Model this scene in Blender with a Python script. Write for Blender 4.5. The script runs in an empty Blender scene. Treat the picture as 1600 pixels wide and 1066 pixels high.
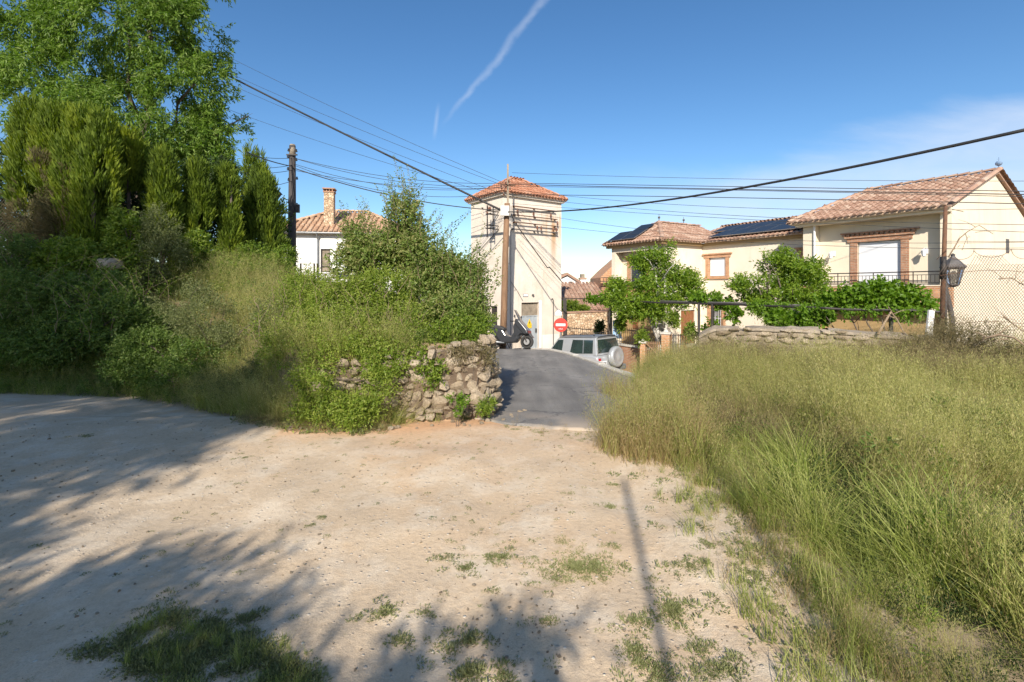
import bpy, math, random
import numpy as np
from mathutils import Vector, Matrix
R = math.radians
random.seed(7)
RNG = np.random.default_rng(7)
scn = bpy.context.scene
COL = scn.collection

# ------------------------------------------------------------------ camera, sky, sun
F = 755.0            # focal length in photograph pixels
HZ = 450.0           # row of the horizon
EYE = 1.6
cam_d = bpy.data.cameras.new('camera'); cam = bpy.data.objects.new('camera', cam_d); COL.objects.link(cam)
cam.location = (0, 0, EYE); cam.rotation_euler = (R(90), 0, 0)
cam_d.sensor_width = 36.0; cam_d.lens = 36.0 * F / 1600.0
cam_d.shift_y = -(533.0 - HZ) / 1600.0
cam_d.clip_start = 0.05; cam_d.clip_end = 6000
scn.camera = cam
SUN_AZ, SUN_EL = 8.0, 31.0       # shadows run 8 degrees right of straight ahead
SHD = (math.sin(R(SUN_AZ)), math.cos(R(SUN_AZ)))
sun_d = bpy.data.lights.new('sun', 'SUN'); sun = bpy.data.objects.new('sun', sun_d); COL.objects.link(sun)
sun_d.energy = 4.6; sun_d.angle = R(0.6); sun_d.color = (1.0, 0.91, 0.78)
sun.location = (-6, -30, 20)
sun.rotation_euler = Vector((SHD[0]*math.cos(R(SUN_EL)), SHD[1]*math.cos(R(SUN_EL)), -math.sin(R(SUN_EL)))).to_track_quat('-Z', 'Y').to_euler()
scn.view_settings.view_transform = 'Standard'; scn.view_settings.look = 'None'
scn.view_settings.exposure = 0.70; scn.view_settings.gamma = 1.0; scn.view_settings.use_curve_mapping = False
scn.cycles.max_bounces = 6; scn.cycles.diffuse_bounces = 3; scn.cycles.transparent_max_bounces = 8
scn.cycles.use_adaptive_sampling = True; scn.cycles.adaptive_threshold = 0.015
scn.cycles.use_denoising = True; scn.cycles.sample_clamp_indirect = 6

def build_world():
    w = bpy.data.worlds.new('World'); scn.world = w; w.use_nodes = True
    nt = w.node_tree; N = nt.nodes; L = nt.links; N.clear()
    def math_(op, a, b=None, c=None, clamp=False):
        n = N.new('ShaderNodeMath'); n.operation = op; n.use_clamp = clamp
        for i, v in enumerate((a, b, c)):
            if v is None: continue
            if isinstance(v, (int, float)): n.inputs[i].default_value = v
            else: L.new(v, n.inputs[i])
        return n.outputs[0]
    def smooth(v, lo, hi):
        n = N.new('ShaderNodeMapRange'); n.interpolation_type = 'SMOOTHSTEP'
        L.new(v, n.inputs['Value']); n.inputs['From Min'].default_value = lo; n.inputs['From Max'].default_value = hi
        return n.outputs['Result']
    out = N.new('ShaderNodeOutputWorld'); bg = N.new('ShaderNodeBackground'); L.new(bg.outputs[0], out.inputs[0])
    sky = N.new('ShaderNodeTexSky'); sky.sky_type = 'NISHITA'; sky.sun_disc = False
    sky.sun_elevation = R(SUN_EL); sky.sun_rotation = R(180 + SUN_AZ)
    sky.air_density = 1.0; sky.dust_density = 0.6; sky.ozone_density = 2.2; sky.altitude = 700
    hsv = N.new('ShaderNodeHueSaturation'); L.new(sky.outputs[0], hsv.inputs['Color'])
    hsv.inputs['Saturation'].default_value = 1.22; hsv.inputs['Value'].default_value = 1.0
    tc = N.new('ShaderNodeTexCoord'); sep = N.new('ShaderNodeSeparateXYZ'); L.new(tc.outputs['Generated'], sep.inputs[0])
    yy = math_('MAXIMUM', sep.outputs[1], 0.05)
    a = math_('DIVIDE', sep.outputs[0], yy); b = math_('DIVIDE', sep.outputs[2], yy)
    cmb = N.new('ShaderNodeCombineXYZ'); L.new(a, cmb.inputs[0]); L.new(b, cmb.inputs[1])
    def noise(scale, detail=4, rough=.6, vec=None, dist=0.0):
        n = N.new('ShaderNodeTexNoise'); n.inputs['Scale'].default_value = scale; n.inputs['Detail'].default_value = detail
        n.inputs['Roughness'].default_value = rough; n.inputs['Distortion'].default_value = dist
        L.new(vec if vec is not None else cmb.outputs[0], n.inputs['Vector']); return n.outputs['Fac']
    n1 = noise(4.0, 3); n2 = noise(14, 5, .7)
    # vapour trail
    wob = math_('MULTIPLY_ADD', n1, .10, -.05); wob2 = math_('MULTIPLY_ADD', n2, .022, -.011)
    ctr = math_('MULTIPLY_ADD', b, .80, -.411); ctr = math_('ADD', ctr, math_('MULTIPLY', wob, .5)); ctr = math_('ADD', ctr, wob2)
    dx = math_('ABSOLUTE', math_('SUBTRACT', a, ctr))
    wid = math_('MULTIPLY_ADD', b, .040, -.004)
    tr = math_('SUBTRACT', 1.0, math_('DIVIDE', dx, wid), clamp=True)
    tr = smooth(tr, 0.0, 1.0)
    tr = math_('MULTIPLY', tr, smooth(b, .325, .40)); tr = math_('MULTIPLY', tr, math_('MULTIPLY_ADD', n2, .9, .05))
    tr = math_('MULTIPLY', tr, math_('GREATER_THAN', sep.outputs[1], .1))
    tr = math_('MULTIPLY', tr, .40)
    # short second streak
    ct2 = math_('MULTIPLY_ADD', b, .12, -.198)
    d2 = math_('ABSOLUTE', math_('SUBTRACT', a, ct2))
    t2 = math_('SUBTRACT', 1.0, math_('DIVIDE', d2, .006), clamp=True)
    t2 = math_('MULTIPLY', t2, math_('MULTIPLY', smooth(b, .300, .335), math_('SUBTRACT', 1.0, smooth(b, .35, .39))))
    t2 = math_('MULTIPLY', t2, .22)
    # soft cirrus to the right
    mp = N.new('ShaderNodeMapping'); mp.inputs['Scale'].default_value = (1.0, 3.2, 1); mp.inputs['Rotation'].default_value = (0, 0, R(-14)); L.new(cmb.outputs[0], mp.inputs[0])
    n3 = noise(1.8, 6, .55, mp.outputs[0], .4); n4 = noise(6, 5, .6, mp.outputs[0], .5)
    edge = math_('MULTIPLY_ADD', math_('MULTIPLY', a, a), .13, .275)
    dd = math_('SUBTRACT', edge, b); dd = math_('ADD', dd, math_('MULTIPLY_ADD', n3, .26, -.13))
    ci = smooth(dd, .0, .10)
    ci = math_('MULTIPLY', ci, smooth(a, .05, .50)); ci = math_('MULTIPLY', ci, math_('MULTIPLY_ADD', n4, .50, .28))
    ci = math_('MULTIPLY', ci, .95)
    tot = math_('ADD', math_('ADD', tr, t2), ci, clamp=True)
    mix = N.new('ShaderNodeMix'); mix.data_type = 'RGBA'; L.new(tot, mix.inputs['Factor'])
    L.new(hsv.outputs[0], mix.inputs[6]); mix.inputs[7].default_value = (5.0, 5.5, 6.4, 1)
    L.new(mix.outputs[2], bg.inputs[0]); bg.inputs[1].default_value = 0.10
build_world()

# ------------------------------------------------------------------ helpers
def P(px, py, D):            # a point of the place seen in the photograph at a column, a row and a distance in metres
    return Vector(((px - 800.0) / F * D, D, EYE - (py - HZ) / F * D))
WPOS = {}
def tag(o, label=None, cat=None, group=None, kind=None):
    if label: o['label'] = label
    if cat: o['category'] = cat
    if group: o['group'] = group
    if kind: o['kind'] = kind
    return o
def empty(name, loc, label=None, cat=None, group=None):
    o = bpy.data.objects.new(name, None); COL.objects.link(o); o.location = loc; o.empty_display_size = .2
    WPOS[o.name] = Vector(loc); return tag(o, label, cat, group)
def adopt(o, parent):
    if parent is not None:
        o.parent = parent
        o.matrix_parent_inverse = Matrix.Translation(-WPOS.get(parent.name, Vector((0, 0, 0))))
    return o
def mesh_np(name, V, Fq, tint=None, mat=None, smooth=False):
    V = np.asarray(V, dtype=np.float32).reshape(-1, 3); Fq = np.asarray(Fq, dtype=np.int32)
    k = Fq.shape[1]; me = bpy.data.meshes.new(name)
    me.vertices.add(len(V)); me.vertices.foreach_set('co', V.ravel())
    me.loops.add(Fq.size); me.loops.foreach_set('vertex_index', Fq.ravel())
    me.polygons.add(len(Fq)); me.polygons.foreach_set('loop_start', np.arange(0, Fq.size, k, dtype=np.int32))
    me.polygons.foreach_set('loop_total', np.full(len(Fq), k, dtype=np.int32))
    me.polygons.foreach_set('use_smooth', np.full(len(Fq), smooth, dtype=bool))
    me.update(calc_edges=True)
    if tint is not None:
        at = me.attributes.new('tint', 'FLOAT', 'FACE'); at.data.foreach_set('value', np.asarray(tint, dtype=np.float32))
    if mat: me.materials.append(mat)
    return me
def obj_of(name, me, parent=None):
    o = bpy.data.objects.new(name, me); COL.objects.link(o); return adopt(o, parent)

class MB:
    """collects shapes, builds them as one mesh"""
    def __init__(s): s.v = []; s.f = []; s.t = []; s.M = None
    def pt(s, p):
        p = Vector(p); return s.M @ p if s.M is not None else p
    def add(s, pts, faces, tint=None):
        b = len(s.v); s.v += [tuple(s.pt(p)) for p in pts]; s.f += [tuple(b + i for i in f) for f in faces]
        s.t += [random.random() if tint is None else tint] * len(faces)
    def box(s, c, d, rz=0, tint=None, taper=1.0):
        x, y, z = d[0]/2, d[1]/2, d[2]/2; ca, sa = math.cos(rz), math.sin(rz); pts = []
        for k in (-1, 1):
            q = 1 if k < 0 else taper
            for i, j in ((-1,-1), (1,-1), (1,1), (-1,1)):
                a, b = i*x*q, j*y*q; pts.append((c[0]+a*ca-b*sa, c[1]+a*sa+b*ca, c[2]+k*z))
        s.add(pts, [(3,2,1,0), (4,5,6,7), (0,1,5,4), (1,2,6,5), (2,3,7,6), (3,0,4,7)], tint)
    def bx(s, x0, x1, y0, y1, z0, z1, tint=None):
        s.box(((x0+x1)/2, (y0+y1)/2, (z0+z1)/2), (x1-x0, y1-y0, z1-z0), 0, tint)
    def prism(s, pts, ext, tint=None):
        n = len(pts); e = Vector(ext); A = [Vector(p) for p in pts]; B = [p + e for p in A]
        s.add(A + B, [tuple(range(n-1, -1, -1)), tuple(range(n, 2*n))] + [(i, (i+1) % n, n+(i+1) % n, n+i) for i in range(n)], tint)
    def tube(s, path, rad, n=8, tint=None):
        path = [Vector(p) for p in path]; m = len(path)
        if not hasattr(rad, '__len__'): rad = [rad]*m
        pts = []; prev = None
        for i, p in enumerate(path):
            t = (path[min(i+1, m-1)] - path[max(i-1, 0)])
            t = t.normalized() if t.length > 1e-9 else Vector((0, 0, 1))
            ref = Vector((0, 0, 1)) if abs(t.z) < .9 else Vector((1, 0, 0))
            a = t.cross(ref).normalized()
            if prev is not None and a.dot(prev) < 0 and False: a = -a
            b = t.cross(a).normalized(); prev = a
            for k in range(n):
                q = 2*math.pi*k/n; pts.append(p + (a*math.cos(q) + b*math.sin(q))*rad[i])
        fs = [(i*n+k, i*n+(k+1) % n, (i+1)*n+(k+1) % n, (i+1)*n+k) for i in range(m-1) for k in range(n)]
        fs += [tuple(range(n-1, -1, -1)), tuple(range((m-1)*n, m*n))]
        s.add(pts, fs, tint)
    def lathe(s, prof, c, axis=(0, 0, 1), n=16, tint=None):
        ax = Vector(axis).normalized(); ref = Vector((1, 0, 0)) if abs(ax.x) < .9 else Vector((0, 1, 0))
        a = ax.cross(ref).normalized(); b = ax.cross(a).normalized(); c = Vector(c); m = len(prof); pts = []
        for r, h in prof:
            for k in range(n):
                q = 2*math.pi*k/n; pts.append(c + ax*h + (a*math.cos(q) + b*math.sin(q))*r)
        fs = [(i*n+k, i*n+(k+1) % n, (i+1)*n+(k+1) % n, (i+1)*n+k) for i in range(m-1) for k in range(n)]
        fs += [tuple(range(n-1, -1, -1)), tuple(range((m-1)*n, m*n))]
        s.add(pts, fs, tint)
    def quad(s, *p, tint=None): s.add(p, [tuple(range(len(p)))], tint)
    def build(s, name, mat, parent=None, smooth=False, bevel=0, fixn=True, seg=2, sub=0):
        me = bpy.data.meshes.new(name); me.from_pydata(s.v, [], s.f); me.update()
        at = me.attributes.new('tint', 'FLOAT', 'FACE'); at.data.foreach_set('value', s.t)
        if fixn:
            import bmesh
            bm = bmesh.new(); bm.from_mesh(me); bmesh.ops.recalc_face_normals(bm, faces=bm.faces); bm.to_mesh(me); bm.free()
        if smooth: me.polygons.foreach_set('use_smooth', [True]*len(me.polygons))
        me.materials.append(mat); o = obj_of(name, me, parent)
        if bevel:
            b = o.modifiers.new('bevel', 'BEVEL'); b.width = bevel; b.segments = seg; b.limit_method = 'ANGLE'; b.angle_limit = R(35)
        if sub:
            b = o.modifiers.new('sub', 'SUBSURF'); b.levels = sub; b.render_levels = sub
        return o

# materials ---------------------------------------------------------
def ramp(nt, fac, stops):
    r = nt.nodes.new('ShaderNodeValToRGB'); e = r.color_ramp.elements
    while len(e) < len(stops): e.new(.5)
    for k, (p, c) in enumerate(stops): e[k].position = p; e[k].color = (*c, 1)
    nt.links.new(fac, r.inputs[0]); return r.outputs[0]
def mixc(nt, f, a, b, mode='MIX'):
    m = nt.nodes.new('ShaderNodeMix'); m.data_type = 'RGBA'; m.blend_type = mode
    for i, v in ((0, f), (6, a), (7, b)):
        if isinstance(v, (int, float)): m.inputs[i].default_value = v
        elif isinstance(v, tuple): m.inputs[i].default_value = (*v, 1)
        else: nt.links.new(v, m.inputs[i])
    return m.outputs[2]
def noise(nt, scale, detail=4, rough=.6, vec=None, out='Fac', dist=0):
    n = nt.nodes.new('ShaderNodeTexNoise'); n.inputs['Scale'].default_value = scale; n.inputs['Detail'].default_value = detail
    n.inputs['Roughness'].default_value = rough; n.inputs['Distortion'].default_value = dist
    if vec is None:
        tc = nt.nodes.new('ShaderNodeTexCoord'); vec = tc.outputs['Object']
    nt.links.new(vec, n.inputs['Vector']); return n.outputs[out]
def newmat(name):
    m = bpy.data.materials.new(name); m.use_nodes = True; nt = m.node_tree
    return m, nt, nt.nodes['Principled BSDF']
def add_bump(nt, bs, h, strength, dist=.01):
    b = nt.nodes.new('ShaderNodeBump'); b.inputs['Strength'].default_value = strength; b.inputs['Distance'].default_value = dist
    nt.links.new(h, b.inputs['Height']); nt.links.new(b.outputs[0], bs.inputs['Normal'])
def mat(name, c1, c2=None, scale=6, rough=.75, bump=.3, metal=0, tint=.0, dist=.01, bscale=None, tcol=None, stretch=None, grime=None, coat=0):
    m, nt, bs = newmat(name)
    vec = None
    tc = nt.nodes.new('ShaderNodeTexCoord'); vec = tc.outputs['Object']
    if stretch:
        mp = nt.nodes.new('ShaderNodeMapping'); mp.inputs['Scale'].default_value = stretch; nt.links.new(vec, mp.inputs[0]); vec = mp.outputs[0]
    c2 = c2 or tuple(x*.75 for x in c1)
    f = noise(nt, scale, 5, .6, vec)
    col = ramp(nt, f, [(.32, c2), (.68, c1)])
    if tint:
        at = nt.nodes.new('ShaderNodeAttribute'); at.attribute_name = 'tint'
        tc_ = ramp(nt, at.outputs['Fac'], tcol) if tcol else None
        if tc_ is not None: col = mixc(nt, tint, col, tc_)
        else:
            g = nt.nodes.new('ShaderNodeMapRange'); nt.links.new(at.outputs['Fac'], g.inputs[0]); g.inputs[3].default_value = 1-tint; g.inputs[4].default_value = 1+tint
            col = mixc(nt, 1.0, col, g.outputs[0], 'MULTIPLY')
    if grime:
        mp2 = nt.nodes.new('ShaderNodeMapping'); mp2.inputs['Scale'].default_value = (1.6, 1.6, .22); nt.links.new(tc.outputs['Object'], mp2.inputs[0])
        g1 = noise(nt, 2.2, 6, .7, mp2.outputs[0]); g2 = noise(nt, .7, 3, .5, tc.outputs['Object'])
        mr = nt.nodes.new('ShaderNodeMapRange'); nt.links.new(g1, mr.inputs[0]); mr.inputs[1].default_value = .5; mr.inputs[2].default_value = .78; mr.inputs[4].default_value = grime[1]
        mm = nt.nodes.new('ShaderNodeMath'); mm.operation = 'MULTIPLY'; nt.links.new(mr.outputs[0], mm.inputs[0])
        mr2 = nt.nodes.new('ShaderNodeMapRange'); nt.links.new(g2, mr2.inputs[0]); mr2.inputs[1].default_value = .35; mr2.inputs[2].default_value = .6; nt.links.new(mr2.outputs[0], mm.inputs[1])
        col = mixc(nt, mm.outputs[0], col, grime[0])
    nt.links.new(col, bs.inputs['Base Color'])
    bs.inputs['Roughness'].default_value = rough; bs.inputs['Metallic'].default_value = metal
    if coat: bs.inputs['Coat Weight'].default_value = coat; bs.inputs['Coat Roughness'].default_value = .08
    if bump:
        h = noise(nt, bscale or scale*6, 4, .65, vec); add_bump(nt, bs, h, bump, dist)
    return m
def leafmat(name, stops, trans=.35, rough=.5, inst=0.0, spec=.35):
    """leaf colour varies from leaf to leaf (tint attribute) and plant to plant"""
    m, nt, bs = newmat(name)
    at = nt.nodes.new('ShaderNodeAttribute'); at.attribute_name = 'tint'; f = at.outputs['Fac']
    if inst:
        oi = nt.nodes.new('ShaderNodeObjectInfo'); mm = nt.nodes.new('ShaderNodeMath'); mm.operation = 'MULTIPLY_ADD'
        nt.links.new(oi.outputs['Random'], mm.inputs[0]); mm.inputs[1].default_value = inst
        m2 = nt.nodes.new('ShaderNodeMath'); m2.operation = 'MULTIPLY'; nt.links.new(f, m2.inputs[0]); m2.inputs[1].default_value = 1-inst
        nt.links.new(m2.outputs[0], mm.inputs[2]); f = mm.outputs[0]
    n = len(stops); col = ramp(nt, f, [(i/(n-1), c) for i, c in enumerate(stops)])
    nt.links.new(col, bs.inputs['Base Color']); bs.inputs['Roughness'].default_value = rough
    bs.inputs['Specular IOR Level'].default_value = spec
    tr = nt.nodes.new('ShaderNodeBsdfTranslucent'); hs = nt.nodes.new('ShaderNodeHueSaturation'); nt.links.new(col, hs.inputs['Color'])
    hs.inputs['Saturation'].default_value = 1.1; hs.inputs['Value'].default_value = 1.5; nt.links.new(hs.outputs[0], tr.inputs[0])
    mx = nt.nodes.new('ShaderNodeMixShader'); mx.inputs[0].default_value = trans
    nt.links.new(bs.outputs[0], mx.inputs[1]); nt.links.new(tr.outputs[0], mx.inputs[2])
    nt.links.new(mx.outputs[0], nt.nodes['Material Output'].inputs[0]); return m

M = {}
M['plaster'] = mat('aged_cream_plaster', (.70, .63, .555), (.62, .545, .46), 1.3, .9, .25, grime=((.46, .31, .18), .55), bscale=14)
def rust_runs(m):
    # brown runs that the iron crossarms have left on the plaster
    nt = m.node_tree; bs = nt.nodes['Principled BSDF']; old = bs.inputs['Base Color'].links[0].from_socket
    tc = nt.nodes.new('ShaderNodeTexCoord'); sp = nt.nodes.new('ShaderNodeSeparateXYZ'); nt.links.new(tc.outputs['Object'], sp.inputs[0])
    def mr(v, a, b, c=0, d=1):
        x = nt.nodes.new('ShaderNodeMapRange'); x.interpolation_type = 'SMOOTHSTEP'; nt.links.new(v, x.inputs[0]); x.inputs[1].default_value = a; x.inputs[2].default_value = b; x.inputs[3].default_value = c; x.inputs[4].default_value = d; return x.outputs[0]
    def mul(a, b):
        x = nt.nodes.new('ShaderNodeMath'); x.operation = 'MULTIPLY'; nt.links.new(a, x.inputs[0])
        if isinstance(b, float): x.inputs[1].default_value = b
        else: nt.links.new(b, x.inputs[1])
        return x.outputs[0]
    mp = nt.nodes.new('ShaderNodeMapping'); mp.inputs['Scale'].default_value = (7, 7, .5); nt.links.new(tc.outputs['Object'], mp.inputs[0]); n = noise(nt, 1.0, 5, .7, mp.outputs[0])
    run = mul(mul(mr(sp.outputs[0], 1.85, 2.02), mr(sp.outputs[0], 2.25, 2.08)), mul(mr(sp.outputs[2], 2.0, 4.4), mr(sp.outputs[2], 4.9, 4.6)))
    wide = mul(mul(mr(sp.outputs[2], 3.6, 4.6), mr(sp.outputs[2], 5.4, 5.1)), mul(mr(n, .42, .62), mr(sp.outputs[0], -.1, 1.4)))
    c = mixc(nt, mul(run, .75), old, (.42, .24, .11)); c = mixc(nt, mul(wide, .60), c, (.48, .29, .14))
    low = mul(mul(mr(sp.outputs[2], -.2, -1.2), mr(n, .35, .6)), .45); c = mixc(nt, low, c, (.33, .27, .20))
    nt.links.new(c, bs.inputs['Base Color'])
rust_runs(M['plaster'])
M['cream'] = mat('cream_render', (.73, .65, .515), (.67, .585, .45), .8, .85, .2, grime=((.50, .36, .21), .45), bscale=30)
M['cream_pale'] = mat('pale_cream_render', (.74, .67, .56), (.67, .59, .475), .9, .85, .2, bscale=20, grime=((.5, .36, .2), .45))
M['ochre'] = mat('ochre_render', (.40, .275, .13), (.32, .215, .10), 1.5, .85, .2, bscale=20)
M['white_wall'] = mat('whitewash', (.74, .73, .70), (.62, .60, .56), 1.2, .85, .25, bscale=16)
M['white'] = mat('white_paint', (.80, .80, .80), (.74, .74, .74), 3, .5, .05)
TC = [(0, (.20, .125, .09)), (.35, (.31, .205, .15)), (.7, (.39, .28, .21)), (1, (.48, .395, .31))]
M['tile'] = mat('clay_roof_tile', (.44, .25, .17), (.33, .17, .11), 5, .85, .3, tint=.62, tcol=TC)
M['tile_red'] = mat('red_clay_roof_tile', (.50, .19, .10), (.38, .14, .07), 5, .85, .3, tint=.5, tcol=[(0, (.25, .13, .08)), (.6, (.38, .21, .135)), (1, (.46, .34, .25))])
M['tile_pale'] = mat('pale_clay_roof_tile', (.50, .33, .22), (.36, .22, .14), 5, .85, .3, tint=.55, tcol=[(0, (.34, .19, .11)), (.5, (.50, .33, .21)), (1, (.62, .48, .34))])
M['panel'] = mat('solar_glass', (.014, .018, .026), (.02, .025, .034), 3, .45, 0)
M['alu'] = mat('bare_aluminium', (.5, .5, .5), (.4, .4, .4), 8, .4, .05, metal=.8)
M['steel'] = mat('galvanised_steel', (.33, .34, .35), (.25, .26, .27), 8, .5, .1, metal=.6)
M['door_metal'] = mat('grey_metal_door', (.38, .42, .45), (.30, .34, .37), 4, .55, .1, stretch=(1, 1, .3), grime=((.3, .27, .22), .4))
M['rust'] = mat('rusty_iron', (.20, .10, .055), (.10, .055, .035), 12, .85, .3, metal=.2)
M['iron'] = mat('black_iron', (.03, .028, .027), (.05, .04, .035), 14, .6, .2, metal=.3)
M['iron_grey'] = mat('weathered_grey_iron', (.14, .13, .13), (.09, .085, .08), 14, .7, .2, metal=.3)
M['wood'] = mat('weathered_pole_wood', (.27, .16, .09), (.15, .085, .05), 7, .85, .5, stretch=(5, 5, .35))
M['wood_dark'] = mat('near_black_wood', (.035, .032, .032), (.06, .05, .045), 7, .8, .5, stretch=(5, 5, .35))
M['wood_door'] = mat('varnished_door_wood', (.26, .11, .045), (.17, .07, .03), 6, .55, .2, stretch=(4, 4, .4))
M['rubber'] = mat('tyre_rubber', (.025, .025, .025), (.035, .034, .032), 10, .8, .2)
M['cable'] = mat('cable_sheath', (.02, .02, .022), (.03, .03, .03), 10, .6, 0)
M['black_paint'] = mat('dark_grey_paint', (.035, .037, .042), (.03, .032, .036), 10, .28, 0, coat=.5)
M['black_plastic'] = mat('black_plastic', (.022, .022, .024), (.03, .03, .03), 16, .6, .1)
M['grey_metallic'] = mat('silver_grey_paint', (.43, .445, .46), (.40, .415, .43), 5, .36, 0, metal=.35, coat=.4)
M['cladding'] = mat('grey_body_cladding', (.20, .215, .235), (.17, .185, .20), 5, .45, 0, metal=.3)
M['glass_dark'] = mat('tinted_glass', (.025, .045, .042), (.02, .03, .03), 2, .06, 0, coat=1)
M['glass'] = mat('window_glass', (.05, .06, .07), (.03, .04, .05), 2, .08, 0, coat=1)
M['red_lens'] = mat('red_lens', (.45, .02, .03), (.35, .015, .02), 8, .25, 0, coat=.6)
M['sign_red'] = mat('sign_red', (.62, .045, .03), (.55, .04, .03), 5, .4, 0)
M['yellow'] = mat('warning_yellow', (.75, .52, .03), (.65, .45, .03), 5, .5, 0)
M['shutter'] = mat('white_roller_shutter', (.76, .77, .80), (.72, .73, .76), 4, .5, 0)
M['porcelain'] = mat('brown_porcelain', (.22, .10, .06), (.16, .07, .04), 8, .3, 0, coat=.4)
M['blue_cloth'] = mat('blue_white_cloth', (.12, .30, .55), (.65, .72, .78), 9, .8, .2)
M['bark'] = mat('grey_bark', (.17, .13, .10), (.09, .07, .055), 9, .9, .6, stretch=(3, 3, .8), dist=.03)
M['bark_white'] = mat('limewashed_bark', (.62, .60, .56), (.38, .35, .31), 6, .9, .5, dist=.03)
M['dry_stem'] = mat('dry_stem', (.30, .22, .14), (.18, .13, .09), 12, .9, .3)
M['concrete'] = mat('rough_concrete', (.33, .275, .21), (.17, .14, .105), 3.2, .95, .8, dist=.03, bscale=22)
M['kerb'] = mat('pale_kerb_stone', (.58, .55, .49), (.42, .39, .34), 3, .9, .5, bscale=20)
M['soil'] = mat('dark_bank_soil', (.17, .12, .08), (.09, .065, .045), 6, 1, .9, dist=.04, bscale=20)
SC = [(0, (.30, .24, .175)), (.4, (.39, .325, .245)), (.75, (.45, .38, .295)), (1, (.52, .45, .36))]

def brick_mat(name, c1, c2, mortar, bw=.24, bh=.062):
    m, nt, bs = newmat(name); tc = nt.nodes.new('ShaderNodeTexCoord'); sp = nt.nodes.new('ShaderNodeSeparateXYZ'); nt.links.new(tc.outputs['Object'], sp.inputs[0])
    # run the courses along the house's long direction whatever the face
    a = nt.nodes.new('ShaderNodeMath'); a.operation = 'MULTIPLY'; a.inputs[1].default_value = -1.0; nt.links.new(sp.outputs[1], a.inputs[0])
    b = nt.nodes.new('ShaderNodeMath'); b.operation = 'MULTIPLY_ADD'; b.inputs[1].default_value = .62; nt.links.new(sp.outputs[0], b.inputs[0]); nt.links.new(a.outputs[0], b.inputs[2])
    cb = nt.nodes.new('ShaderNodeCombineXYZ'); nt.links.new(b.outputs[0], cb.inputs[0]); nt.links.new(sp.outputs[2], cb.inputs[1])
    br = nt.nodes.new('ShaderNodeTexBrick'); nt.links.new(cb.outputs[0], br.inputs['Vector'])
    br.inputs['Color1'].default_value = (*c1, 1); br.inputs['Color2'].default_value = (*c2, 1); br.inputs['Mortar'].default_value = (*mortar, 1)
    br.inputs['Scale'].default_value = 1; br.inputs['Brick Width'].default_value = bw; br.inputs['Row Height'].default_value = bh; br.inputs['Mortar Size'].default_value = .008
    n = noise(nt, 7, 4, .6, tc.outputs['Object']); col = mixc(nt, 1, br.outputs['Color'], ramp(nt, n, [(.3, (.75, .75, .75)), (.7, (1.1, 1.1, 1.1))]), 'MULTIPLY')
    nt.links.new(col, bs.inputs['Base Color']); bs.inputs['Roughness'].default_value = .9
    add_bump(nt, bs, br.outputs['Fac'], -.5, .01); return m
M['brick'] = brick_mat('brown_face_brick', (.42, .20, .11), (.32, .15, .08), (.40, .33, .26))
M['brick_orange'] = brick_mat('orange_brick', (.52, .26, .12), (.44, .20, .09), (.45, .36, .27))
def stonewall_mat(name):
    m, nt, bs = newmat(name); tc = nt.nodes.new('ShaderNodeTexCoord')
    v = nt.nodes.new('ShaderNodeTexVoronoi'); v.inputs['Scale'].default_value = 7.5; nt.links.new(tc.outputs['Object'], v.inputs['Vector'])
    v2 = nt.nodes.new('ShaderNodeTexVoronoi'); v2.feature = 'DISTANCE_TO_EDGE'; v2.inputs['Scale'].default_value = 7.5; nt.links.new(tc.outputs['Object'], v2.inputs['Vector'])
    sp = nt.nodes.new('ShaderNodeSeparateColor'); nt.links.new(v.outputs['Color'], sp.inputs[0])
    c = ramp(nt, sp.outputs[0], [(0, (.38, .25, .15)), (.5, (.52, .38, .25)), (1, (.60, .48, .35))])
    e = nt.nodes.new('ShaderNodeMapRange'); nt.links.new(v2.outputs['Distance'], e.inputs[0]); e.inputs[2].default_value = .07
    c = mixc(nt, e.outputs[0], (.26, .18, .12), c)
    nt.links.new(c, bs.inputs['Base Color']); bs.inputs['Roughness'].default_value = .95; add_bump(nt, bs, e.outputs[0], .8, .04); return m
M['far_stone'] = stonewall_mat('honey_rubble_masonry')
def stone_mat():
    m, nt, bs = newmat('wall_stone'); oi = nt.nodes.new('ShaderNodeObjectInfo'); tc = nt.nodes.new('ShaderNodeTexCoord')
    c = ramp(nt, oi.outputs['Random'], SC)
    ad = nt.nodes.new('ShaderNodeVectorMath'); ad.operation = 'ADD'; nt.links.new(tc.outputs['Object'], ad.inputs[0]); nt.links.new(oi.outputs['Location'], ad.inputs[1])
    n = noise(nt, 9, 6, .7, ad.outputs[0]); c = mixc(nt, 1, c, ramp(nt, n, [(.3, (.55, .5, .45)), (.6, (1.15, 1.12, 1.05))]), 'MULTIPLY')
    nt.links.new(c, bs.inputs['Base Color']); bs.inputs['Roughness'].default_value = .95
    add_bump(nt, bs, noise(nt, 30, 6, .75, ad.outputs[0]), 1.0, .022); return m
M['stone'] = stone_mat()

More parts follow.
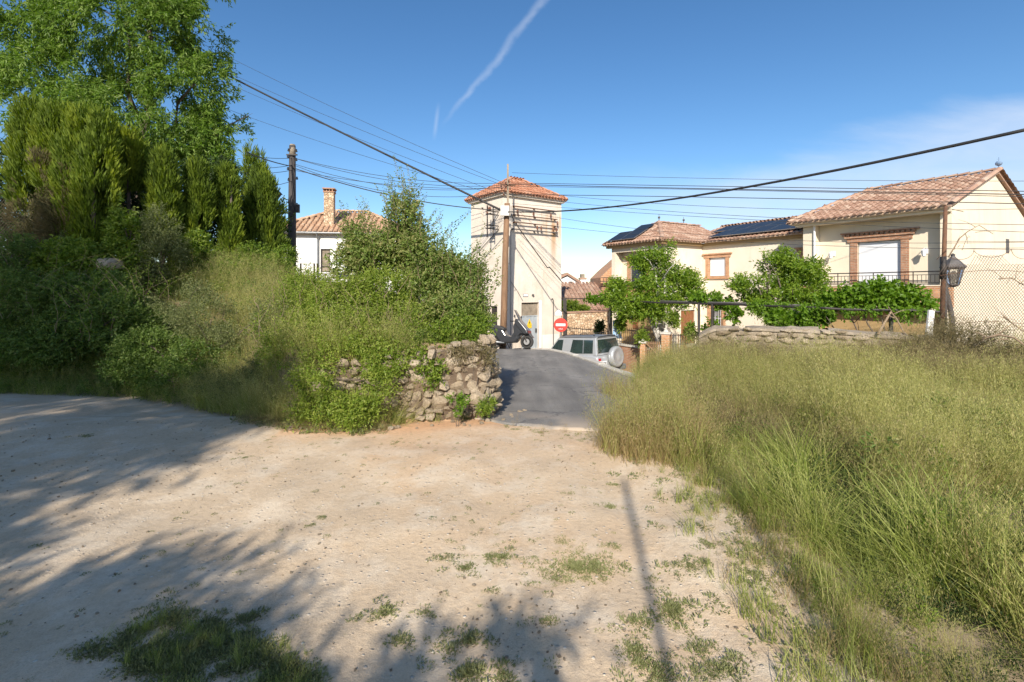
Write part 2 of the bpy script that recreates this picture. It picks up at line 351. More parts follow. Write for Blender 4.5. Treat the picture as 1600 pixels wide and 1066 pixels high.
def ground_mat():
    m, nt, bs = newmat('sandy_dirt'); tc = nt.nodes.new('ShaderNodeTexCoord'); V = tc.outputs['Object']
    n1 = noise(nt, .42, 6, .6, V, dist=.6); n2 = noise(nt, 2.4, 6, .65, V); n3 = noise(nt, 26, 6, .7, V); n4 = noise(nt, 130, 3, .7, V)
    c = ramp(nt, n1, [(.30, (.48, .385, .275)), (.5, (.545, .42, .285)), (.70, (.58, .395, .235))])
    pale = ramp(nt, n2, [(.46, (0, 0, 0)), (.66, (1, 1, 1))])
    c = mixc(nt, pale, c, (.61, .51, .385))
    c = mixc(nt, 1, c, ramp(nt, n3, [(.28, (.84, .82, .80)), (.5, (1, 1, 1)), (.75, (1.07, 1.07, 1.06))]), 'MULTIPLY')
    sg = ramp(nt, noise(nt, 1.1, 4, .6, V), [(.40, (.25, .25, .25)), (.62, (.85, .85, .85))])
    c = mixc(nt, sg, c, mixc(nt, 1, c, ramp(nt, n4, [(.3, (.66, .64, .62)), (.55, (1.05, 1.05, 1.05))]), 'MULTIPLY'))
    # small embedded stones
    v = nt.nodes.new('ShaderNodeTexVoronoi'); v.inputs['Scale'].default_value = 34; nt.links.new(V, v.inputs['Vector'])
    sp = nt.nodes.new('ShaderNodeSeparateColor'); nt.links.new(v.outputs['Color'], sp.inputs[0])
    gate = nt.nodes.new('ShaderNodeMath'); gate.operation = 'GREATER_THAN'; nt.links.new(sp.outputs[0], gate.inputs[0]); gate.inputs[1].default_value = .84
    near = nt.nodes.new('ShaderNodeMapRange'); nt.links.new(v.outputs['Distance'], near.inputs[0]); near.inputs[1].default_value = .34; near.inputs[2].default_value = .2; near.inputs[3].default_value = 0; near.inputs[4].default_value = 1
    pb = nt.nodes.new('ShaderNodeMath'); pb.operation = 'MULTIPLY'; nt.links.new(gate.outputs[0], pb.inputs[0]); nt.links.new(near.outputs[0], pb.inputs[1])
    pc = ramp(nt, sp.outputs[1], [(0, (.40, .32, .24)), (.6, (.52, .45, .36)), (1, (.64, .59, .50))])
    c = mixc(nt, pb.outputs[0], c, pc)
    # soil under plants and beyond the lot
    at = nt.nodes.new('ShaderNodeAttribute'); at.attribute_name = 'soil'
    c = mixc(nt, at.outputs['Fac'], c, mixc(nt, 1, (.16, .125, .07), ramp(nt, n3, [(.3, (.7, .7, .7)), (.7, (1.2, 1.2, 1.2))]), 'MULTIPLY'))
    at2 = nt.nodes.new('ShaderNodeAttribute'); at2.attribute_name = 'clay'
    c = mixc(nt, at2.outputs['Fac'], c, mixc(nt, 1, (.60, .34, .18), ramp(nt, n3, [(.3, (.8, .8, .8)), (.7, (1.1, 1.1, 1.1))]), 'MULTIPLY'))
    nt.links.new(c, bs.inputs['Base Color']); bs.inputs['Roughness'].default_value = .97
    a1 = nt.nodes.new('ShaderNodeMath'); a1.operation = 'MULTIPLY_ADD'; nt.links.new(n3, a1.inputs[0]); a1.inputs[1].default_value = 1.0
    a2 = nt.nodes.new('ShaderNodeMath'); a2.operation = 'MULTIPLY_ADD'; nt.links.new(n4, a2.inputs[0]); a2.inputs[1].default_value = .35; nt.links.new(pb.outputs[0], a2.inputs[2])
    nt.links.new(a2.outputs[0], a1.inputs[2]); add_bump(nt, bs, a1.outputs[0], .6, .014); return m
M['ground'] = ground_mat()
def road_mat():
    m, nt, bs = newmat('worn_asphalt'); tc = nt.nodes.new('ShaderNodeTexCoord'); V = tc.outputs['Object']
    n1 = noise(nt, .55, 5, .6, V, dist=.5); n3 = noise(nt, 90, 3, .7, V); n2 = noise(nt, 5, 5, .7, V)
    mp = nt.nodes.new('ShaderNodeMapping'); mp.inputs['Scale'].default_value = (2.6, .3, 1); mp.inputs['Rotation'].default_value = (0, 0, R(8)); nt.links.new(V, mp.inputs[0]); n5 = noise(nt, 1.1, 5, .6, mp.outputs[0])
    c = ramp(nt, n1, [(.35, (.165, .155, .143)), (.65, (.235, .222, .205))])
    c = mixc(nt, 1, c, ramp(nt, n5, [(.35, (.78, .78, .78)), (.65, (1.18, 1.17, 1.15))]), 'MULTIPLY')
    c = mixc(nt, 1, c, ramp(nt, n3, [(.3, (.7, .7, .7)), (.7, (1.25, 1.25, 1.25))]), 'MULTIPLY')
    v2 = nt.nodes.new('ShaderNodeTexVoronoi'); v2.feature = 'DISTANCE_TO_EDGE'; v2.inputs['Scale'].default_value = .55
    wv = nt.nodes.new('ShaderNodeVectorMath'); wv.operation = 'MULTIPLY_ADD'; nt.links.new(noise(nt, 1.6, 5, .7, V, 'Color'), wv.inputs[0]); wv.inputs[1].default_value = (.9, .9, 0); nt.links.new(V, wv.inputs[2]); nt.links.new(wv.outputs[0], v2.inputs['Vector'])
    cr = nt.nodes.new('ShaderNodeMapRange'); nt.links.new(v2.outputs['Distance'], cr.inputs[0]); cr.inputs[1].default_value = .004; cr.inputs[2].default_value = .012
    c = mixc(nt, cr.outputs[0], (.11, .105, .10), c)
    at = nt.nodes.new('ShaderNodeAttribute'); at.attribute_name = 'soil'; c = mixc(nt, at.outputs['Fac'], c, (.42, .34, .26))
    nt.links.new(c, bs.inputs['Base Color']); bs.inputs['Roughness'].default_value = .85; add_bump(nt, bs, n3, .6, .008); return m
M['road'] = road_mat()
# plants
G = leafmat
M['leaf_tree'] = G('long_tree_leaves', [(.05, .11, .012), (.10, .18, .02), (.16, .25, .04), (.26, .33, .09)], .42)
M['leaf_cypress'] = G('cypress_sprays', [(.04, .07, .008), (.11, .165, .014), (.20, .25, .018), (.28, .31, .03)], .35, .7)
M['leaf_dead'] = G('dry_cypress_sprays', [(.05, .05, .02), (.11, .10, .04), (.20, .16, .08), (.27, .22, .13)], .25, .8)
M['leaf_dark'] = G('dark_and_shade_leaves', [(.015, .03, .006), (.03, .055, .01), (.05, .085, .015)], .3, .6)  # dark green; also paints in the shade of hedge gaps and field hollows
M['leaf_bright'] = G('bright_shrub_leaves', [(.055, .11, .012), (.12, .19, .02), (.20, .27, .035), (.30, .34, .07)], .42)
M['leaf_elm'] = G('elm_leaves', [(.05, .095, .016), (.10, .16, .03), (.17, .24, .05), (.31, .30, .12)], .42)
M['leaf_grey'] = G('grey_green_leaves', [(.07, .09, .03), (.14, .165, .055), (.25, .26, .11)], .35)
M['leaf_citrus'] = G('citrus_leaves', [(.05, .11, .01), (.12, .21, .015), (.22, .32, .03), (.32, .38, .07)], .42, .4, spec=.5)
M['leaf_vine'] = G('vine_leaves', [(.06, .13, .01), (.12, .22, .015), (.20, .32, .03)], .45)
M['grass_pale'] = G('pale_seed_heads', [(.26, .29, .08), (.38, .39, .12), (.50, .47, .19), (.58, .53, .28)], .45, .7, inst=.4)
M['grass_brown'] = G('purplish_seed_heads', [(.11, .10, .04), (.20, .17, .075), (.29, .235, .12), (.36, .30, .17)], .35, .8, inst=.4)
M['leaf_weed'] = G('ground_weed_leaves', [(.11, .125, .045), (.18, .195, .075), (.27, .27, .13)], .25, inst=.5)
M['grass_green'] = G('green_grass_blades', [(.11, .15, .025), (.21, .26, .05), (.33, .36, .095), (.45, .42, .17)], .4, inst=.5)
M['grass_oat'] = G('oat_grass_panicles', [(.14, .155, .04), (.26, .265, .075), (.37, .34, .125), (.49, .42, .20)], .4, .7, inst=.45)
M['grass_dry'] = G('straw_grass', [(.22, .16, .07), (.36, .27, .13), (.48, .38, .22)], .4, .7, inst=.4)
# ------------------------------------------------------------------ terrain
def _hash(ix, iy, s):
    h = (ix.astype(np.int64)*374761393 + iy.astype(np.int64)*668265263 + s*974634777) & 0xffffffff
    h = ((h ^ (h >> 13))*1274126177) & 0xffffffff
    return ((h ^ (h >> 16)) & 0xffff)/65535.0
def vn(x, y, f, s=0):
    x = np.asarray(x, float)*f; y = np.asarray(y, float)*f; ix = np.floor(x); iy = np.floor(y); u = x-ix; v = y-iy
    u = u*u*(3-2*u); v = v*v*(3-2*v)
    a = _hash(ix, iy, s); b = _hash(ix+1, iy, s); c = _hash(ix, iy+1, s); d = _hash(ix+1, iy+1, s)
    return (a*(1-u)+b*u)*(1-v) + (c*(1-u)+d*u)*v
def fbm(x, y, f, s=0, o=4):
    r = 0; a = .5
    for k in range(o): r = r + a*vn(x, y, f*2**k, s+k*17); a *= .5
    return r
def sst(x, a, b):
    t = np.clip((np.asarray(x, float)-a)/(b-a), 0, 1); return t*t*(3-2*t)
def zr(y): return np.interp(y, [5.6, 10.7, 13.5, 16.5, 18.2, 19.2, 22, 30, 60], [0, -.38, -.49, -.65, -.74, -.85, -1.2, -2.0, -5.0])
def xk(y): return np.interp(y, [9.6, 10.7, 13.5, 16.5, 18.2, 19.2, 20.3, 22, 24.3, 30], [2.95, 2.6, 2.25, 1.85, 1.35, .85, .3, -.2, 2.6, 4.0])
BANK = np.array([(-30, 8.9), (-10.5, 8.7), (-8.3, 8.25), (-6.3, 7.9), (-5.0, 7.35), (-4.0, 6.75), (-3.1, 6.15), (-2.3, 5.78), (-1.2, 5.85), (-.22, 6.12), (-.30, 7.5), (-.55, 10), (-1.0, 14), (-1.7, 17.5), (-3.4, 20), (-4.6, 26), (-30, 40)])
def poly_sd(x, y, poly):   # signed distance, positive inside
    x = np.asarray(x, float); y = np.asarray(y, float); d = np.full(np.broadcast(x, y).shape, 1e9); ins = np.zeros(d.shape, bool); n = len(poly)
    for i in range(n):
        ax, ay = poly[i]; bx, by = poly[(i+1) % n]; ex, ey = bx-ax, by-ay
        t = np.clip(((x-ax)*ex+(y-ay)*ey)/(ex*ex+ey*ey), 0, 1); d = np.minimum(d, np.hypot(x-ax-t*ex, y-ay-t*ey))
        c = ((ay > y) != (by > y)) & (x < (bx-ax)*(y-ay)/(by-ay+1e-12)+ax); ins ^= c
    return np.where(ins, d, -d)
WALL_R = [(4.05, 10.2), (5.6, 9.55), (7.6, 8.75), (9.4, 8.15), (12.5, 7.6)]
def ywall(x): return np.interp(x, [p[0] for p in WALL_R], [p[1] for p in WALL_R])
def xfield(y): return np.interp(y, [0, 2, 3.5, 4.5, 5.3, 7, 10.7], [1.35, 1.60, 1.72, 1.85, 1.6, 2.1, 2.75])
def gz(x, y):
    x = np.asarray(x, float); y = np.asarray(y, float)
    z = zr(y) + 0*x
    lot = 1 - sst(y, 4.6, 6.0)
    z = z - .035*np.exp(-((x+.55-.12*y)/.16)**2)*lot*sst(y, 1.2, 2.5) - .03*np.exp(-((x-.75-.02*y)/.17)**2)*lot*sst(y, 1.2, 2.5)
    z = z + (fbm(x, y, .45, 3) - .47)*.16*(.25+.75*lot) + (fbm(x, y, 2.2, 9, 3)-.44)*.045*(.1+.9*lot)
    road = (x > -1.6) & (x < 2.6) & (y > 6.2)
    # right field: level ground behind the grass edge
    f = sst(x - xfield(y), -.2, 1.6)*sst(y, 4.0, 6.0)
    z = z*(1-f) + (.02 + (fbm(x, y, .5, 5)-.47)*.3)*f
    z = z + .22*sst(x, 7.0, 9.5)*sst(y, 5.5, 8)
    # left bank
    sd = poly_sd(x, y, BANK)
    w = .22 + 2.6*sst(-x, 2.6, 7.0)
    top = .86 + .95*sst(y, 6.5, 11.5)*sst(-x, 2.2, 6.5)
    h = np.clip(sd/w, 0, 1); h = h*h*(3-2*h)
    z = z + h*(top - zr(y)*.95) + h*(fbm(x, y, .9, 21)-.47)*.25
    # low yard and side street
    low = -1.85 - .065*(y-16); low = np.clip(low, -3.6, -1.7)
    beyond = (x > 2.7) & (y > np.maximum(ywall(x)+.35, 0)) & (x >= 4.0)
    side = (x > xk(y)+.05) & (y > 11.0)
    mid = (x > 2.9) & (x < 4.05) & (y > 10.6)
    m = beyond | side | mid
    z = np.where(m, low, z)
    far = np.clip((y-45)/40, 0, 1)
    return np.where(y > 45, z*(1-far) + (-6)*far, z)
def axis(segs):
    out = [segs[0][0]]
    for a, b, st in segs: out += list(np.arange(a, b, st)[1:]) + [b]
    return np.array(sorted(set(np.round(out, 4))))
def build_ground():
    xs = axis([(-3000, -600, 800), (-600, -120, 160), (-120, -40, 20), (-40, -14, 2), (-14, -5, .25), (-5, 4.5, .055), (4.5, 12, .2), (12, 30, 1.5), (30, 120, 20), (120, 600, 160), (600, 3000, 800)])
    ys = axis([(-3000, -600, 800), (-600, -60, 120), (-60, -12, 6), (-12, .6, .4), (.6, 7.2, .055), (7.2, 26, .18), (26, 60, 2), (60, 200, 20), (200, 1000, 200), (1000, 4000, 1000)])
    X, Y = np.meshgrid(xs, ys); Z = gz(X, Y)
    onroad = (Y > 5.3) & (poly_sd(X, Y, BANK) < 0) & (X < xk(Y)-.05) & (X > -6)
    near_e = 5.95 - .55*np.clip(X+.2, 0, 3)
    Z = np.where(onroad & (Y > near_e+.25), Z*0 + zr(Y) - .05, Z)
    # scuffed dirt: ruts and little ledges near the road end
    V = np.stack([X, Y, Z], -1).reshape(-1, 3); ny, nx = X.shape
    i = (np.arange(ny-1)[:, None]*nx + np.arange(nx-1)[None]).ravel()
    Fq = np.stack([i, i+1, i+nx+1, i+nx], 1)
    me = mesh_np('ground', V, Fq, None, M['ground'], True)
    sd = poly_sd(X, Y, BANK); field = sst(X-xfield(Y), -.15, .5)*(Y > .5)
    soil = np.clip(np.maximum(sst(sd, -.25, .25)*.9, field*.75) + .0, 0, 1); soil = np.where((Y > 26) | (np.abs(X) > 40), .7, soil)
    a = me.attributes.new('soil', 'FLOAT', 'POINT'); a.data.foreach_set('value', soil.ravel().astype(np.float32))
    clay = np.exp(-((sd+.22)/.33)**2)*(X > -2.6)*(X < .5)*(Y < 6.6) * .85 + .45*np.exp(-((X+.6)**2/3+(Y-4.9)**2/.3))*fbm(X, Y, 1.4, 4)
    a = me.attributes.new('clay', 'FLOAT', 'POINT'); a.data.foreach_set('value', np.clip(clay, 0, 1).ravel().astype(np.float32))
    tag(obj_of('ground', me), kind='structure')
build_ground()

def build_road():
    ys = np.concatenate([np.linspace(0, 1, 60)])
    U = np.linspace(0, 1, 34); V_ = np.linspace(0, 1, 90); verts = []; soil = []
    for v in V_:
        for u in U:
            x0, y0 = -.5 + 3.4*u, 5.98 - 1.5*u**1.0*(.9) - .1*math.sin(u*7)   # ragged near edge
            y0 += (float(fbm(x0, 1.3, 1.6, 2))-.47)*.35 + (float(vn(x0, 3, 9, 2))-.5)*.05
            y = y0 + (25.5-y0)*v**1.6
            xl = float(np.interp(y, [5.5, 7.5, 10, 14, 17.5, 20, 26], [-.22, -.30, -.55, -1.0, -1.7, -3.4, -4.6])) - .12
            xr = float(xk(y)) if y > 9.6 else float(np.interp(y, [4, 6, 9.6], [3.0, 3.0, 2.95]))
            if y > 20: xr = max(xr, -.2)
            x = xl + (xr-xl)*u if v > 0 else x0
            w = min(1, v*8); x = x0*(1-w) + (xl+(xr-xl)*u)*w
            z = float(zr(y)) + .008 + .02*math.sin(math.pi*u) - (.03 if v == 0 else 0)
            verts.append((x, y, z)); soil.append(max(0, 1-abs(y-y0)*1.3)*float(sst(fbm(x, y, 2.6, 4), .42, .60))*.9 + (.25 if u < .04 else 0))
    n = len(U); i = (np.arange(len(V_)-1)[:, None]*n + np.arange(n-1)[None]).ravel()
    me = mesh_np('road', verts, np.stack([i, i+1, i+n+1, i+n], 1), None, M['road'], True)
    a = me.attributes.new('soil', 'FLOAT', 'POINT'); a.data.foreach_set('value', np.clip(soil, 0, 1).astype(np.float32))
    tag(obj_of('road', me), kind='structure')
    # kerb: stones end to end along the drop to the side street
    ks = tag(empty('kerb', (2.3, 13, -.5)), kind='structure')
    yy = [10.3]
    while yy[-1] < 21.4: yy.append(yy[-1] + random.uniform(1.1, 1.7))
    for k in range(len(yy)-1):
        a, b = yy[k]+.006, yy[k+1]-.006; mb = MB(); xa, xb = float(xk(a)), float(xk(b)); za, zb = float(zr(a)), float(zr(b)); h = .055+random.uniform(-.008, .01); w = .15
        d = Vector((xb-xa, b-a, 0)).normalized(); nn = Vector((d.y, -d.x, 0))*w
        A = Vector((xa, a, za)); B = Vector((xb, b, zb)); dn = Vector((0, 0, -2.4 - .5*0))
        pts = [A+nn+dn, B+nn+dn, B-nn*.3+dn*.1, A-nn*.3+dn*.1, A+nn+Vector((0,0,h)), B+nn+Vector((0,0,h)), B-nn*.3+Vector((0,0,h)), A-nn*.3+Vector((0,0,h))]
        mb.add(pts, [(3,2,1,0), (4,5,6,7), (0,1,5,4), (1,2,6,5), (2,3,7,6), (3,0,4,7)])
        mb.build('kerb_stone', M['kerb'], ks, bevel=.015, seg=1)
build_road()

# ------------------------------------------------------------------ stones
def stone_mesh(seed, sx=1, sy=1, sz=1, n=27):
    import bmesh
    r = np.random.default_rng(seed); p = r.normal(size=(n, 3)); p /= np.linalg.norm(p, axis=1)[:, None]
    p = np.sign(p)*np.abs(p)**.8; p *= r.uniform(.74, 1.05, (n, 1))*.5*np.array([sx, sy, sz])
    bm = bmesh.new(); [bm.verts.new(q) for q in p]; bmesh.ops.convex_hull(bm, input=bm.verts)
    for v in [v for v in bm.verts if not v.link_faces]: bm.verts.remove(v)
    bmesh.ops.triangulate(bm, faces=bm.faces)
    me = bpy.data.meshes.new('stone'); bm.to_mesh(me); bm.free(); me.materials.append(M['stone']); return me
STONES = [stone_mesh(s) for s in range(14)]
def put_stone(parent, p, size, rz, tilt=0, name='stone'):
    o = bpy.data.objects.new(name, random.choice(STONES)); COL.objects.link(o)
    o.location = p; o.scale = size; o.rotation_euler = (random.uniform(-.15, .15)+tilt, random.uniform(-.2, .2), rz); return adopt(o, parent)

def build_left_wall():
    wl = empty('stone_wall', (-1.3, 5.95, 0), 'rough rubble stone retaining wall under the leafy shrubs at the road corner', 'wall')
    path = [Vector(p) for p in [(-2.75, 5.82, 0), (-2.3, 5.72, 0), (-1.2, 5.80, 0), (-.30, 6.0, 0), (-.14, 6.35, -.03), (-.22, 7.6, -.15), (-.30, 8.0, -.18)]]
    top = [.45, .62, .80, .93, .95, .90, .80]
    core = MB(); n = len(path); nrm = []
    for i in range(n):
        d = (path[min(i+1, n-1)] - path[max(i-1, 0)]).normalized(); nrm.append(Vector((-d.y, d.x, 0)))
    pts = []
    for i in range(n):
        a = path[i]+nrm[i]*.045; b = path[i]+nrm[i]*.55
        pts += [a+Vector((0,0,-.3)), a+Vector((0,0,top[i]-.05))+nrm[i]*.08, b+Vector((0,0,top[i]-.02)), b+Vector((0,0,-.3))]
    core.add(pts, [(4*i+k, 4*(i+1)+k, 4*(i+1)+(k+1) % 4, 4*i+(k+1) % 4) for i in range(n-1) for k in range(4)] + [(0,1,2,3), (4*n-1,4*n-2,4*n-3,4*n-4)])
    core.build('core', M['soil'], wl)
    seg = [(path[i+1]-path[i]).length for i in range(n-1)]; tot = sum(seg)
    def at(s):
        k = 0
        while k < n-2 and s > seg[k]: s -= seg[k]; k += 1
        t = min(1, s/seg[k]); return path[k].lerp(path[k+1], t), nrm[k].lerp(nrm[k+1], t), top[k]*(1-t)+top[k+1]*t
    z = .02; row = 0
    while z < .98:
        h = random.choice([.055, .07, .09, .11, .14]); s = random.uniform(0, .1)
        while s < tot:
            w = random.uniform(.07, .16) if h < .1 else random.uniform(.09, .24)
            p, nn, tp = at(s+w/2)
            if z + h*.4 < tp and random.random() < .96:
                hh = h*random.uniform(.7, 1.5)
                ang = math.atan2(nn.y, nn.x) - math.pi/2
                put_stone(wl, p + nn*(.075+random.uniform(-.03, .05)+z*.10) + Vector((0, 0, z+h/2+random.uniform(-.02, .02))), (w*1.16, random.uniform(.16, .26), hh*1.2), ang+random.uniform(-.35, .35), random.uniform(-.5, .5))
            s += w*.98
        z += h*.90; row += 1
    for k in range(26):      # fallen stones and crumbs at its foot
        p, nn, tp = at(random.uniform(.2, 3.2)); q = p - nn*random.uniform(.05, .35); s = random.uniform(.03, .09)
        q.z = float(gz(q.x, q.y)) + s*.2; put_stone(wl, q, (s, s*random.uniform(.7, 1.2), s*.7), random.uniform(0, 6))
build_left_wall()

def build_right_wall():
    wr = empty('stone_wall', (6.5, 9.2, 0), 'low crumbling rubble wall with cement cap behind the tall grass', 'wall')
    core = MB(); cap = MB(); pts = []; cp = []
    xs = np.linspace(3.95, 12.4, 60); prev = None
    for x in xs:
        y = float(ywall(x)); t = float(np.interp(x, [3.95, 4.3, 6, 7.8, 8.6, 12.4], [.60, .80, .80, .64, .52, .35])) + (float(fbm(x, 0, 2.0, 31))-.47)*.10
        w = .17 + (float(fbm(x, 5, 3, 8))-.47)*.08; n = Vector((.36, .93, 0))
        for d, z in ((-w, -.4), (-w, t-.05), (w+.25, t-.05), (w+.25, -2.6)): pts.append(Vector((x, y, z)) + n*d)
        for d, z in ((-w-.04, t-.055), (-w-.02, t-.005), (-.02, t+.035+(float(vn(x, 9, 7, 1))-.5)*.07), (w+.27, t), (w+.27, t-.07)): cp.append(Vector((x, y, z)) + n*d)
    m = len(xs)
    core.add(pts, [(4*i+k, 4*(i+1)+k, 4*(i+1)+(k+1) % 4, 4*i+(k+1) % 4) for i in range(m-1) for k in range(4)] + [(0,1,2,3)])
    core.build('core', M['concrete'], wr)
    cap.add(cp, [(5*i+k, 5*(i+1)+k, 5*(i+1)+(k+1) % 5, 5*i+(k+1) % 5) for i in range(m-1) for k in range(5) if not (i % 9 == 5)] + [(0,1,2,3,4)])
    cap.build('coping', M['concrete'], wr)
    for z, h in ((.02, .17), (.20, .15), (.36, .14), (.51, .12), (.63, .10), (.73, .07)):
        x = 3.9 + random.uniform(0, .2)
        while x < 10.2:
            w = random.uniform(.16, .42); y = float(ywall(x)); t = float(np.interp(x, [3.95, 4.3, 6, 7.8, 8.6, 12.4], [.60, .80, .80, .64, .52, .35]))
            if z + h*.6 < t: put_stone(wr, Vector((x+w/2, y-.20+random.uniform(-.04, .03), z+h/2)), (w*1.08, .24, h*1.15), -.38+random.uniform(-.1, .1))
            x += w*1.0
build_right_wall()

# ------------------------------------------------------------------ plants
def rot_rand(n): v = RNG.normal(size=(n, 3)); return v/np.linalg.norm(v, axis=1)[:, None]
def norm(v): return v/np.maximum(np.linalg.norm(v, axis=-1, keepdims=True), 1e-9)
def n3(p, f, s=0):
    return (fbm(p[:, 0]+p[:, 2]*.7, p[:, 1]-p[:, 2]*.6, f, s, 3) + fbm(p[:, 2]*1.1, p[:, 0]*.8+p[:, 1], f, s+5, 3))*.5
def leaves_mesh(name, mat_, base, dirn, length, width, tint, curl=.0, up=.5):
    """rhombic leaves: base point, direction, length; folded a little along the midrib"""
    n = len(base); side = np.cross(dirn, norm(rot_rand(n) + np.array([0, 0, up]))); side = norm(side); nn = norm(np.cross(side, dirn))
    L = length[:, None]; W = width[:, None]
    a = base; b = base + dirn*L*.42 + side*W*.5 + nn*W*.12; c = base + dirn*L - nn*L*curl; d = base + dirn*L*.42 - side*W*.5 + nn*W*.12
    V = np.stack([a, b, c, d], 1).reshape(-1, 3); Fq = np.arange(4*n).reshape(-1, 4)
    return mesh_np(name, V, Fq, tint, mat_)
def foliage(name, lobes, mat_, parent, twigs=2500, per=9, ll=.07, lw=.03, tl=.35, up=.35, droop=.25, surf=.45, thr=.40, nf=1.6, spread=.8, seed=0, curl=.1, tshift=0.0, inner=.0):
    """lobes: (centre, radii) list; twigs spring from inside each lobe and carry leaves"""
    vol = np.array([r[0]*r[1]*r[2] for c, r in lobes])**.72; vol /= vol.sum()
    k = RNG.choice(len(lobes), twigs*2, p=vol); C = np.array([tuple(c) for c, r in lobes])[k]; Rr = np.array([tuple(r) for c, r in lobes])[k]
    d = rot_rand(len(k)); rad = surf + (1-surf)*RNG.random(len(k))**.6
    p = C + d*Rr*rad[:, None]
    keep = n3(p, nf, seed) > thr; keep |= RNG.random(len(k)) < inner
    p = p[keep][:twigs]; d = d[keep][:twigs]; Rr = Rr[keep][:twigs]; rad = rad[keep][:twigs]; n = len(p)
    o = norm(d/Rr); t = norm(o + np.array([0, 0, up]) + rot_rand(n)*spread); TL = tl*RNG.uniform(.5, 1.2, n)
    pl = RNG.random(n)
    P_, D_, T_ = [], [], []
    for i in range(per):
        s = (i+.6)/per; q = p + t*(TL*(s-.45))[:, None] + np.array([0, 0, -1])*(TL*s*s*droop*.5)[:, None]
        dd = norm(t*.55 + rot_rand(n)*.75 + np.array([0, 0, -droop]))
        P_.append(q); D_.append(dd); T_.append(np.clip(pl*.45 + RNG.random(n)*.45 + .10*s + tshift, 0, 1))
    P_ = np.concatenate(P_); D_ = np.concatenate(D_); T_ = np.concatenate(T_); m = len(P_)
    me = leaves_mesh(name, mat_, P_, D_, ll*RNG.uniform(.6, 1.25, m), lw*RNG.uniform(.7, 1.2, m), T_, curl)
    return obj_of(name, me, parent), p, t
def spray(name, lobes, mat_, parent, n=9000, L=.22, W=.03, seed=0, thr=.36, lean=.28, surf=.55, tshift=0):
    """upright feathery cypress sprays"""
    vol = np.array([r[0]*r[1]*r[2] for c, r in lobes])**.7; vol /= vol.sum()
    k = RNG.choice(len(lobes), n*2, p=vol); C = np.array([tuple(c) for c, r in lobes])[k]; Rr = np.array([tuple(r) for c, r in lobes])[k]
    d = rot_rand(len(k)); rad = surf + (1-surf)*RNG.random(len(k))**.5; p = C + d*Rr*rad[:, None]
    # vertical streaks: the noise is stretched along z
    q = p.copy(); q[:, 2] *= .28; keep = n3(q, 3.4, seed) > thr; p = p[keep][:n]; d = d[keep][:n]; Rr = Rr[keep][:n]; n = len(p)
    o = norm(d/Rr); t = norm(np.array([0, 0, 1.0]) + o*lean*1.6 + rot_rand(n)*.22)
    st = n3(p*np.array([1, 1, .3]), 5.0, seed+3); st = np.clip((st-.3)*2.2, 0, 1)
    P_, D_, T_ = [], [], []
    for i in range(4):
        s = i/4; P_.append(p + t*(L*s)); D_.append(norm(t + rot_rand(n)*.30)); T_.append(np.clip(st*.6 + .25*RNG.random(n) + .15*s + tshift, 0, 1))
    P_ = np.concatenate(P_); D_ = np.concatenate(D_); T_ = np.concatenate(T_); m = len(P_)
    me = leaves_mesh(name, mat_, P_, D_, L*.62*RNG.uniform(.6, 1.3, m), W*RNG.uniform(.6, 1.3, m), T_, 0, .1)
    return obj_of(name, me, parent)
def shoots(name, bases, mat_, parent, n=40, h=(.6, 1.6), lean=.35, ll=.05, lw=.025, step=.028, tshift=0, stem='dry_stem'):
    """long young shoots set with leaves on both sides; bases: (centre, spread) list"""
    sm = MB(); B, D, Ln, Wd, T = [], [], [], [], []
    for i in range(n):
        c, sp = bases[random.randrange(len(bases))]; b = Vector(c) + Vector((random.gauss(0, sp), random.gauss(0, sp), random.gauss(0, sp*.3))); H = random.uniform(*h); az = random.uniform(0, 6.283); ln = lean*random.uniform(.2, 1.4)
        path = []; m = max(8, int(H/step)); tn = random.random()*.4
        for j in range(m+1):
            s = j/m; r = ln*H*s**1.5; p = b + Vector((math.cos(az)*r + .02*math.sin(s*9+i), math.sin(az)*r + .02*math.cos(s*8+i), H*s*(1-.25*ln*s))); path.append(p)
        sm.tube(path[::max(1, m//6)], [.0042*(1-.8*k/max(1, len(path[::max(1, m//6)])-1)) for k in range(len(path[::max(1, m//6)]))], 4)
        for j in range(2, m+1):
            t = (path[j]-path[j-1]).normalized(); s = j/m
            for q in range(2):
                a2 = random.uniform(0, 6.283); d = (t*.5 + Vector((math.cos(a2), math.sin(a2), random.uniform(-.3, .4)))*.9).normalized(); sc = (1.15-.6*s)*random.uniform(.6, 1.2)
                off = d*random.uniform(0, .09*(1-s)+.01); B.append(path[j]+off); D.append(d); Ln.append(ll*sc); Wd.append(lw*sc); T.append(min(1, tn+random.random()*.45+.15*s+tshift))
    sm.build('stems', M[stem], parent)['kind'] = 'stuff'
    me = leaves_mesh(name, mat_, np.array([tuple(v) for v in B]), np.array([tuple(v) for v in D]), np.array(Ln), np.array(Wd), np.clip(np.array(T), 0, 1), .1); return obj_of(name, me, parent)
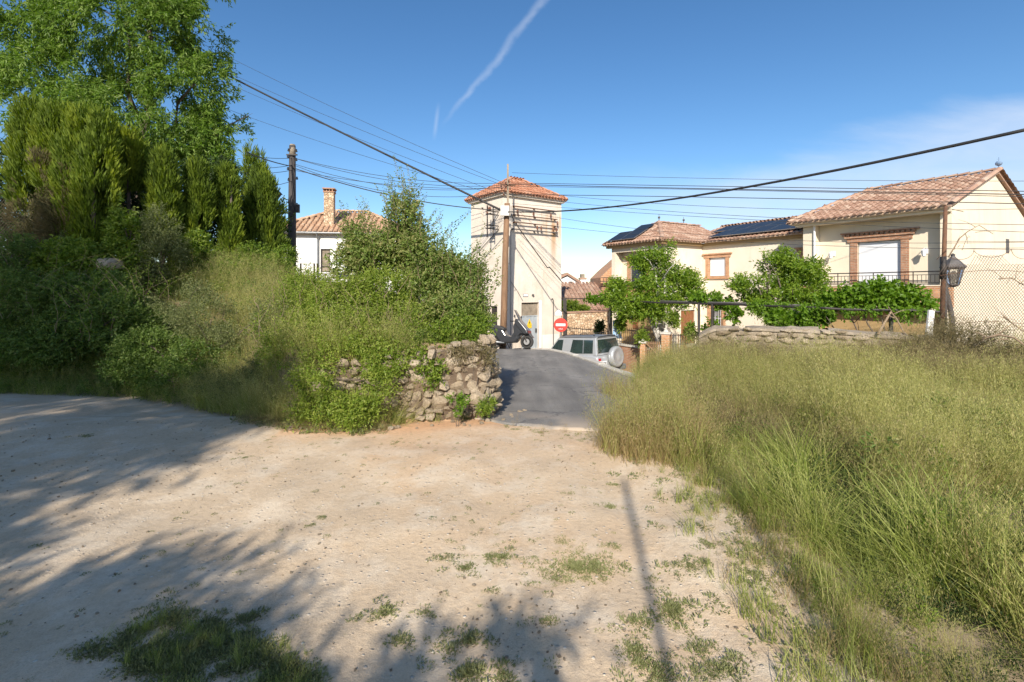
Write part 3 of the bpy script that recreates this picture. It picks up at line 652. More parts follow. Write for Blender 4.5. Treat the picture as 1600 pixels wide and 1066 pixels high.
def limbs(base, targets, r0, parent, mat_, trunk_h=.35, name='branch', tname='trunk', n=7, tw=.35):
    """a trunk and limbs that reach for the lobes of the crown"""
    base = Vector(base); ctr = sum((Vector(t) for t in targets), Vector())/len(targets); fork = base.lerp(ctr, trunk_h); fork.x = base.x*.8+fork.x*.2
    t = MB(); path = [base + Vector((0, 0, -.15))]
    for i in range(1, 6):
        q = base.lerp(fork, i/5); path.append(q + Vector((random.uniform(-1, 1), random.uniform(-1, 1), 0))*r0*.4)
    t.tube(path, [r0*1.25] + [r0*(1-.07*i) for i in range(1, 6)], 9); t.build(tname, mat_, parent, True)
    for tg in targets:
        m = MB(); tg = Vector(tg); pp = [path[-1]]; L = (tg-fork).length
        for i in range(1, 6):
            s = i/5; q = path[-1].lerp(tg, s) + Vector((random.uniform(-1, 1), random.uniform(-1, 1), random.uniform(-.5, 1)))*L*.045; q.z += L*.08*math.sin(math.pi*s); pp.append(q)
        m.tube(pp, [r0*.62*(1-.8*i/5)+.004 for i in range(6)], 6)
        for j in range(3):
            a = pp[random.randint(1, 4)]; b = a + Vector((random.uniform(-1, 1), random.uniform(-1, 1), random.uniform(.1, 1)))*L*tw
            m.tube([a, a.lerp(b, .5)+Vector((0, 0, .04*L)), b], [r0*.25, r0*.15, .003], 5)
        m.build(name, mat_, parent, True)
def LB(px, py, D, rx, ry, rd=None):      # a lobe of a crown: where it shows, and its size in the photograph at that distance
    k = D/F; return (P(px, py, D), (rx*k, (rd if rd else (rx+ry)*.5*k), ry*k))
def plant(name, label, cat, lobes, mat_, base=None, group=None, bark='bark', r0=.03, kind='f', limbs_n=6, **kw):
    if base is None:
        c = lobes[0][0]; base = (c.x, c.y, float(gz(c.x, c.y)))
    root = empty(name, base, label, cat, group)
    if limbs_n:
        tg = [c for c, r in lobes][:limbs_n]; limbs(base, tg, r0, root, M[bark], tname='trunk' if r0 > .05 else 'stem')
    if kind == 'f': foliage('crown' if cat == 'tree' else 'foliage', lobes, mat_, root, **kw)
    else: spray('crown', lobes, mat_, root, **kw)
    return root

# --- grass scattering: one object of plants nobody could count, drawn by geometry nodes
HID = bpy.data.collections.new('tuft_sources')
def proto_obj(me):
    o = bpy.data.objects.new(me.name, me); HID.objects.link(o); return o
def strip_mesh(name, mat_, strips, tints):
    V = []; Fq = []; T = []
    for pts, t in zip(strips, tints):
        b = len(V); V += pts; k = len(pts)//2
        for i in range(k-1): Fq.append((b+2*i, b+2*i+1, b+2*i+3, b+2*i+2)); T.append(t)
    return mesh_np(name, V, Fq, T, mat_)
def blade(b, az, h, lean, w, seg=4, droop=1.0):
    out = []; sx, sy = -math.sin(az)*w/2, math.cos(az)*w/2
    for i in range(seg+1):
        s = i/seg; r = lean*h*s**(1.6*droop); z = h*s*(1-.22*lean*s*s); ww = (1-s**1.8)+.05
        x, y = b[0]+math.cos(az)*r, b[1]+math.sin(az)*r; out += [(x-sx*ww, y-sy*ww, z), (x+sx*ww, y+sy*ww, z)]
    return out
def tuft_green(seed, n=34, h=.5, w=.006, spread=.07, lean=.5):
    r = random.Random(seed); S, T = [], []
    for i in range(n):
        S.append(blade((r.gauss(0, spread), r.gauss(0, spread)), r.uniform(0, 6.28), h*r.uniform(.45, 1.1), lean*r.uniform(.3, 1.5), w*r.uniform(.6, 1.3))); T.append(r.random())
    return proto_obj(strip_mesh('green_tuft', M['grass_green'], S, T))
def tuft_oat(seed, n=9, h=.75, mat_='grass_oat', spk=16, leafy=8, lean=.35):
    r = random.Random(seed); S, T = [], []
    for i in range(n):
        b = (r.gauss(0, .06), r.gauss(0, .06)); az = r.uniform(0, 6.28); H = h*r.uniform(.65, 1.1); ln = lean*r.uniform(.3, 1.5)
        S.append(blade(b, az, H, ln, .0028, 4)); T.append(r.uniform(.3, .9))
        for k in range(spk):       # drooping spikelets round the top third
            s = r.uniform(.55, 1.0); rr = ln*H*s**1.6; z = H*s*(1-.22*ln*s*s); a2 = r.uniform(0, 6.28); q = r.uniform(.01, .055)*(1.3-s*.5)
            x = b[0]+math.cos(az)*rr; y = b[1]+math.sin(az)*rr; ex, ey, ez = x+math.cos(a2)*q, y+math.sin(a2)*q, z-r.uniform(-.02, .03)
            L = r.uniform(.016, .032); w = r.uniform(.0028, .0055); a3 = r.uniform(0, 3.14); wx, wy = math.cos(a3)*w/2, math.sin(a3)*w/2; dx, dy = math.cos(a2)*L*.5, math.sin(a2)*L*.5
            S.append([(ex, ey, ez), (ex+1e-4, ey, ez), (ex+dx*.5-wx, ey+dy*.5-wy, ez-L*.45), (ex+dx*.5+wx, ey+dy*.5+wy, ez-L*.45), (ex+dx, ey+dy, ez-L), (ex+dx+1e-4, ey+dy, ez-L)]); T.append(r.random())
    for i in range(leafy):
        S.append(blade((r.gauss(0, .07), r.gauss(0, .07)), r.uniform(0, 6.28), h*r.uniform(.3, .7), r.uniform(.2, .8), .0055)); T.append(r.uniform(0, .6))
    return proto_obj(strip_mesh('oat_tuft', M[mat_], S, T))
def weed_mesh(seed, mat_='leaf_weed', n=46, R_=.055, h=.022):
    r = np.random.default_rng(seed); a = r.random(n)*6.283; q = r.random(n)**.5*R_; b = np.stack([np.cos(a)*q, np.sin(a)*q, r.random(n)*h*(1.1-q/R_)], 1)
    d = norm(np.stack([np.cos(a)*.8, np.sin(a)*.8, r.uniform(.2, 1.4, n)], 1) + r.normal(size=(n, 3))*.35)
    return leaves_mesh('weed_tuft', M[mat_], b, d, r.uniform(.012, .03, n), r.uniform(.005, .011, n), r.random(n), .05)
def leafy_tuft(seed, mat_, n=140, h=.45, R_=.16, ll=.05, lw=.02):
    r = np.random.default_rng(seed); a = r.random(n)*6.283; q = r.random(n)**.6*R_; z = r.random(n)**.8*h; q = q*(1-.4*z/h)
    b = np.stack([np.cos(a)*q, np.sin(a)*q, z], 1); d = norm(np.stack([np.cos(a), np.sin(a), r.uniform(-.1, .9, n)], 1) + r.normal(size=(n, 3))*.6)
    return proto_obj(leaves_mesh('leafy_tuft', M[mat_], b, d, ll*r.uniform(.5, 1.3, n), lw*r.uniform(.6, 1.2, n), r.random(n), .1))
def scatter(name, pts, rots, scl, idx, protos, kind='stuff'):
    n = len(pts); me = bpy.data.meshes.new(name); me.vertices.add(n); me.vertices.foreach_set('co', np.asarray(pts, np.float32).ravel())
    a = me.attributes.new('rot', 'FLOAT_VECTOR', 'POINT'); a.data.foreach_set('vector', np.asarray(rots, np.float32).ravel())
    a = me.attributes.new('scl', 'FLOAT', 'POINT'); a.data.foreach_set('value', np.asarray(scl, np.float32))
    a = me.attributes.new('idx', 'INT', 'POINT'); a.data.foreach_set('value', np.asarray(idx, np.int32))
    o = obj_of(name, me); tag(o, kind=kind)
    g = bpy.data.node_groups.new(name, 'GeometryNodeTree'); g.interface.new_socket('Geometry', in_out='INPUT', socket_type='NodeSocketGeometry'); g.interface.new_socket('Geometry', in_out='OUTPUT', socket_type='NodeSocketGeometry')
    N = g.nodes; L = g.links; gi = N.new('NodeGroupInput'); go = N.new('NodeGroupOutput'); jn = N.new('GeometryNodeJoinGeometry')
    def attr(nm, ty):
        x = N.new('GeometryNodeInputNamedAttribute'); x.data_type = ty; x.inputs['Name'].default_value = nm; return x.outputs['Attribute']
    ra = attr('rot', 'FLOAT_VECTOR'); sa = attr('scl', 'FLOAT'); ia = attr('idx', 'INT')
    for k, p in enumerate(protos):
        oi = N.new('GeometryNodeObjectInfo'); oi.inputs['Object'].default_value = p; oi.inputs['As Instance'].default_value = True
        cmp_ = N.new('FunctionNodeCompare'); cmp_.data_type = 'INT'; cmp_.operation = 'EQUAL'
        ii = [s for s in cmp_.inputs if s.type == 'INT']; L.new(ia, ii[0]); ii[1].default_value = k
        ip = N.new('GeometryNodeInstanceOnPoints'); L.new(gi.outputs[0], ip.inputs['Points']); L.new(cmp_.outputs[0], ip.inputs['Selection'])
        L.new(oi.outputs['Geometry'], ip.inputs['Instance']); L.new(ra, ip.inputs['Rotation']); L.new(sa, ip.inputs['Scale']); L.new(ip.outputs[0], jn.inputs[0])
    L.new(jn.outputs[0], go.inputs[0]); m = o.modifiers.new('scatter', 'NODES'); m.node_group = g
    return o
# ------------------------------------------------------------------ buildings
U2 = Vector((.515, -.857, 0)); V2 = Vector((.857, .515, 0)); ZV = Vector((0, 0, 1))
def frame(o, u, v): return Matrix(((u.x, v.x, 0, o[0]), (u.y, v.y, 0, o[1]), (0, 0, 1, o[2]), (0, 0, 0, 1)))
def wall_cells(mb, L, z0, z1, th, ops, s0=0.0, side=1):
    """a wall along the frame's first axis from s0 to L, thickness th inward, with real openings (a, b, za, zb)"""
    S = sorted({s0, L, *[o[0] for o in ops], *[o[1] for o in ops]}); Z = sorted({z0, z1, *[o[2] for o in ops], *[o[3] for o in ops]})
    for i in range(len(S)-1):
        k = 0
        while k < len(Z)-1:
            sm = (S[i]+S[i+1])/2
            def hole(q): zm = (Z[q]+Z[q+1])/2; return any(o[0] < sm < o[1] and o[2] < zm < o[3] for o in ops)
            if hole(k): k += 1; continue
            j = k
            while j+1 < len(Z)-1 and not hole(j+1): j += 1
            mb.bx(S[i], S[i+1], *((0, th) if side > 0 else (-th, 0)), Z[k], Z[j+1]); k = j+1
def inpoly(x, y, poly):
    c = False; n = len(poly)
    for i in range(n):
        ax, ay = poly[i]; bx, by = poly[(i+1) % n]
        if (ay > y) != (by > y) and x < (bx-ax)*(y-ay)/(by-ay)+ax: c = not c
    return c
def tile_plane(tl, base, O, e, s, poly, pitch=.2, course=.34, r=.075):
    """barrel tiles on a roof plane: O eave start, e along the eave, s up the slope, poly in (a, b) metres; tl takes tiles, base the bed below"""
    e = e.normalized(); s = s.normalized(); n = e.cross(s).normalized()
    if n.z < 0: n = -n
    base.prism([O + e*a + s*b for a, b in poly], n*-.06)
    a0 = min(p[0] for p in poly); a1 = max(p[0] for p in poly); b1 = max(p[1] for p in poly); b0 = min(p[1] for p in poly)
    a = a0 + pitch/2
    while a < a1:
        b = b0 - .06
        jit = random.uniform(-.015, .015)
        while b < b1:
            if inpoly(a, b+course*.35 if b > b0 else b0+.02, poly):
                pts = []
                t = random.random(); ln = course*1.16; rr = r*random.uniform(.93, 1.05); off = random.uniform(-.008, .008); q = random.uniform(-.012, .012)
                for end, (bb, r_, lift) in enumerate(((b, rr, .034), (b+ln, rr*.82, .004))):
                    for k in range(5):
                        an = math.pi*k/4; pts.append(O + e*(a+off+jit+q*end+math.cos(an)*r_) + s*bb + n*(lift+math.sin(an)*r_*.85))
                tl.add(pts, [(k, k+1, k+6, k+5) for k in range(4)] + [(0, 4, 3, 2, 1)], t)
            b += course
        a += pitch
def ridge_tiles(tl, p, q, r=.10, step=.38):
    p = Vector(p); q = Vector(q); d = (q-p); L = d.length; d.normalize(); sd = d.cross(ZV).normalized(); up = sd.cross(d).normalized(); k = 0
    while k*step < L:
        a = p + d*k*step; b = p + d*min(L+.03, (k+1.12)*step); pts = []
        for c, rr, l in ((a, r*.85, .0), (b, r*1.05, .02)):
            for j in range(6):
                an = math.pi*j/5; pts.append(c + sd*math.cos(an)*rr + up*(math.sin(an)*rr*.8+l-.01))
        tl.add(pts, [(j, j+1, j+7, j+6) for j in range(5)], random.random()); k += 1
def solve_s(o, d, px):     # how far along a wall a column of the photograph lies
    r = (px-800)/F; return (r*o.y - o.x)/(d.x - r*d.y)
def eave_scallops(mb, O, e, L, drop=0.0, pitch=.2):
    """a row of small half-tiles bedded in mortar under the eave"""
    a = pitch/2; e = e.normalized(); out = Vector((e.y, -e.x, 0))
    while a < L:
        p = O + e*a; pts = []
        for d_ in (0, .14):
            for k in range(5):
                an = math.pi*k/4; pts.append(p - out*d_ + e*math.cos(an)*.07 + ZV*(math.sin(an)*.06 - drop))
        mb.add(pts, [(k, k+1, k+6, k+5) for k in range(4)] + [(0, 4, 3, 2, 1)], .95); a += pitch

def brick_surround(name, fr, s0, s1, z0, z1, parent, w=.2, th=.035, sill=True, mat_='brick', head=.0):
    mb = MB(); mb.M = fr
    mb.bx(s0-w, s0, -th, .10, z0, z1); mb.bx(s1, s1+w, -th, .10, z0, z1)
    mb.bx(s0-w-head, s1+w+head, -th-.02, .10, z1+.002, z1+.16)
    if head: mb.bx(s0-w-head-.08, s1+w+head+.08, -th-.07, .05, z1+.162, z1+.23)
    if sill: mb.bx(s0-w-.03, s1+w+.03, -th-.05, .10, z0-.14, z0-.002)
    return mb.build(name, M[mat_], parent)
def shutter(fr, s0, s1, z0, z1, parent, depth=.09, pitch=.055):
    mb = MB(); mb.M = fr; z = z0
    while z < z1-.001:
        h = min(pitch, z1-z); mb.bx(s0, s1, depth, depth+.02, z, z+h-.006, .5); mb.bx(s0, s1, depth+.008, depth+.02, z+h-.006, z+h, .5); z += pitch
    o = mb.build('roller_shutter', M['shutter'], parent); o['kind'] = 'stuff' if False else 'thing'; del o['kind']
    return o

# ---------- electrical tower
TC0 = Vector((-.41, 22.0, 0)); TW = Vector((.809, .588, 0)); TL_ = Vector((-.588, .809, 0)); WR, WL, TT, TB = 3.55, 2.80, 5.95, -2.7
def build_tower():
    rt = empty('transformer_tower', (TC0.x+1, TC0.y+2, -1.3), 'tall square plastered transformer tower with red tiled pyramid roof', 'tower')
    FR = frame(TC0, TW, TL_); FL = frame(TC0, TL_, TW)
    sd0 = solve_s(TC0, TW, 815); sd1 = solve_s(TC0, TW, 842); zb = 1.6-95/F*23.0; zt = zb+2.2
    mb = MB(); mb.M = FR; wall_cells(mb, WR, TB, TT, .30, [(sd0, sd1, zb, zt)])
    s7 = solve_s(TC0, TL_, 752)
    m2 = MB(); m2.M = FL; wall_cells(m2, WL, TB, TT, .30, [(s7-.18, s7+.02, 5.05, 5.50), (solve_s(TC0, TL_, 775)-.1, solve_s(TC0, TL_, 765), -.15, .75)], s0=.302)
    for x in (m2,): mb.M = None; mb.add(x.v, x.f)
    mb.M = FR; mb.bx(.302, WR, WL-.30, WL, TB, TT); mb.bx(WR-.30, WR, .302, WL-.302, TB, TT)
    mb.build('wall', M['plaster'], rt)
    sm = MB(); sm.M = FL; sm.bx(s7-.18, s7+.02, .12, .15, 5.05, 5.5); sm.build('window', M['iron'], rt); sm = MB(); sm.M = FL; sm.bx(solve_s(TC0, TL_, 775)-.1, solve_s(TC0, TL_, 765), .12, .15, -.15, .75); sm.build('window', M['iron'], rt)
    # white painted corner strip and low patch
    st = MB(); st.M = FR; st.bx(sd1, sd1+.16, -.012, .05, zb, zt+.1); st.build('door_jamb', M['white'], rt)
    pt_ = MB(); pt_.M = FR; pt_.bx(sd1+.22, WR-.15, -.008, .05, zb-.15, zb+.62); pt_.build('plaster_patch', M['white_wall'], rt)
    # door
    d = MB(); d.M = FR; nn = 9; w = (sd1-sd0)/nn
    for i in range(nn): d.bx(sd0+i*w+.004, sd0+(i+1)*w-.004, .10+.012*(i % 2), .14, zb, zb+1.52)
    d.bx(sd0, sd1, .09, .13, zb+1.53, zb+1.58); door = d.build('door', M['door_metal'], rt)
    t = MB(); t.M = FR; t.bx(sd0, sd1, .10, .14, zb+1.58, zt); t.build('transom_panel', M['concrete'], rt)
    y_ = MB(); y_.M = FR; c = sd0+.52*(sd1-sd0); y_.prism([(c-.15, .09, zb+1.12), (c+.15, .09, zb+1.12), (c, .09, zb+1.42)], (0, .008, 0)); y_.bx(c-.13, c+.13, .09, .098, zb+.98, zb+1.11); y_.build('warning_sign', M['yellow'], door)
    b_ = MB(); b_.M = FR; b_.prism([(c+.02, .082, zb+1.34), (c-.04, .082, zb+1.22), (c, .082, zb+1.22), (c-.02, .082, zb+1.14), (c+.04, .082, zb+1.25), (c, .082, zb+1.25)], (0, .006, 0)); b_.build('bolt_symbol', M['iron'], door)
    hd = MB(); hd.M = FR; hd.bx(sd1-.14, sd1-.09, .05, .10, zb+.75, zb+.95); hd.build('handle', M['iron'], door)
    pl = MB(); pl.M = FR; s5 = solve_s(TC0, TW, 817); pl.bx(s5, s5+.30, -.02, -.002, zt+.28, zt+.42); p_ = pl.build('name_plate', M['steel'], rt)
    q = MB(); q.M = FR; q.bx(s5+.02, s5+.28, -.024, -.0205, zt+.30, zt+.40); q.build('plate_face', M['white'], p_)
    q = MB(); q.M = FR; s6 = solve_s(TC0, TW, 832); q.lathe([(.05, 0), (.06, .04), (.05, .08), (0, .085)], (s6, -.0, zt+.35), (0, -1, 0), 10); q.build('bell_push', M['iron_grey'], rt)
    # conduits
    cd = MB(); cd.M = FR; s8 = solve_s(TC0, TW, 864); cd.tube([(s8-.12, -.03, 1.05), (s8-.05, -.03, 1.08), (s8, -.03, .98), (s8, -.03, -1.2)], .022, 8); cd.build('conduit', M['iron_grey'], rt)
    cd = MB(); cd.M = FR; cd.tube([(.42, -.03, 5.4), (.42, -.03, -1.1)], .018, 6); cd.build('conduit', M['steel'], rt)
    # roof
    oh = .22; ez = 5.98; C0 = TC0 - TW*oh - TL_*oh; LR, LL = WR+2*oh, WL+2*oh; A = [C0, C0+TW*LR, C0+TW*LR+TL_*LL, C0+TL_*LL]
    A = [Vector((p.x, p.y, ez)) for p in A]; apex = Vector(((A[0].x+A[2].x)/2, (A[0].y+A[2].y)/2, ez+1.02))
    rl = .35; ap1 = apex - TW*rl; ap2 = apex + TW*rl
    tl = MB(); bs = MB()
    def plane(p, q, t0, t1):
        e = (q-p).normalized(); L = (q-p).length; a0 = (t0-p).dot(e); a1 = (t1-p).dot(e); foot = p + e*a0; s = (t0-foot); h = s.length
        poly = [(0, 0), (L, 0), (a1, h), (a0, h)] if abs(a1-a0) > .01 else [(0, 0), (L, 0), (a0, h)]
        tile_plane(tl, bs, p, e, s, poly, .19, .30, .072)
    plane(A[0], A[1], ap1, ap2); plane(A[3], A[0], ap1, ap1); plane(A[1], A[2], ap2, ap2); plane(A[2], A[3], ap2, ap1)
    for a, b in ((A[0], ap1), (A[1], ap2), (A[2], ap2), (A[3], ap1), (ap1, ap2)): ridge_tiles(tl, a+ZV*.05, b+ZV*.05, .09, .33)
    rf = bs.build('roof', M['tile_red'], rt); ti = tl.build('tiles', M['tile_red'], rf, fixn=False); ti['kind'] = 'stuff'
    so = MB(); so.M = frame(TC0, TW, TL_); so.bx(-.17, WR+.17, -.17, WL+.17, ez-.10, ez-.05); so.bx(-.12, WR+.12, -.12, WL+.12, ez-.17, ez-.10); so.build('eave_cornice', M['plaster'], rt)
    sc = MB(); eave_scallops(sc, A[0]+ZV*-.05, TW, LR, .02); eave_scallops(sc, A[3]+ZV*-.05, -TL_, LL, .02); sc.build('eave_scallops', M['tile_red'], rt)['kind'] = 'stuff'
    # crossarms with insulators on the right face
    sa, sb = solve_s(TC0, TW, 799), solve_s(TC0, TW, 868)
    def arm(z, s0, s1, r=.035, m='rust', out=.10):
        k = MB(); k.M = FR; k.bx(s0, s1, -out-.06, -out, z-r, z+r)
        for s in (s0+.1, (s0+s1)/2, s1-.1): k.bx(s-.03, s+.03, -out, .02, z-.03, z+.03)
        return k.build('crossarm', M[m], rt)
    arm(5.36, sa, sb-.1, .022, 'rust'); arm(4.96, sa, sb, .018, 'rust'); arm(4.62, sa, sb, .016, 'rust', .12); arm(4.30, sa-.1, sb, .024, 'iron_grey', .14)
    def insul(s, z, out):
        k = MB(); k.M = FR; k.tube([(s, -out, z), (s, -out, z+.08)], .012, 6)
        k.lathe([(.0, .05), (.05, .06), (.055, .09), (.03, .11), (.05, .13), (.045, .17), (.02, .19), (.035, .21), (0, .23)], (s, -out, z), (0, 0, 1), 10); k.build('insulator', M['porcelain'], rt)
    for px, z, o_ in ((806, 5.0, .13), (831, 5.0, .13), (858, 5.0, .13), (836, 4.33, .17), (842, 4.33, .17), (861, 4.33, .17), (866, 4.33, .17), (868, 4.65, .15)): insul(solve_s(TC0, TW, px), z, o_)
    # bracket on the left face
    sl = solve_s(TC0, TL_, 779)
    k = MB(); k.M = FL
    for o_ in (-.30, -.62): k.bx(sl-.02, sl+.02, o_-.02, o_+.02, 3.9, 5.35)
    for z in (4.3, 4.45, 4.95, 5.10): k.bx(sl-.32, sl+.12, -.64, -.60, z-.02, z+.02); k.bx(sl-.02, sl+.02, -.62, .02, z-.02, z+.02)
    k.build('bracket', M['iron'], rt)
    for i, z in enumerate((5.12, 5.12, 4.97)):
        q = MB(); q.M = FL; q.lathe([(0, 0), (.045, .01), (.05, .05), (.025, .07), (.045, .09), (.03, .14), (0, .15)], (sl-.25+.13*i, -.62, z), (0, 0, 1), 10); q.build('insulator', M['porcelain'], rt)
    # dark tubes on the faces; the right-face pair draws wire shadows as shapes
    k = MB(); k.M = FR; k.tube([(.35, -.12, 5.0), (.55, -.10, 4.7), (1.2, -.04, 4.05), (2.6, -.035, 2.6), (2.75, -.035, 2.62), (WR+.02, -.03, 1.9)], .016, 5); k.build('wall_dark_line', M['cable'], rt)  # tube added where a thick cable's shadow crosses the plaster
    k = MB(); k.M = FR; k.tube([(.4, -.04, 1.9), (.75, -.04, 1.5), (1.1, -.04, 1.0)], .010, 5); k.build('wall_dark_line', M['cable'], rt)  # short tube drawn in place of a diagonal shadow
    k = MB(); k.M = FL; k.tube([(sl-.1, -.05, 4.3), (1.9, -.04, 3.45), (2.1, -.04, 3.62), (WL, -.04, 3.3)], .014, 5); k.build('wall_dark_line', M['cable'], rt)
build_tower()

# ---------- right house with the balcony
FH = Vector((12.05, 20.0, 0)); LH = 4.75; RC = .36
def build_right_house():
    rt = empty('balcony_house', (14, 19, -2), 'cream house with brick balcony parapet and gabled tile roof at the right', 'house')
    fr = frame(FH, U2, V2); ez = 4.25; ap = 4.18
    FR0 = FH + V2*RC
    fr1 = frame(FR0, U2, V2)
    s0 = solve_s(FR0, U2, 1340); s1 = solve_s(FR0, U2, 1408)
    w = MB(); w.M = fr1; wall_cells(w, LH-.30, .9, ez-.05, .25, [(s0, s1, .95, 3.35)], s0=.45)
    w.M = fr; w.bx(0, .45, 0, 8.4, -3.2, ez-.02); w.bx(LH-.30, LH, 0, 8.3, -3.2, ez-.02); w.bx(.45, LH-.30, 8.1, 8.4, -3.2, ez)
    # gable triangle
    w.prism([(LH-.29, .02, ez-.03), (LH-.29, 8.34, ez-.03), (LH-.29, ap, ez+1.62)], (.28, 0, 0))
    w.build('wall', M['cream'], rt)
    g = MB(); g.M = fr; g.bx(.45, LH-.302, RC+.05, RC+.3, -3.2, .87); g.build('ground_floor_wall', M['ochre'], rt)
    for a, b in ((.9, 1.7), (2.7, 3.6)):
        q = MB(); q.M = fr; q.bx(a, b, RC+.0, RC+.048, -2.3, -.2); q.build('door', M['wood_door'], rt)
    sl = MB(); sl.M = fr; sl.bx(.452, LH-.302, -.05, RC+.0, .78, .94); sl.build('balcony_slab', M['cream'], rt); sl = MB(); sl.M = fr; sl.bx(.452, LH-.302, .05, RC, ez-.12, ez-.04); sl.build('balcony_ceiling', M['cream'], rt)
    pa = MB(); pa.M = fr; pa.bx(-.02, LH+.02, -.06, .12, .93, 1.66); pa.build('brick_parapet', M['brick_orange'], rt)
    cp = MB(); cp.M = fr; cp.bx(-.03, LH+.03, -.08, .14, 1.662, 1.70); cp.build('parapet_coping', M['cream'], rt)
    # railing
    rl = MB(); rl.M = fr; rl.tube([(0, .03, 2.16), (LH-.05, .03, 2.16)], .022, 6); rl.tube([(0, .03, 2.05), (LH-.05, .03, 2.05)], .012, 6); rl.tube([(0, .03, 1.78), (LH-.05, .03, 1.78)], .012, 6)
    ra = rl.build('railing', M['iron'], rt); x = .1
    while x < LH-.1:
        b = MB(); b.M = fr; big = abs((x-.1) % 1.2) < .06
        b.tube([(x, .03, 1.70 if big else 1.78), (x, .03, 2.16 if big else 2.05)], .017 if big else .009, 5); b.build('baluster', M['iron'], ra); x += .12
    brick_surround('brick_surround', fr1, s0, s1, .96, 3.35, rt, .24, .04, False, 'brick', .1)
    lt = MB(); lt.M = fr1; x = s0-.5
    while x < s1+.5: lt.bx(x, x+.1, -.10, -.02, 3.60, 3.68); x += .16
    lt.bx(s0-.55, s1+.55, -.13, -.0, 3.682, 3.74); lt.build('lintel_moulding', M['brick'], rt)
    win = MB(); win.M = fr1; win.bx(s0, s1, .12, .16, .96, 3.34); wi = win.build('window', M['glass'], rt); shutter(fr1, s0+.02, s1-.02, .97, 3.33, wi, .07)
    for px, z in ((1303, 1.6+53/F*19.4), (1448, 1.6+57/F*17.0)):
        s = solve_s(FR0, U2, px); m = MB(); m.M = fr1
        m.bx(s-.05, s+.05, -.03, 0, z-.1, z+.1); m.tube([(s, 0, z+.0), (s, -.16, z+.10), (s, -.24, z+.04)], .012, 6)
        m.lathe([(0, .12), (.03, .10), (.10, .04), (.085, .035), (.055, -.14), (.02, -.17), (0, -.19)], (s, -.24, z-.04), (0, 0, 1), 6); m.build('wall_lantern', M['white'], rt)
    dp = MB(); dp.M = fr; dp.tube([(.47, -.05, ez-.1), (.47, -.05, .9)], .04, 8); dp.build('downpipe', M['white'], rt)
    so = MB(); so.M = fr; so.bx(-.35, LH+.02, -.36, 1.02, ez-.05, ez+.0); so.bx(-.2, LH+.01, -.24, -.0, ez-.14, ez-.052); so.build('eave_cornice', M['cream'], rt)
    # gable details
    gw = MB(); gw.M = fr; gg = FH + U2*LH; t = solve_s(gg, V2, 1574); gw.bx(LH-.02, LH+.012, t-.18, t+.18, 2.95, 3.5); gw.build('window', M['iron_grey'], rt)
    # roof
    tl = MB(); bs = MB(); z = ez+.03
    def Q(s, t, h=0): return FH + U2*s + V2*t + ZV*(z+h)
    oh = .42; rise = 1.66; H0 = Q(-.4, -oh); H1 = Q(LH+.10, -oh); A1 = Q(LH+.10, ap, rise); A0 = Q(.55+.2, ap, rise); back = Q(LH+.1, 8.8); bl = Q(-.4, 8.8)
    sv = (V2*(ap+oh) + ZV*rise); ln = sv.length
    tile_plane(tl, bs, H0, U2, sv, [(0, 0), (LH+.5, 0), (LH+.5, ln), (1.15, ln)], .215, .35, .08)
    e2 = -V2; L2 = 9.2; s2 = (U2*1.15 + ZV*rise); tile_plane(tl, bs, bl, e2, s2, [(0, 0), (L2, 0), (L2/2, s2.length)], .215, .35, .08)
    s3 = (-V2*(8.8-ap) + ZV*rise); tile_plane(tl, bs, back, -U2, s3, [(0, 0), (LH+.5, 0), (LH-.65, s3.length), (0, s3.length)], .215, .35, .08)
    for a, b in ((H0, A0), (A0, A1), (H1+U2*.02, A1+U2*.02), (back+U2*.02, A1+U2*.02), (bl, A0)): ridge_tiles(tl, a+ZV*.07, b+ZV*.07, .10, .36)
    rf = bs.build('roof', M['tile'], rt); ti = tl.build('tiles', M['tile'], rf, fixn=False); ti['kind'] = 'stuff'
    sc = MB(); eave_scallops(sc, H0+ZV*-.06, U2, LH+.5, .0, .215); sc.build('eave_scallops', M['tile_pale'], rt)['kind'] = 'stuff'
    # finial
    fn = MB(); a = A1 + ZV*.1; fn.lathe([(.03, 0), (.02, .10), (.09, .14), (.11, .2), (.07, .27), (.0, .29)], a, (0, 0, 1), 12); fn.tube([a+ZV*.27, a+ZV*.42], .01, 5); fn.box(a+ZV*.36, (.12, .01, .01)); fn.build('finial', M['blue_glaze'], rt)
M['blue_glaze'] = mat('glazed_blue_ceramic', (.10, .18, .32), (.25, .33, .42), 12, .25, 0, coat=.5)
build_right_house()

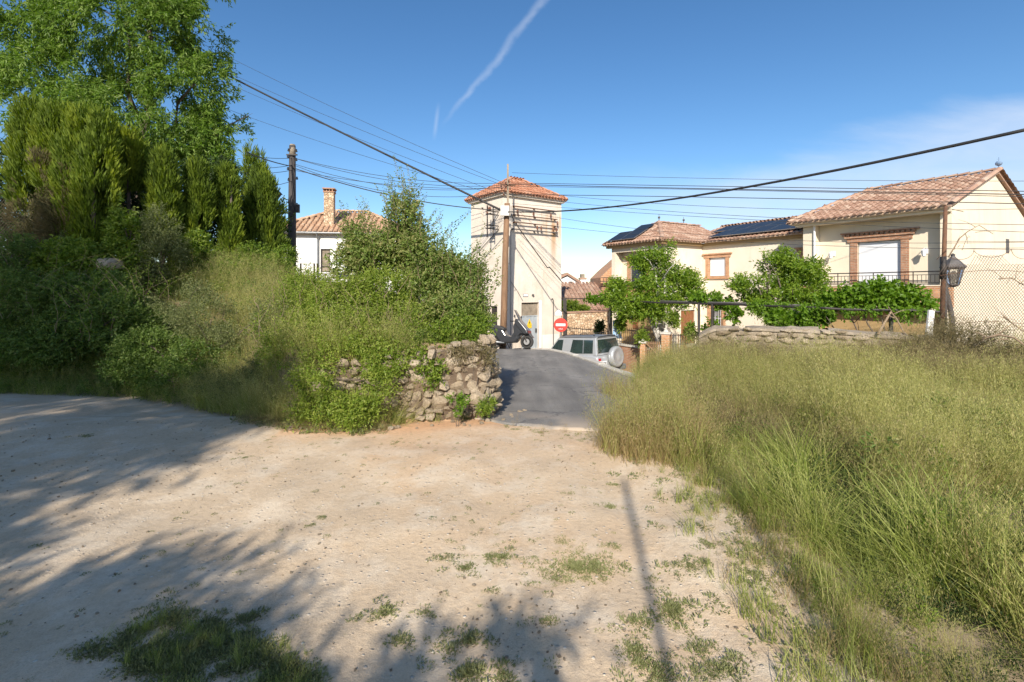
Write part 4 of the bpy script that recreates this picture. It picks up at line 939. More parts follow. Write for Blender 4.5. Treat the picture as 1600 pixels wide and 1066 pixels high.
# ---------- middle house: corner block and wing
BB = Vector((7.44, 24.0, 0)); AB = 3.6; BC = 3.06
def build_mid_house():
    rt = empty('solar_house', (10, 25, -2), 'two storey cream house carrying rows of dark solar panels on tiled roofs', 'house')
    ez = 3.95; A = BB - U2*AB; C = BB + V2*BC; E = C + U2*5.6
    fAB = frame(A, U2, V2); fBC = frame(BB, V2, -U2); fCE = frame(C, U2, V2)
    # recessed loggia on the AB face
    w = MB(); w.M = fAB; w.bx(0, .30, 0, .28, -3.4, ez-.02); w.bx(AB-.42, AB, 0, .28, -3.4, ez-.02); w.bx(.302, AB-.422, .0, .25, 3.55, ez-.02)
    w.bx(0, .25, .282, 5.0, -3.4, ez-.02); wall_cells(w, 0, 0, 0, .1, [])
    w.M = frame(A + V2*.55, U2, V2); s = .9; wall_cells(w, AB-.25, .95, ez-.06, .2, [(s, s+1.2, 1.0, 3.1)], s0=.252)
    w.M = fBC; wall_cells(w, BC+.2, -3.4, ez-.02, .25, [(.0+solve_s(BB, V2, 1064), solve_s(BB, V2, 1086), -2.3, .45)], s0=.0)
    wn = [(solve_s(C, U2, 1108), solve_s(C, U2, 1134), 2.2, 3.15), (solve_s(C, U2, 1256), solve_s(C, U2, 1256)+.5, 2.2, 3.15), (solve_s(C, U2, 1111), solve_s(C, U2, 1128), -.45, .55)]
    w.M = fCE; wall_cells(w, 5.75, -3.4, ez-.02, .25, wn, s0=.001)
    w.bx(5.5, 5.75, .26, 6.5, -3.4, ez-.03)
    w.build('wall', M['cream_pale'], rt)
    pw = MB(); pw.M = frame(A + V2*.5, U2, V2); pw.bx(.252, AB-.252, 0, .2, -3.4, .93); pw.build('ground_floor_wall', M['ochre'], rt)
    q = MB(); q.M = frame(A + V2*.47, U2, V2); q.bx(1.15, 1.5, 0, .028, -.6, .45); q.build('window', M['wood_door'], rt)
    sl = MB(); sl.M = fAB; sl.bx(.302, AB-.422, .0, .5, .80, .95); sl.build('balcony_slab', M['cream_pale'], rt)
    pa = MB(); pa.M = fAB; pa.bx(-.7, AB-.43, -.10, -.002, .82, 1.62); pa.bx(-.7, -.6, .0, 1.4, .82, 1.62); pa.build('brick_parapet', M['brick_orange'], rt)
    rl = MB(); rl.M = fAB
    for z in (1.72, 1.88, 2.05): rl.tube([(-.65, -.05, z), (AB-.44, -.05, z)], .014, 5)
    rl.build('railing', M['rust'], rt)
    sb = MB(); sb.M = frame(A + V2*.55, U2, V2); sb.bx(s, s+1.2, .08, .12, 1.0, 3.1); sb.build('window', M['glass'], rt)
    brick_surround('brick_surround', frame(A + V2*.55, U2, V2), s, s+1.2, 1.0, 3.1, rt, .22, .04, False, 'brick_orange', .1)
    for k, (a, b, c, d) in enumerate(wn):
        if k < 2:
            g = MB(); g.M = fCE; g.bx(a, b, .14, .18, c, d); wi = g.build('window', M['glass'], rt); shutter(fCE, a+.02, b-.02, c+.02, d-.02, wi, .06)
            brick_surround('brick_surround', fCE, a, b, c, d, rt, .19, .035, True, 'brick_orange', .09)
        else:
            g = MB(); g.M = fCE; g.bx(a, b, .14, .18, c, d); wi = g.build('window', M['glass'], rt); gr = MB(); gr.M = fCE
            for i in range(6): x = a + (b-a)*(i+.5)/6; gr.tube([(x, -.03, c), (x, -.03, d)], .010, 4)
            for z in (c+.1, (c+d)/2, d-.1): gr.tube([(a, -.03, z), (b, -.03, z)], .010, 4)
            gr.build('window_grille', M['white'], wi); brick_surround('brick_surround', fCE, a, b, c, d, rt, .2, .035, False, 'brick_orange')
    a, b = solve_s(BB, V2, 1064), solve_s(BB, V2, 1086); d = MB(); d.M = fBC
    n = 5
    for i in range(n): d.bx(a+(b-a)*i/n+.006, a+(b-a)*(i+1)/n-.006, .07, .11, -2.3, .42)
    do = d.build('door', M['wood_door'], rt); h = MB(); h.M = fBC; h.tube([(b-.1, .03, -1.2), (b-.1, .03, -1.0)], .015, 5); h.build('handle', M['iron'], do)
    co = MB(); co.M = fAB; co.bx(-.22, AB+.22, -.22, -.0, ez-.16, ez-.03); co.bx(-.30, AB+.3, -.30, -.0, ez-.028, ez+.0)
    co.M = fBC; co.bx(.002, BC-.002, -.2, -.002, ez-.16, ez-.031); co.bx(.0, BC-.3, -.29, -.003, ez-.027, ez-.002)
    co.M = fCE; co.bx(.0, 5.75, -.2, -.002, ez-.161, ez-.03); co.bx(.3, 5.75, -.29, -.002, ez-.026, ez-.001); co.build('eave_cornice', M['ochre'], rt)
    # roofs
    tl = MB(); bs = MB(); oh = .35; z = ez+.03
    def Q(s, t, h=0): return BB + U2*s + V2*t + ZV*(z+h)
    c0, c1 = Q(-AB-oh, -oh), Q(oh, -oh); hw = (AB+2*oh)/2; rise = 1.16; r1 = Q(-AB/2, -oh+hw, rise); r2 = Q(-AB/2, 5.2, rise)
    def plane(p, q, t0, t1):
        e = (q-p).normalized(); L = (q-p).length; a0 = (t0-p).dot(e); a1 = (t1-p).dot(e); s = (t0-(p+e*a0)); h = s.length
        poly = [(0, 0), (L, 0), (a1, h), (a0, h)] if abs(a1-a0) > .01 else [(0, 0), (L, 0), (a0, h)]
        tile_plane(tl, bs, p, e, s, poly, .215, .36, .08)
    plane(c0, c1, r1, r1); plane(c1, Q(oh, 5.6), r1, r2); plane(Q(-AB-oh, 5.6), c0, r2, r1)
    for a, b in ((c0, r1), (c1, r1), (r1, r2)): ridge_tiles(tl, a+ZV*.07, b+ZV*.07, .1, .36)
    w0 = C + V2*-oh + ZV*z + U2*.2; w1 = C + V2*-oh + U2*5.75 + ZV*z; rs = 1.18; sv = V2*(3.9) + ZV*rs
    tile_plane(tl, bs, w0, U2, sv, [(0, 0), (5.6, 0), (5.6, sv.length), (-1.6, sv.length), (-1.6, sv.length*.55)], .215, .36, .08)
    top0 = w0 + sv; ridge_tiles(tl, top0-U2*1.6+ZV*.07, top0+U2*5.6+ZV*.07, .1, .36)
    sb2 = -V2*3.9 + ZV*rs; tile_plane(tl, bs, w0+V2*7.8+U2*5.6, -U2, sb2, [(0, 0), (7.2, 0), (7.2, sb2.length), (0, sb2.length)], .215, .36, .08)
    # valley side of the wing towards the block
    rf = bs.build('roof', M['tile'], rt); ti = tl.build('tiles', M['tile'], rf, fixn=False); ti['kind'] = 'stuff'
    sc = MB(); eave_scallops(sc, c0+ZV*-.06, U2, AB+2*oh, 0, .215); eave_scallops(sc, c1+ZV*-.06, V2, BC, 0, .215); eave_scallops(sc, w0+ZV*-.06, U2, 5.5, 0, .215); sc.build('eave_scallops', M['tile_pale'], rt)['kind'] = 'stuff'
    for p in (r1, r1+V2*2.0):
        fn = MB(); fn.lathe([(.03, 0), (.02, .15), (.06, .18), (.07, .24), (.0, .3)], p+ZV*.1, (0, 0, 1), 8); fn.tube([p+ZV*.35, p+ZV*.5], .012, 5); fn.build('finial', M['iron_grey'], rt)
    # solar panels, one object each
    def panels(O, e, s, spots, w, h, lift):
        e = e.normalized(); s = s.normalized(); n = e.cross(s).normalized(); n = n if n.z > 0 else -n
        for a, b in spots:
            m = MB(); p = O + e*a + s*b + n*lift; m.prism([p, p+e*w, p+e*w+s*h, p+s*h], n*.03); o = m.build('solar_panel_frame', M['alu'], rt)
            g = MB(); k = .015; p2 = p + e*k + s*k + n*.031; g.prism([p2, p2+e*(w-2*k), p2+e*(w-2*k)+s*(h-2*k), p2+s*(h-2*k)], n*.004); g.build('solar_panel_glass', M['panel'], o)
    s = sv.normalized()
    panels(w0, U2, s, [(.30+i*1.02, .25) for i in range(5)] + [(-.55+i*1.02, 1.72) for i in range(6)] + [(-.55+i*1.02, 3.0) for i in range(6)][:0], 1.0, 1.42, .16)
    s_l = (r1-(c0+U2*hw)).normalized(); panels(c0, U2, s_l, [(.35, .12), (1.37, .12), (1.0, 1.32)][:2], 1.0, 1.15, .16)
    m = MB(); n = U2.cross(s_l).normalized(); n = n if n.z > 0 else -n; p = c0 + U2*1.30 + s_l*1.29 + n*.16; m.prism([p, p+U2*1.0, p+U2*1.0+s_l*.72, p+s_l*.72], n*.03); m.build('solar_panel_glass', M['panel'], rt)
build_mid_house()

# ---------- white house at the left
def build_white_house():
    rt = empty('white_house', P(500, 470, 27), 'whitewashed house with tiled hip roof and brick chimney behind the shrubs', 'house')
    D = 26.0; A = P(425, 0, D); A.z = 0; u = Vector((.985, .17, 0)); v = Vector((-.17, .985, 0)); L = 7.2; fr = frame(A, u, v); ez = 4.6
    def SS(px): return solve_s(A, u, px)
    ops = [(SS(501), SS(516), 1.6+25/F*D, 1.6+62/F*D), (SS(525), SS(548), 1.6+15/F*D, 1.6+60/F*D)]
    w = MB(); w.M = fr; wall_cells(w, L, -1, ez, .25, ops); w.bx(0, .25, .252, 6, -1, ez); w.bx(L-.25, L, .252, 6, -1, ez); w.build('wall', M['white_wall'], rt)
    for i, (a, b, c, d) in enumerate(ops):
        g = MB(); g.M = fr; g.bx(a, b, .12, .16, c, d); wi = g.build('window', M['glass'] if i else M['concrete'], rt)
        f = MB(); f.M = fr
        f.bx(a, a+.05, .06, .115, c, d); f.bx(b-.05, b, .06, .115, c, d); f.bx(a+.05, b-.05, .06, .115, d-.05, d); f.bx(a+.05, b-.05, .06, .115, c, c+.05); f.bx(a+.05, b-.05, .07, .11, c+.3, c+.34); f.build('frame', M['wood_dark'], wi)
        if i: shutter(fr, a+.05, b-.05, c+.35, d-.06, wi, .08)
    gt = MB(); gt.M = fr; gt.tube([(-.3, -.32, ez-.02), (L+.3, -.32, ez-.02)], .055, 8); gt.build('gutter', M['steel'], rt)
    dp = MB(); dp.M = fr; s = SS(497); dp.tube([(s, -.32, ez-.05), (s, -.08, ez-.35), (s, -.08, -1)], .05, 8); dp.build('downpipe', M['steel'], rt)
    tl = MB(); bs = MB(); z = ez+.05
    def Q(s, t, h=0): return A + u*s + v*t + ZV*(z+h)
    c0, c1, c2, c3 = Q(-.3, -.35), Q(L+.3, -.35), Q(L+.3, 6.2), Q(-.3, 6.2); r0, r1 = Q(2.6, 2.9, 1.55), Q(L-2.6, 2.9, 1.55)
    def plane(p, q, t0, t1):
        e = (q-p).normalized(); LL = (q-p).length; a0 = (t0-p).dot(e); a1 = (t1-p).dot(e); s = (t0-(p+e*a0)); h = s.length
        poly = [(0, 0), (LL, 0), (a1, h), (a0, h)] if abs(a1-a0) > .01 else [(0, 0), (LL, 0), (a0, h)]
        tile_plane(tl, bs, p, e, s, poly, .27, .42, .10)
    plane(c0, c1, r0, r1); plane(c3, c0, r0, r0); plane(c1, c2, r1, r1); plane(c2, c3, r1, r0)
    for a, b in ((c0, r0), (c1, r1), (r0, r1)): ridge_tiles(tl, a+ZV*.07, b+ZV*.07, .12, .4)
    rf = bs.build('roof', M['tile_pale'], rt); ti = tl.build('tiles', M['tile_pale'], rf, fixn=False); ti['kind'] = 'stuff'
    c = P(515, 0, 27.2); m = MB(); m.box((c.x, c.y, 5.88), (.52, .52, 2.1), .17); ch = m.build('chimney', M['far_stone'], rf)
    m = MB(); m.box((c.x, c.y, 6.965), (.60, .60, .06), .17)
    for i in range(4):
        for j in (-1, 1): m.box((c.x-.24+.16*i, c.y+.22*j, 7.055), (.05, .08, .12), .17)
    m.box((c.x, c.y, 7.145), (.66, .66, .06), .17); m.build('chimney_cap', M['brick'], ch)
    m = MB(); q = P(462, 0, 27.5); m.box((q.x, q.y, 6.35), (.35, .35, .5)); 
build_white_house()
# metal gate frame and post in front of it
def small_gate():
    rt = empty('metal_gate', P(490, 470, 18), 'rusty thin metal gate frame in front of the white house', 'gate'); D = 18
    a, b, c = P(470, 412, D), P(491, 412, D), P(530, 428, D)
    m = MB(); m.tube([(a.x, D, .5), (a.x, D, a.z), (b.x, D, b.z), (b.x, D, .5)], .03, 6); m.build('gate_frame', M['rust'], rt)
    m = MB(); m.tube([(b.x+.12, D, .5), (b.x+.12, D, b.z)], .03, 6); m.tube([(b.x+.12, D, c.z), (c.x, D, c.z)], .02, 6); m.tube([(b.x+.12, D, c.z-.4), (c.x, D, c.z-.4)], .02, 6); m.build('rail', M['rust'], rt)
small_gate()

# ---------- far houses between the tower and the middle house
def far_houses():
    rt = empty('far_white_house', P(900, 450, 42), 'small distant white gable house with brown chimney, seen past the tower', 'house')
    D = 42; k = D/F
    def X(px): return (px-800)*k
    def Z(py): return 1.6-(py-HZ)*k
    m = MB(); m.prism([(X(868), D, -3), (X(922), D, -3), (X(922), D, Z(452)), (X(919), D, Z(448)), (X(886), D, Z(431)), (X(868), D, Z(440))], (0, 7, 0)); m.build('wall', M['white_wall'], rt)
    m = MB()
    for a, b in (((886, 430), (908, 444)), ((886, 430), (866, 439.5))):
        p, q = Vector((X(a[0]), D-.2, Z(a[1]))), Vector((X(b[0]), D-.2, Z(b[1]))); m.prism([p, q, q+ZV*.22, p+ZV*.22], (0, 7.5, 0))
    p, q = Vector((X(918), D-.1, Z(446))), Vector((X(932), D-.1, Z(452.5))); m.prism([p, q, q-ZV*.25, p-ZV*.25], (0, 6, 0)); m.build('roof', M['tile'], rt)
    m = MB(); m.bx(X(889), X(894.5), D-.03, D+.2, Z(449), Z(440)); m.build('window', M['iron'], rt)
    m = MB(); m.bx(X(908), X(917), D+.5, D+1.2, Z(452), Z(436)); c = m.build('chimney', M['white_wall'], rt)
    m = MB(); m.bx(X(907), X(918), D+.42, D+1.28, Z(436), Z(434)); m.build('chimney_band', M['tile'], c); m = MB(); m.bx(X(909), X(915), D+.55, D+1.1, Z(434), Z(428)); m.build('chimney_pot', M['concrete'], c)
    # tiled outbuilding nearer
    r2 = empty('tiled_outbuilding', P(905, 470, 29), 'low outbuilding of faded tile roofs between tower and houses', 'building'); tl = MB(); bs = MB()
    D = 29; k = D/F
    O = Vector((X2(862, D), D, Z2(466, D))); e = Vector((1, .0, 0)); s = Vector((0, 4.0, .92))
    tile_plane(tl, bs, O, e, s, [(0, 0), (3.6, 0), (3.6, s.length), (0, s.length)], .24, .4, .09)
    O2 = Vector((X2(866, 27), 27, Z2(484, 27))); s2 = Vector((0, 1.9, .52)); tile_plane(tl, bs, O2, e, s2, [(0, 0), (3.3, 0), (3.3, s2.length), (0, s2.length)], .24, .4, .09)
    rf = bs.build('roof', M['tile'], r2); ti = tl.build('tiles', M['tile'], rf, fixn=False); ti['kind'] = 'stuff'
    m = MB(); m.bx(X2(862, 29), X2(862, 29)+3.6, 29.1, 32.5, -3, Z2(467, 29)-.05); m.bx(X2(866, 27), X2(866, 27)+3.3, 27.1, 29.05, -3, Z2(485, 27)-.06); m.build('wall', M['white_wall'], r2)
    # ochre terrace house beside the block
    r3 = empty('terrace_house', P(945, 450, 31), 'orange brick gable and terrace behind the left end of the solar house', 'house'); D = 31
    m = MB(); m.prism([(X2(937, D), D, -3), (X2(975, D), D, -3), (X2(975, D), D, Z2(400, D)), (X2(952, D), D, Z2(420, D)), (X2(938, D), D, Z2(434, D))], (0, 4, 0)); m.build('wall', M['brick_orange'], r3)
    m = MB()
    for py in (434, 440, 446): m.tube([(X2(938, D-.6), D-.6, Z2(py, D-.6)), (X2(972, D-.6), D-.6, Z2(py, D-.6))], .02, 5)
    for i in range(8): x = X2(938+4.7*i, D-.6); m.tube([(x, D-.6, Z2(448, D-.6)), (x, D-.6, Z2(434, D-.6))], .014, 4)
    m.build('railing', M['rust'], r3); m = MB(); m.bx(X2(937, D), X2(975, D), D-.7, D-.02, -3, Z2(449, D)); m.build('terrace_wall', M['brick_orange'], r3)
def X2(px, D): return (px-800)/F*D
def Z2(py, D): return EYE-(py-HZ)/F*D
far_houses()
def masonry_wall():
    D = 24.6; rt = empty('garden_wall', P(912, 520, D), 'honey coloured rubble wall with tiled coping behind the parked car', 'wall')
    m = MB(); m.prism([(X2(878, D), D, -3), (X2(956, D), D, -3), (X2(956, D), D, Z2(487, D)), (X2(878, D), D, Z2(490, D))], (0, .3, 0)); m.build('wall', M['far_stone'], rt)
    m = MB(); p, q = Vector((X2(877, D), D-.06, Z2(489.8, D))), Vector((X2(957, D), D-.06, Z2(486.8, D))); m.prism([p, q, q+ZV*.07, p+ZV*.07], (0, .42, 0)); m.build('coping', M['tile'], rt)
    f = empty('iron_fence', (X2(915, 23.5), 23.5, -1.8), 'black iron fence panels between dark posts behind the parked car', 'fence'); D = 23.5
    for px in (882.5, 953): m = MB(); m.box((X2(px, D), D, (Z2(465, D)-2)/2), (.10 if px > 900 else .16, .10, Z2(465, D)+2)); m.build('post', M['iron'], f)
    m = MB(); m.tube([(X2(880, D), D, Z2(466, D)), (X2(953, D), D, Z2(467, D))], .025, 5); m.build('top_rail', M['iron'], f)
    m = MB(); m.tube([(X2(884, D), D, Z2(512, D)), (X2(953, D), D, Z2(518, D))], .02, 5); m.build('rail', M['iron'], f)
    for i in range(23):
        px = 886+3*i; m = MB(); m.tube([(X2(px, D), D, -1.8), (X2(px, D), D, Z2(509+.09*(px-884), D))], .009, 4); m.build('picket', M['iron'], f)
masonry_wall()
def yard():
    # low brick wall with railing, brick pillars, gate
    rt = empty('yard_fence', (X2(985, 19.5), 19.5, -2), 'low brick yard wall topped by black iron railing right of the car', 'fence'); D = 19.5
    a, b = Vector((X2(955, 20.5), 20.5, 0)), Vector((X2(1012, 18.6), 18.6, 0)); fr = frame(a, (b-a).normalized(), Vector((-(b-a).normalized().y, (b-a).normalized().x, 0))); L = (b-a).length
    m = MB(); m.M = fr; m.bx(0, L, 0, .2, -3, -.78); m.build('wall', M['brick'], rt); m = MB(); m.M = fr; m.bx(-.02, L+.02, -.04, .24, -.778, -.72); m.build('coping', M['kerb'], rt)
    m = MB(); m.M = fr; m.tube([(0, .1, -.12), (L, .1, -.12)], .02, 5); m.tube([(0, .1, -.62), (L, .1, -.62)], .016, 5); m.build('rail', M['iron'], rt)
    n = 18
    for i in range(n): x = L*(i+.5)/n; m = MB(); m.M = fr; m.tube([(x, .1, -.72), (x, .1, -.02)], .010, 4); m.build('picket', M['iron'], rt)
    for px, D, top, lab in ((1041, 17.6, 522, 'tall brick gate pillar with pale stone cap rising from the grass'), (1005, 18.2, 536, 'short brick gate pillar at the end of the yard wall')):
        w = .29 if px > 1030 else .2; r = empty('gate_pillar', (X2(px, D), D, -2), lab, 'pillar'); z = Z2(top, D)
        m = MB(); m.box((X2(px, D), D, (z-2.2)/2), (w, w, z+2.2), -.5); m.build('shaft', M['brick_orange'], r); m = MB(); m.box((X2(px, D), D, z+.035), (w+.07, w+.07, .066), -.5); m.box((X2(px, D), D, z+.12), (w*.6, w*.6, .1), -.5, None, .5); m.build('cap', M['kerb'], r)
    g = empty('yard_gate', (X2(1022, 17.9), 17.9, -2), 'pale slatted yard gate with diagonal brace between the brick pillars', 'gate')
    for i in range(9): px = 1010+2.9*i; D = 18.1-.05*i; m = MB(); m.box((X2(px, D), D, (Z2(534, D)-1.9)/2), (.04, .025, Z2(534, D)+1.9)); m.build('slat', M['wood'], g)
    m = MB(); m.tube([(X2(1010, 18), 17.98, Z2(537, 18)), (X2(1034, 17.7), 17.68, Z2(562, 17.7))], .03, 5); m.build('brace', M['wood'], g)
    m = MB(); m.tube([(X2(1009, 18), 18.03, Z2(538, 18)), (X2(1035, 17.7), 17.73, Z2(538, 17.7))], .02, 5); m.build('rail', M['wood'], g)
    f = empty('slatted_fence', (X2(1085, 17.2), 17.2, -2), 'old slatted garden fence right of the tall brick pillar', 'fence')
    for i in range(22):
        px = 1049+3.6*i; D = 17.5-.04*i; m = MB(); m.box((X2(px, D), D, (Z2(522+random.uniform(-1, 1), D)-2)/2), (.035, .02, Z2(522, D)+2)); m.build('picket', M['iron_grey' if i % 3 else 'wood'], f)
    for py in (524, 538): m = MB(); m.tube([(X2(1048, 17.5), 17.53, Z2(py, 17.5)), (X2(1126, 16.6), 16.63, Z2(py, 16.6))], .018, 5); m.build('rail', M['iron_grey'], f)
    # pergola
    p = empty('pergola', (9, 16, -2), 'long thin metal pergola beam on posts carrying vines before the houses', 'pergola')
    a, a2, b, c, d = P(938, 470, 20.3), P(1050, 473, 17.6), P(1150, 476, 15.2), P(1290, 482, 12.9), P(1474, 488, 11.8)
    m = MB(); pts = [a, a2, b, c, d]; fine = []
    for i in range(4):
        for k in range(6): q = pts[i].lerp(pts[i+1], k/6); q.z += random.uniform(-.018, .018); fine.append(q)
    m.tube(fine + [d], .034, 6); m.build('beam', M['iron'], p); m = MB(); m.tube([a+Vector((.3, 1.0, .02)), b+Vector((.3, 1.0, .02)), d+Vector((.3, 1.2, .02))], .03, 6); m.build('beam', M['iron_grey'], p)
    for q, nm in ((P(955, 470, 20.3), 'iron'), (P(1113, 475, 16.0), 'iron'), (P(1092, 474, 16.5), 'wood_dark'), (P(1392, 485, 12.3), 'iron')):
        m = MB(); m.tube([(q.x, q.y, -2.2), (q.x, q.y, q.z)], .045, 6); m.build('post', M[nm], p)
    # cloth
    c = P(965, 515, 20.2); m = MB(); nn = 9; pts = []
    for j in range(5):
        for i in range(nn): an = i/(nn-1); pts.append((c.x-.2+.4*an*(.35+.65*j/4), c.y+.05*math.sin(i*2.1)*(j/4), c.z+.38-.76*j/4))
    m.add(pts, [(j*nn+i, j*nn+i+1, (j+1)*nn+i+1, (j+1)*nn+i) for j in range(4) for i in range(nn-1)]); o = m.build('hanging_cloth', M['blue_cloth'], None, True); sd = o.modifiers.new('t', 'SOLIDIFY'); sd.thickness = .01
    tag(o, 'blue and white cloth hanging by the pergola post behind the car', 'cloth')
    o = MB(); D = 8.9; q = P(1452, 522, D); tp = P(1456, 486, D); o.prism([(q.x-.06, D, q.z-.1), (q.x+.06, D, q.z-.1), (tp.x+.055, D, tp.z), (tp.x-.04, D, tp.z+.02)], (0, .04, 0)); ob = o.build('white_stake', M['white_wall'], None); tag(ob, 'short white painted stake standing on the stone wall', 'stake')
yard()
# ------------------------------------------------------------------ poles, cables, lanterns, signs
def utility_poles():
    D = 20.6; rt = empty('utility_pole', (X2(786, D), D, -1), 'brown wooden utility pole with junction box standing before the tower', 'utility pole')
    b = P(785, 550, D); b.z = -1.15; t = P(792.5, 318, D); t2 = P(793.5, 268, D)
    m = MB(); m.tube([b, b.lerp(t, .3)+Vector((.01, 0, 0)), b.lerp(t, .65)-Vector((.01, 0, 0)), t], [.150, .142, .132, .118], 14); m.build('pole', M['wood'], rt, True)
    m = MB(); m.box((t2.x, D-.05, (t.z+t2.z)/2+.05), (.09, .09, t2.z-t.z+.5), 0, None, .8); m.build('pole_extension', M['concrete'], rt)
    q = P(789, 331, D); m = MB(); m.box((q.x, D-.22, q.z), (.36, .18, .42)); m.build('junction_box', M['white_wall'], rt, bevel=.01)
    for i, (px, py) in enumerate(((790, 287), (795, 284), (787, 306), (797, 297), (783, 293))):
        q = P(px, py, D-.15); m = MB(); m.lathe([(0, 0), (.035, .01), (.045, .04), (.02, .06), (.04, .08), (.03, .12), (0, .13)], q, (0, 0, 1), 9); m.build('insulator', M['porcelain'], rt)
    q = P(794, 290, D); m = MB(); m.box((q.x, D-.1, q.z), (.62, .05, .05), .3); m.build('crossarm', M['rust'], rt)
    for z in (-.2, .6, 1.4, 2.6): m = MB(); q = b.lerp(t, (z-b.z)/(t.z-b.z)); m.tube([q+Vector((.13, -.10, 0)), q+Vector((.16, -.14, .03)), q+Vector((.16, -.14, .12))], .012, 5); m.build('pole_step', M['iron_grey'], rt)
    # left pole
    D = 19.0; r2 = empty('utility_pole', (X2(456, D), D, .8), 'near-black utility pole with pale top beside the cypress hedge', 'utility pole')
    a, c = P(455.5, 440, D), P(457, 228, D); a.z = .6
    m = MB(); m.tube([a, a.lerp(c, .5), c], [.17, .155, .12], 14); m.build('pole', M['wood_dark'], r2, True)  # whole shaft in one near-black base colour
    m = MB(); m.tube([P(457, 243, D-.01), P(457.2, 226, D-.01)], [.128, .10], 14); m.build('pole_top', M['concrete'], r2, True)
    m = MB(); q = P(456, 242, D-.15); m.box(tuple(q), (.42, .05, .05)); m.build('crossarm', M['iron'], r2)
    for px, py in ((451, 237), (463, 238), (450, 247), (463, 252), (450, 266), (464, 281), (451, 283), (451, 318), (464, 322)):
        q = P(px, py, D-.12); m = MB(); m.lathe([(0, 0), (.04, .01), (.05, .05), (.02, .07), (.04, .1), (0, .13)], q, (0, 0, 1), 8); m.build('insulator', M['black_plastic'], r2)
    m = MB(); q = P(465, 326, D-.1); m.box(tuple(q), (.13, .12, .32)); m.build('fuse_box', M['wood_dark'], r2)
utility_poles()

CN = [0]
def cable(a, b, sag, r, label, group='overhead cables'):
    a = P(*a) if len(a) == 3 else a; b = P(*b); L = (b-a).length; n = 28; pts = []
    for i in range(n+1):
        s = i/n; p = a.lerp(b, s); p.z -= sag*4*s*(1-s); pts.append(p)
    m = MB(); m.tube(pts, r, 6); tag(m.build('overhead_cable', M['cable'], None, True), label, 'cable', group)
def cables():
    T = 20.4
    cable((788, 331, T), (40, -50, 34), .25, .050, 'thick twisted black cable rising steeply from the tower pole over the big tree')
    cable((792, 331, T), (1660, 190, 6.6), .38, .026, 'thick black cable climbing from the tower pole to the upper right edge')
    cable((457, 262, 18.9), (786, 329, T), .32, .020, 'thick black cable sagging between the two utility poles')
    cable((457, 260, 18.9), (385, 238, 14), .05, .018, 'black cable leaving the left pole into the tree crown')
    W5 = ('uppermost', 'second from top', 'third from top', 'fourth from top', 'lowest')
    for w, (y0, y1, sg) in zip(W5, ((247, 286, .32), (247, 289, .42), (256, 291, .5), (266, 293, .28), (258, 300, .62))): cable((459, y0, 18.9), (793, y1, T), sg, .010, w + ' of the five thin wires sagging between the two utility poles', 'wires between the poles')
    W4 = ('uppermost', 'second', 'third', 'lowest')
    for w, (x0, y0, y1, D0) in zip(W4, ((300, 60, 288, 26), (310, 92, 292, 26), (300, 105, 306, 26), (340, 165, 309, 26))): cable((x0, y0, D0), (792, y1, T), .18, .009, w + ' of the four thin wires slanting from the big tree down to the tower pole', 'wires above the left roofs')
    for w, (y0, y1) in zip(W4, ((247, 242), (258, 262), (266, 270), (283, 296))): cable((456, y0, 18.9), (385, y1, 16), .06, .010, w + ' of the short wires leaving the left pole into the cypress tips', 'wires left of the left pole')
    for w, (y0, y1, sg, r) in zip(W4, ((286, 300, .0, .011), (288, 305, .02, .014), (291, 309, -.02, .009), (304, 320, -.03, .012))): cable((795, y0, T), (1660, y1, 11.5), sg, r, w + ' of the four dark level wires from the tower pole across the right house roof', 'wires crossing to the right')
    W6 = ('topmost', 'second', 'third', 'fourth', 'fifth', 'lowest')
    for w, (y0, y1, D1, sg) in zip(W6, ((270, 283, 14, .1), (296, 325, 12, .35), (306, 352, 11, .25), (318, 365, 11, .1), (327, 377, 12, .5), (345, 390, 11.5, .3))): cable((800, y0, T), (1660, y1, D1), sg, .007, w + ' of the faint thin wires drooping from the tower towards the right house', 'faint wires right of the tower')
    cable((1479, 377, 8.9), (1640, 378, 8.1), .0, .004, 'topmost strand of wire strung above the chain link fence', 'fence strands'); cable((1479, 389, 8.9), (1640, 387, 8.1), .0, .004, 'second strand of wire strung above the chain link fence', 'fence strands')
cables()

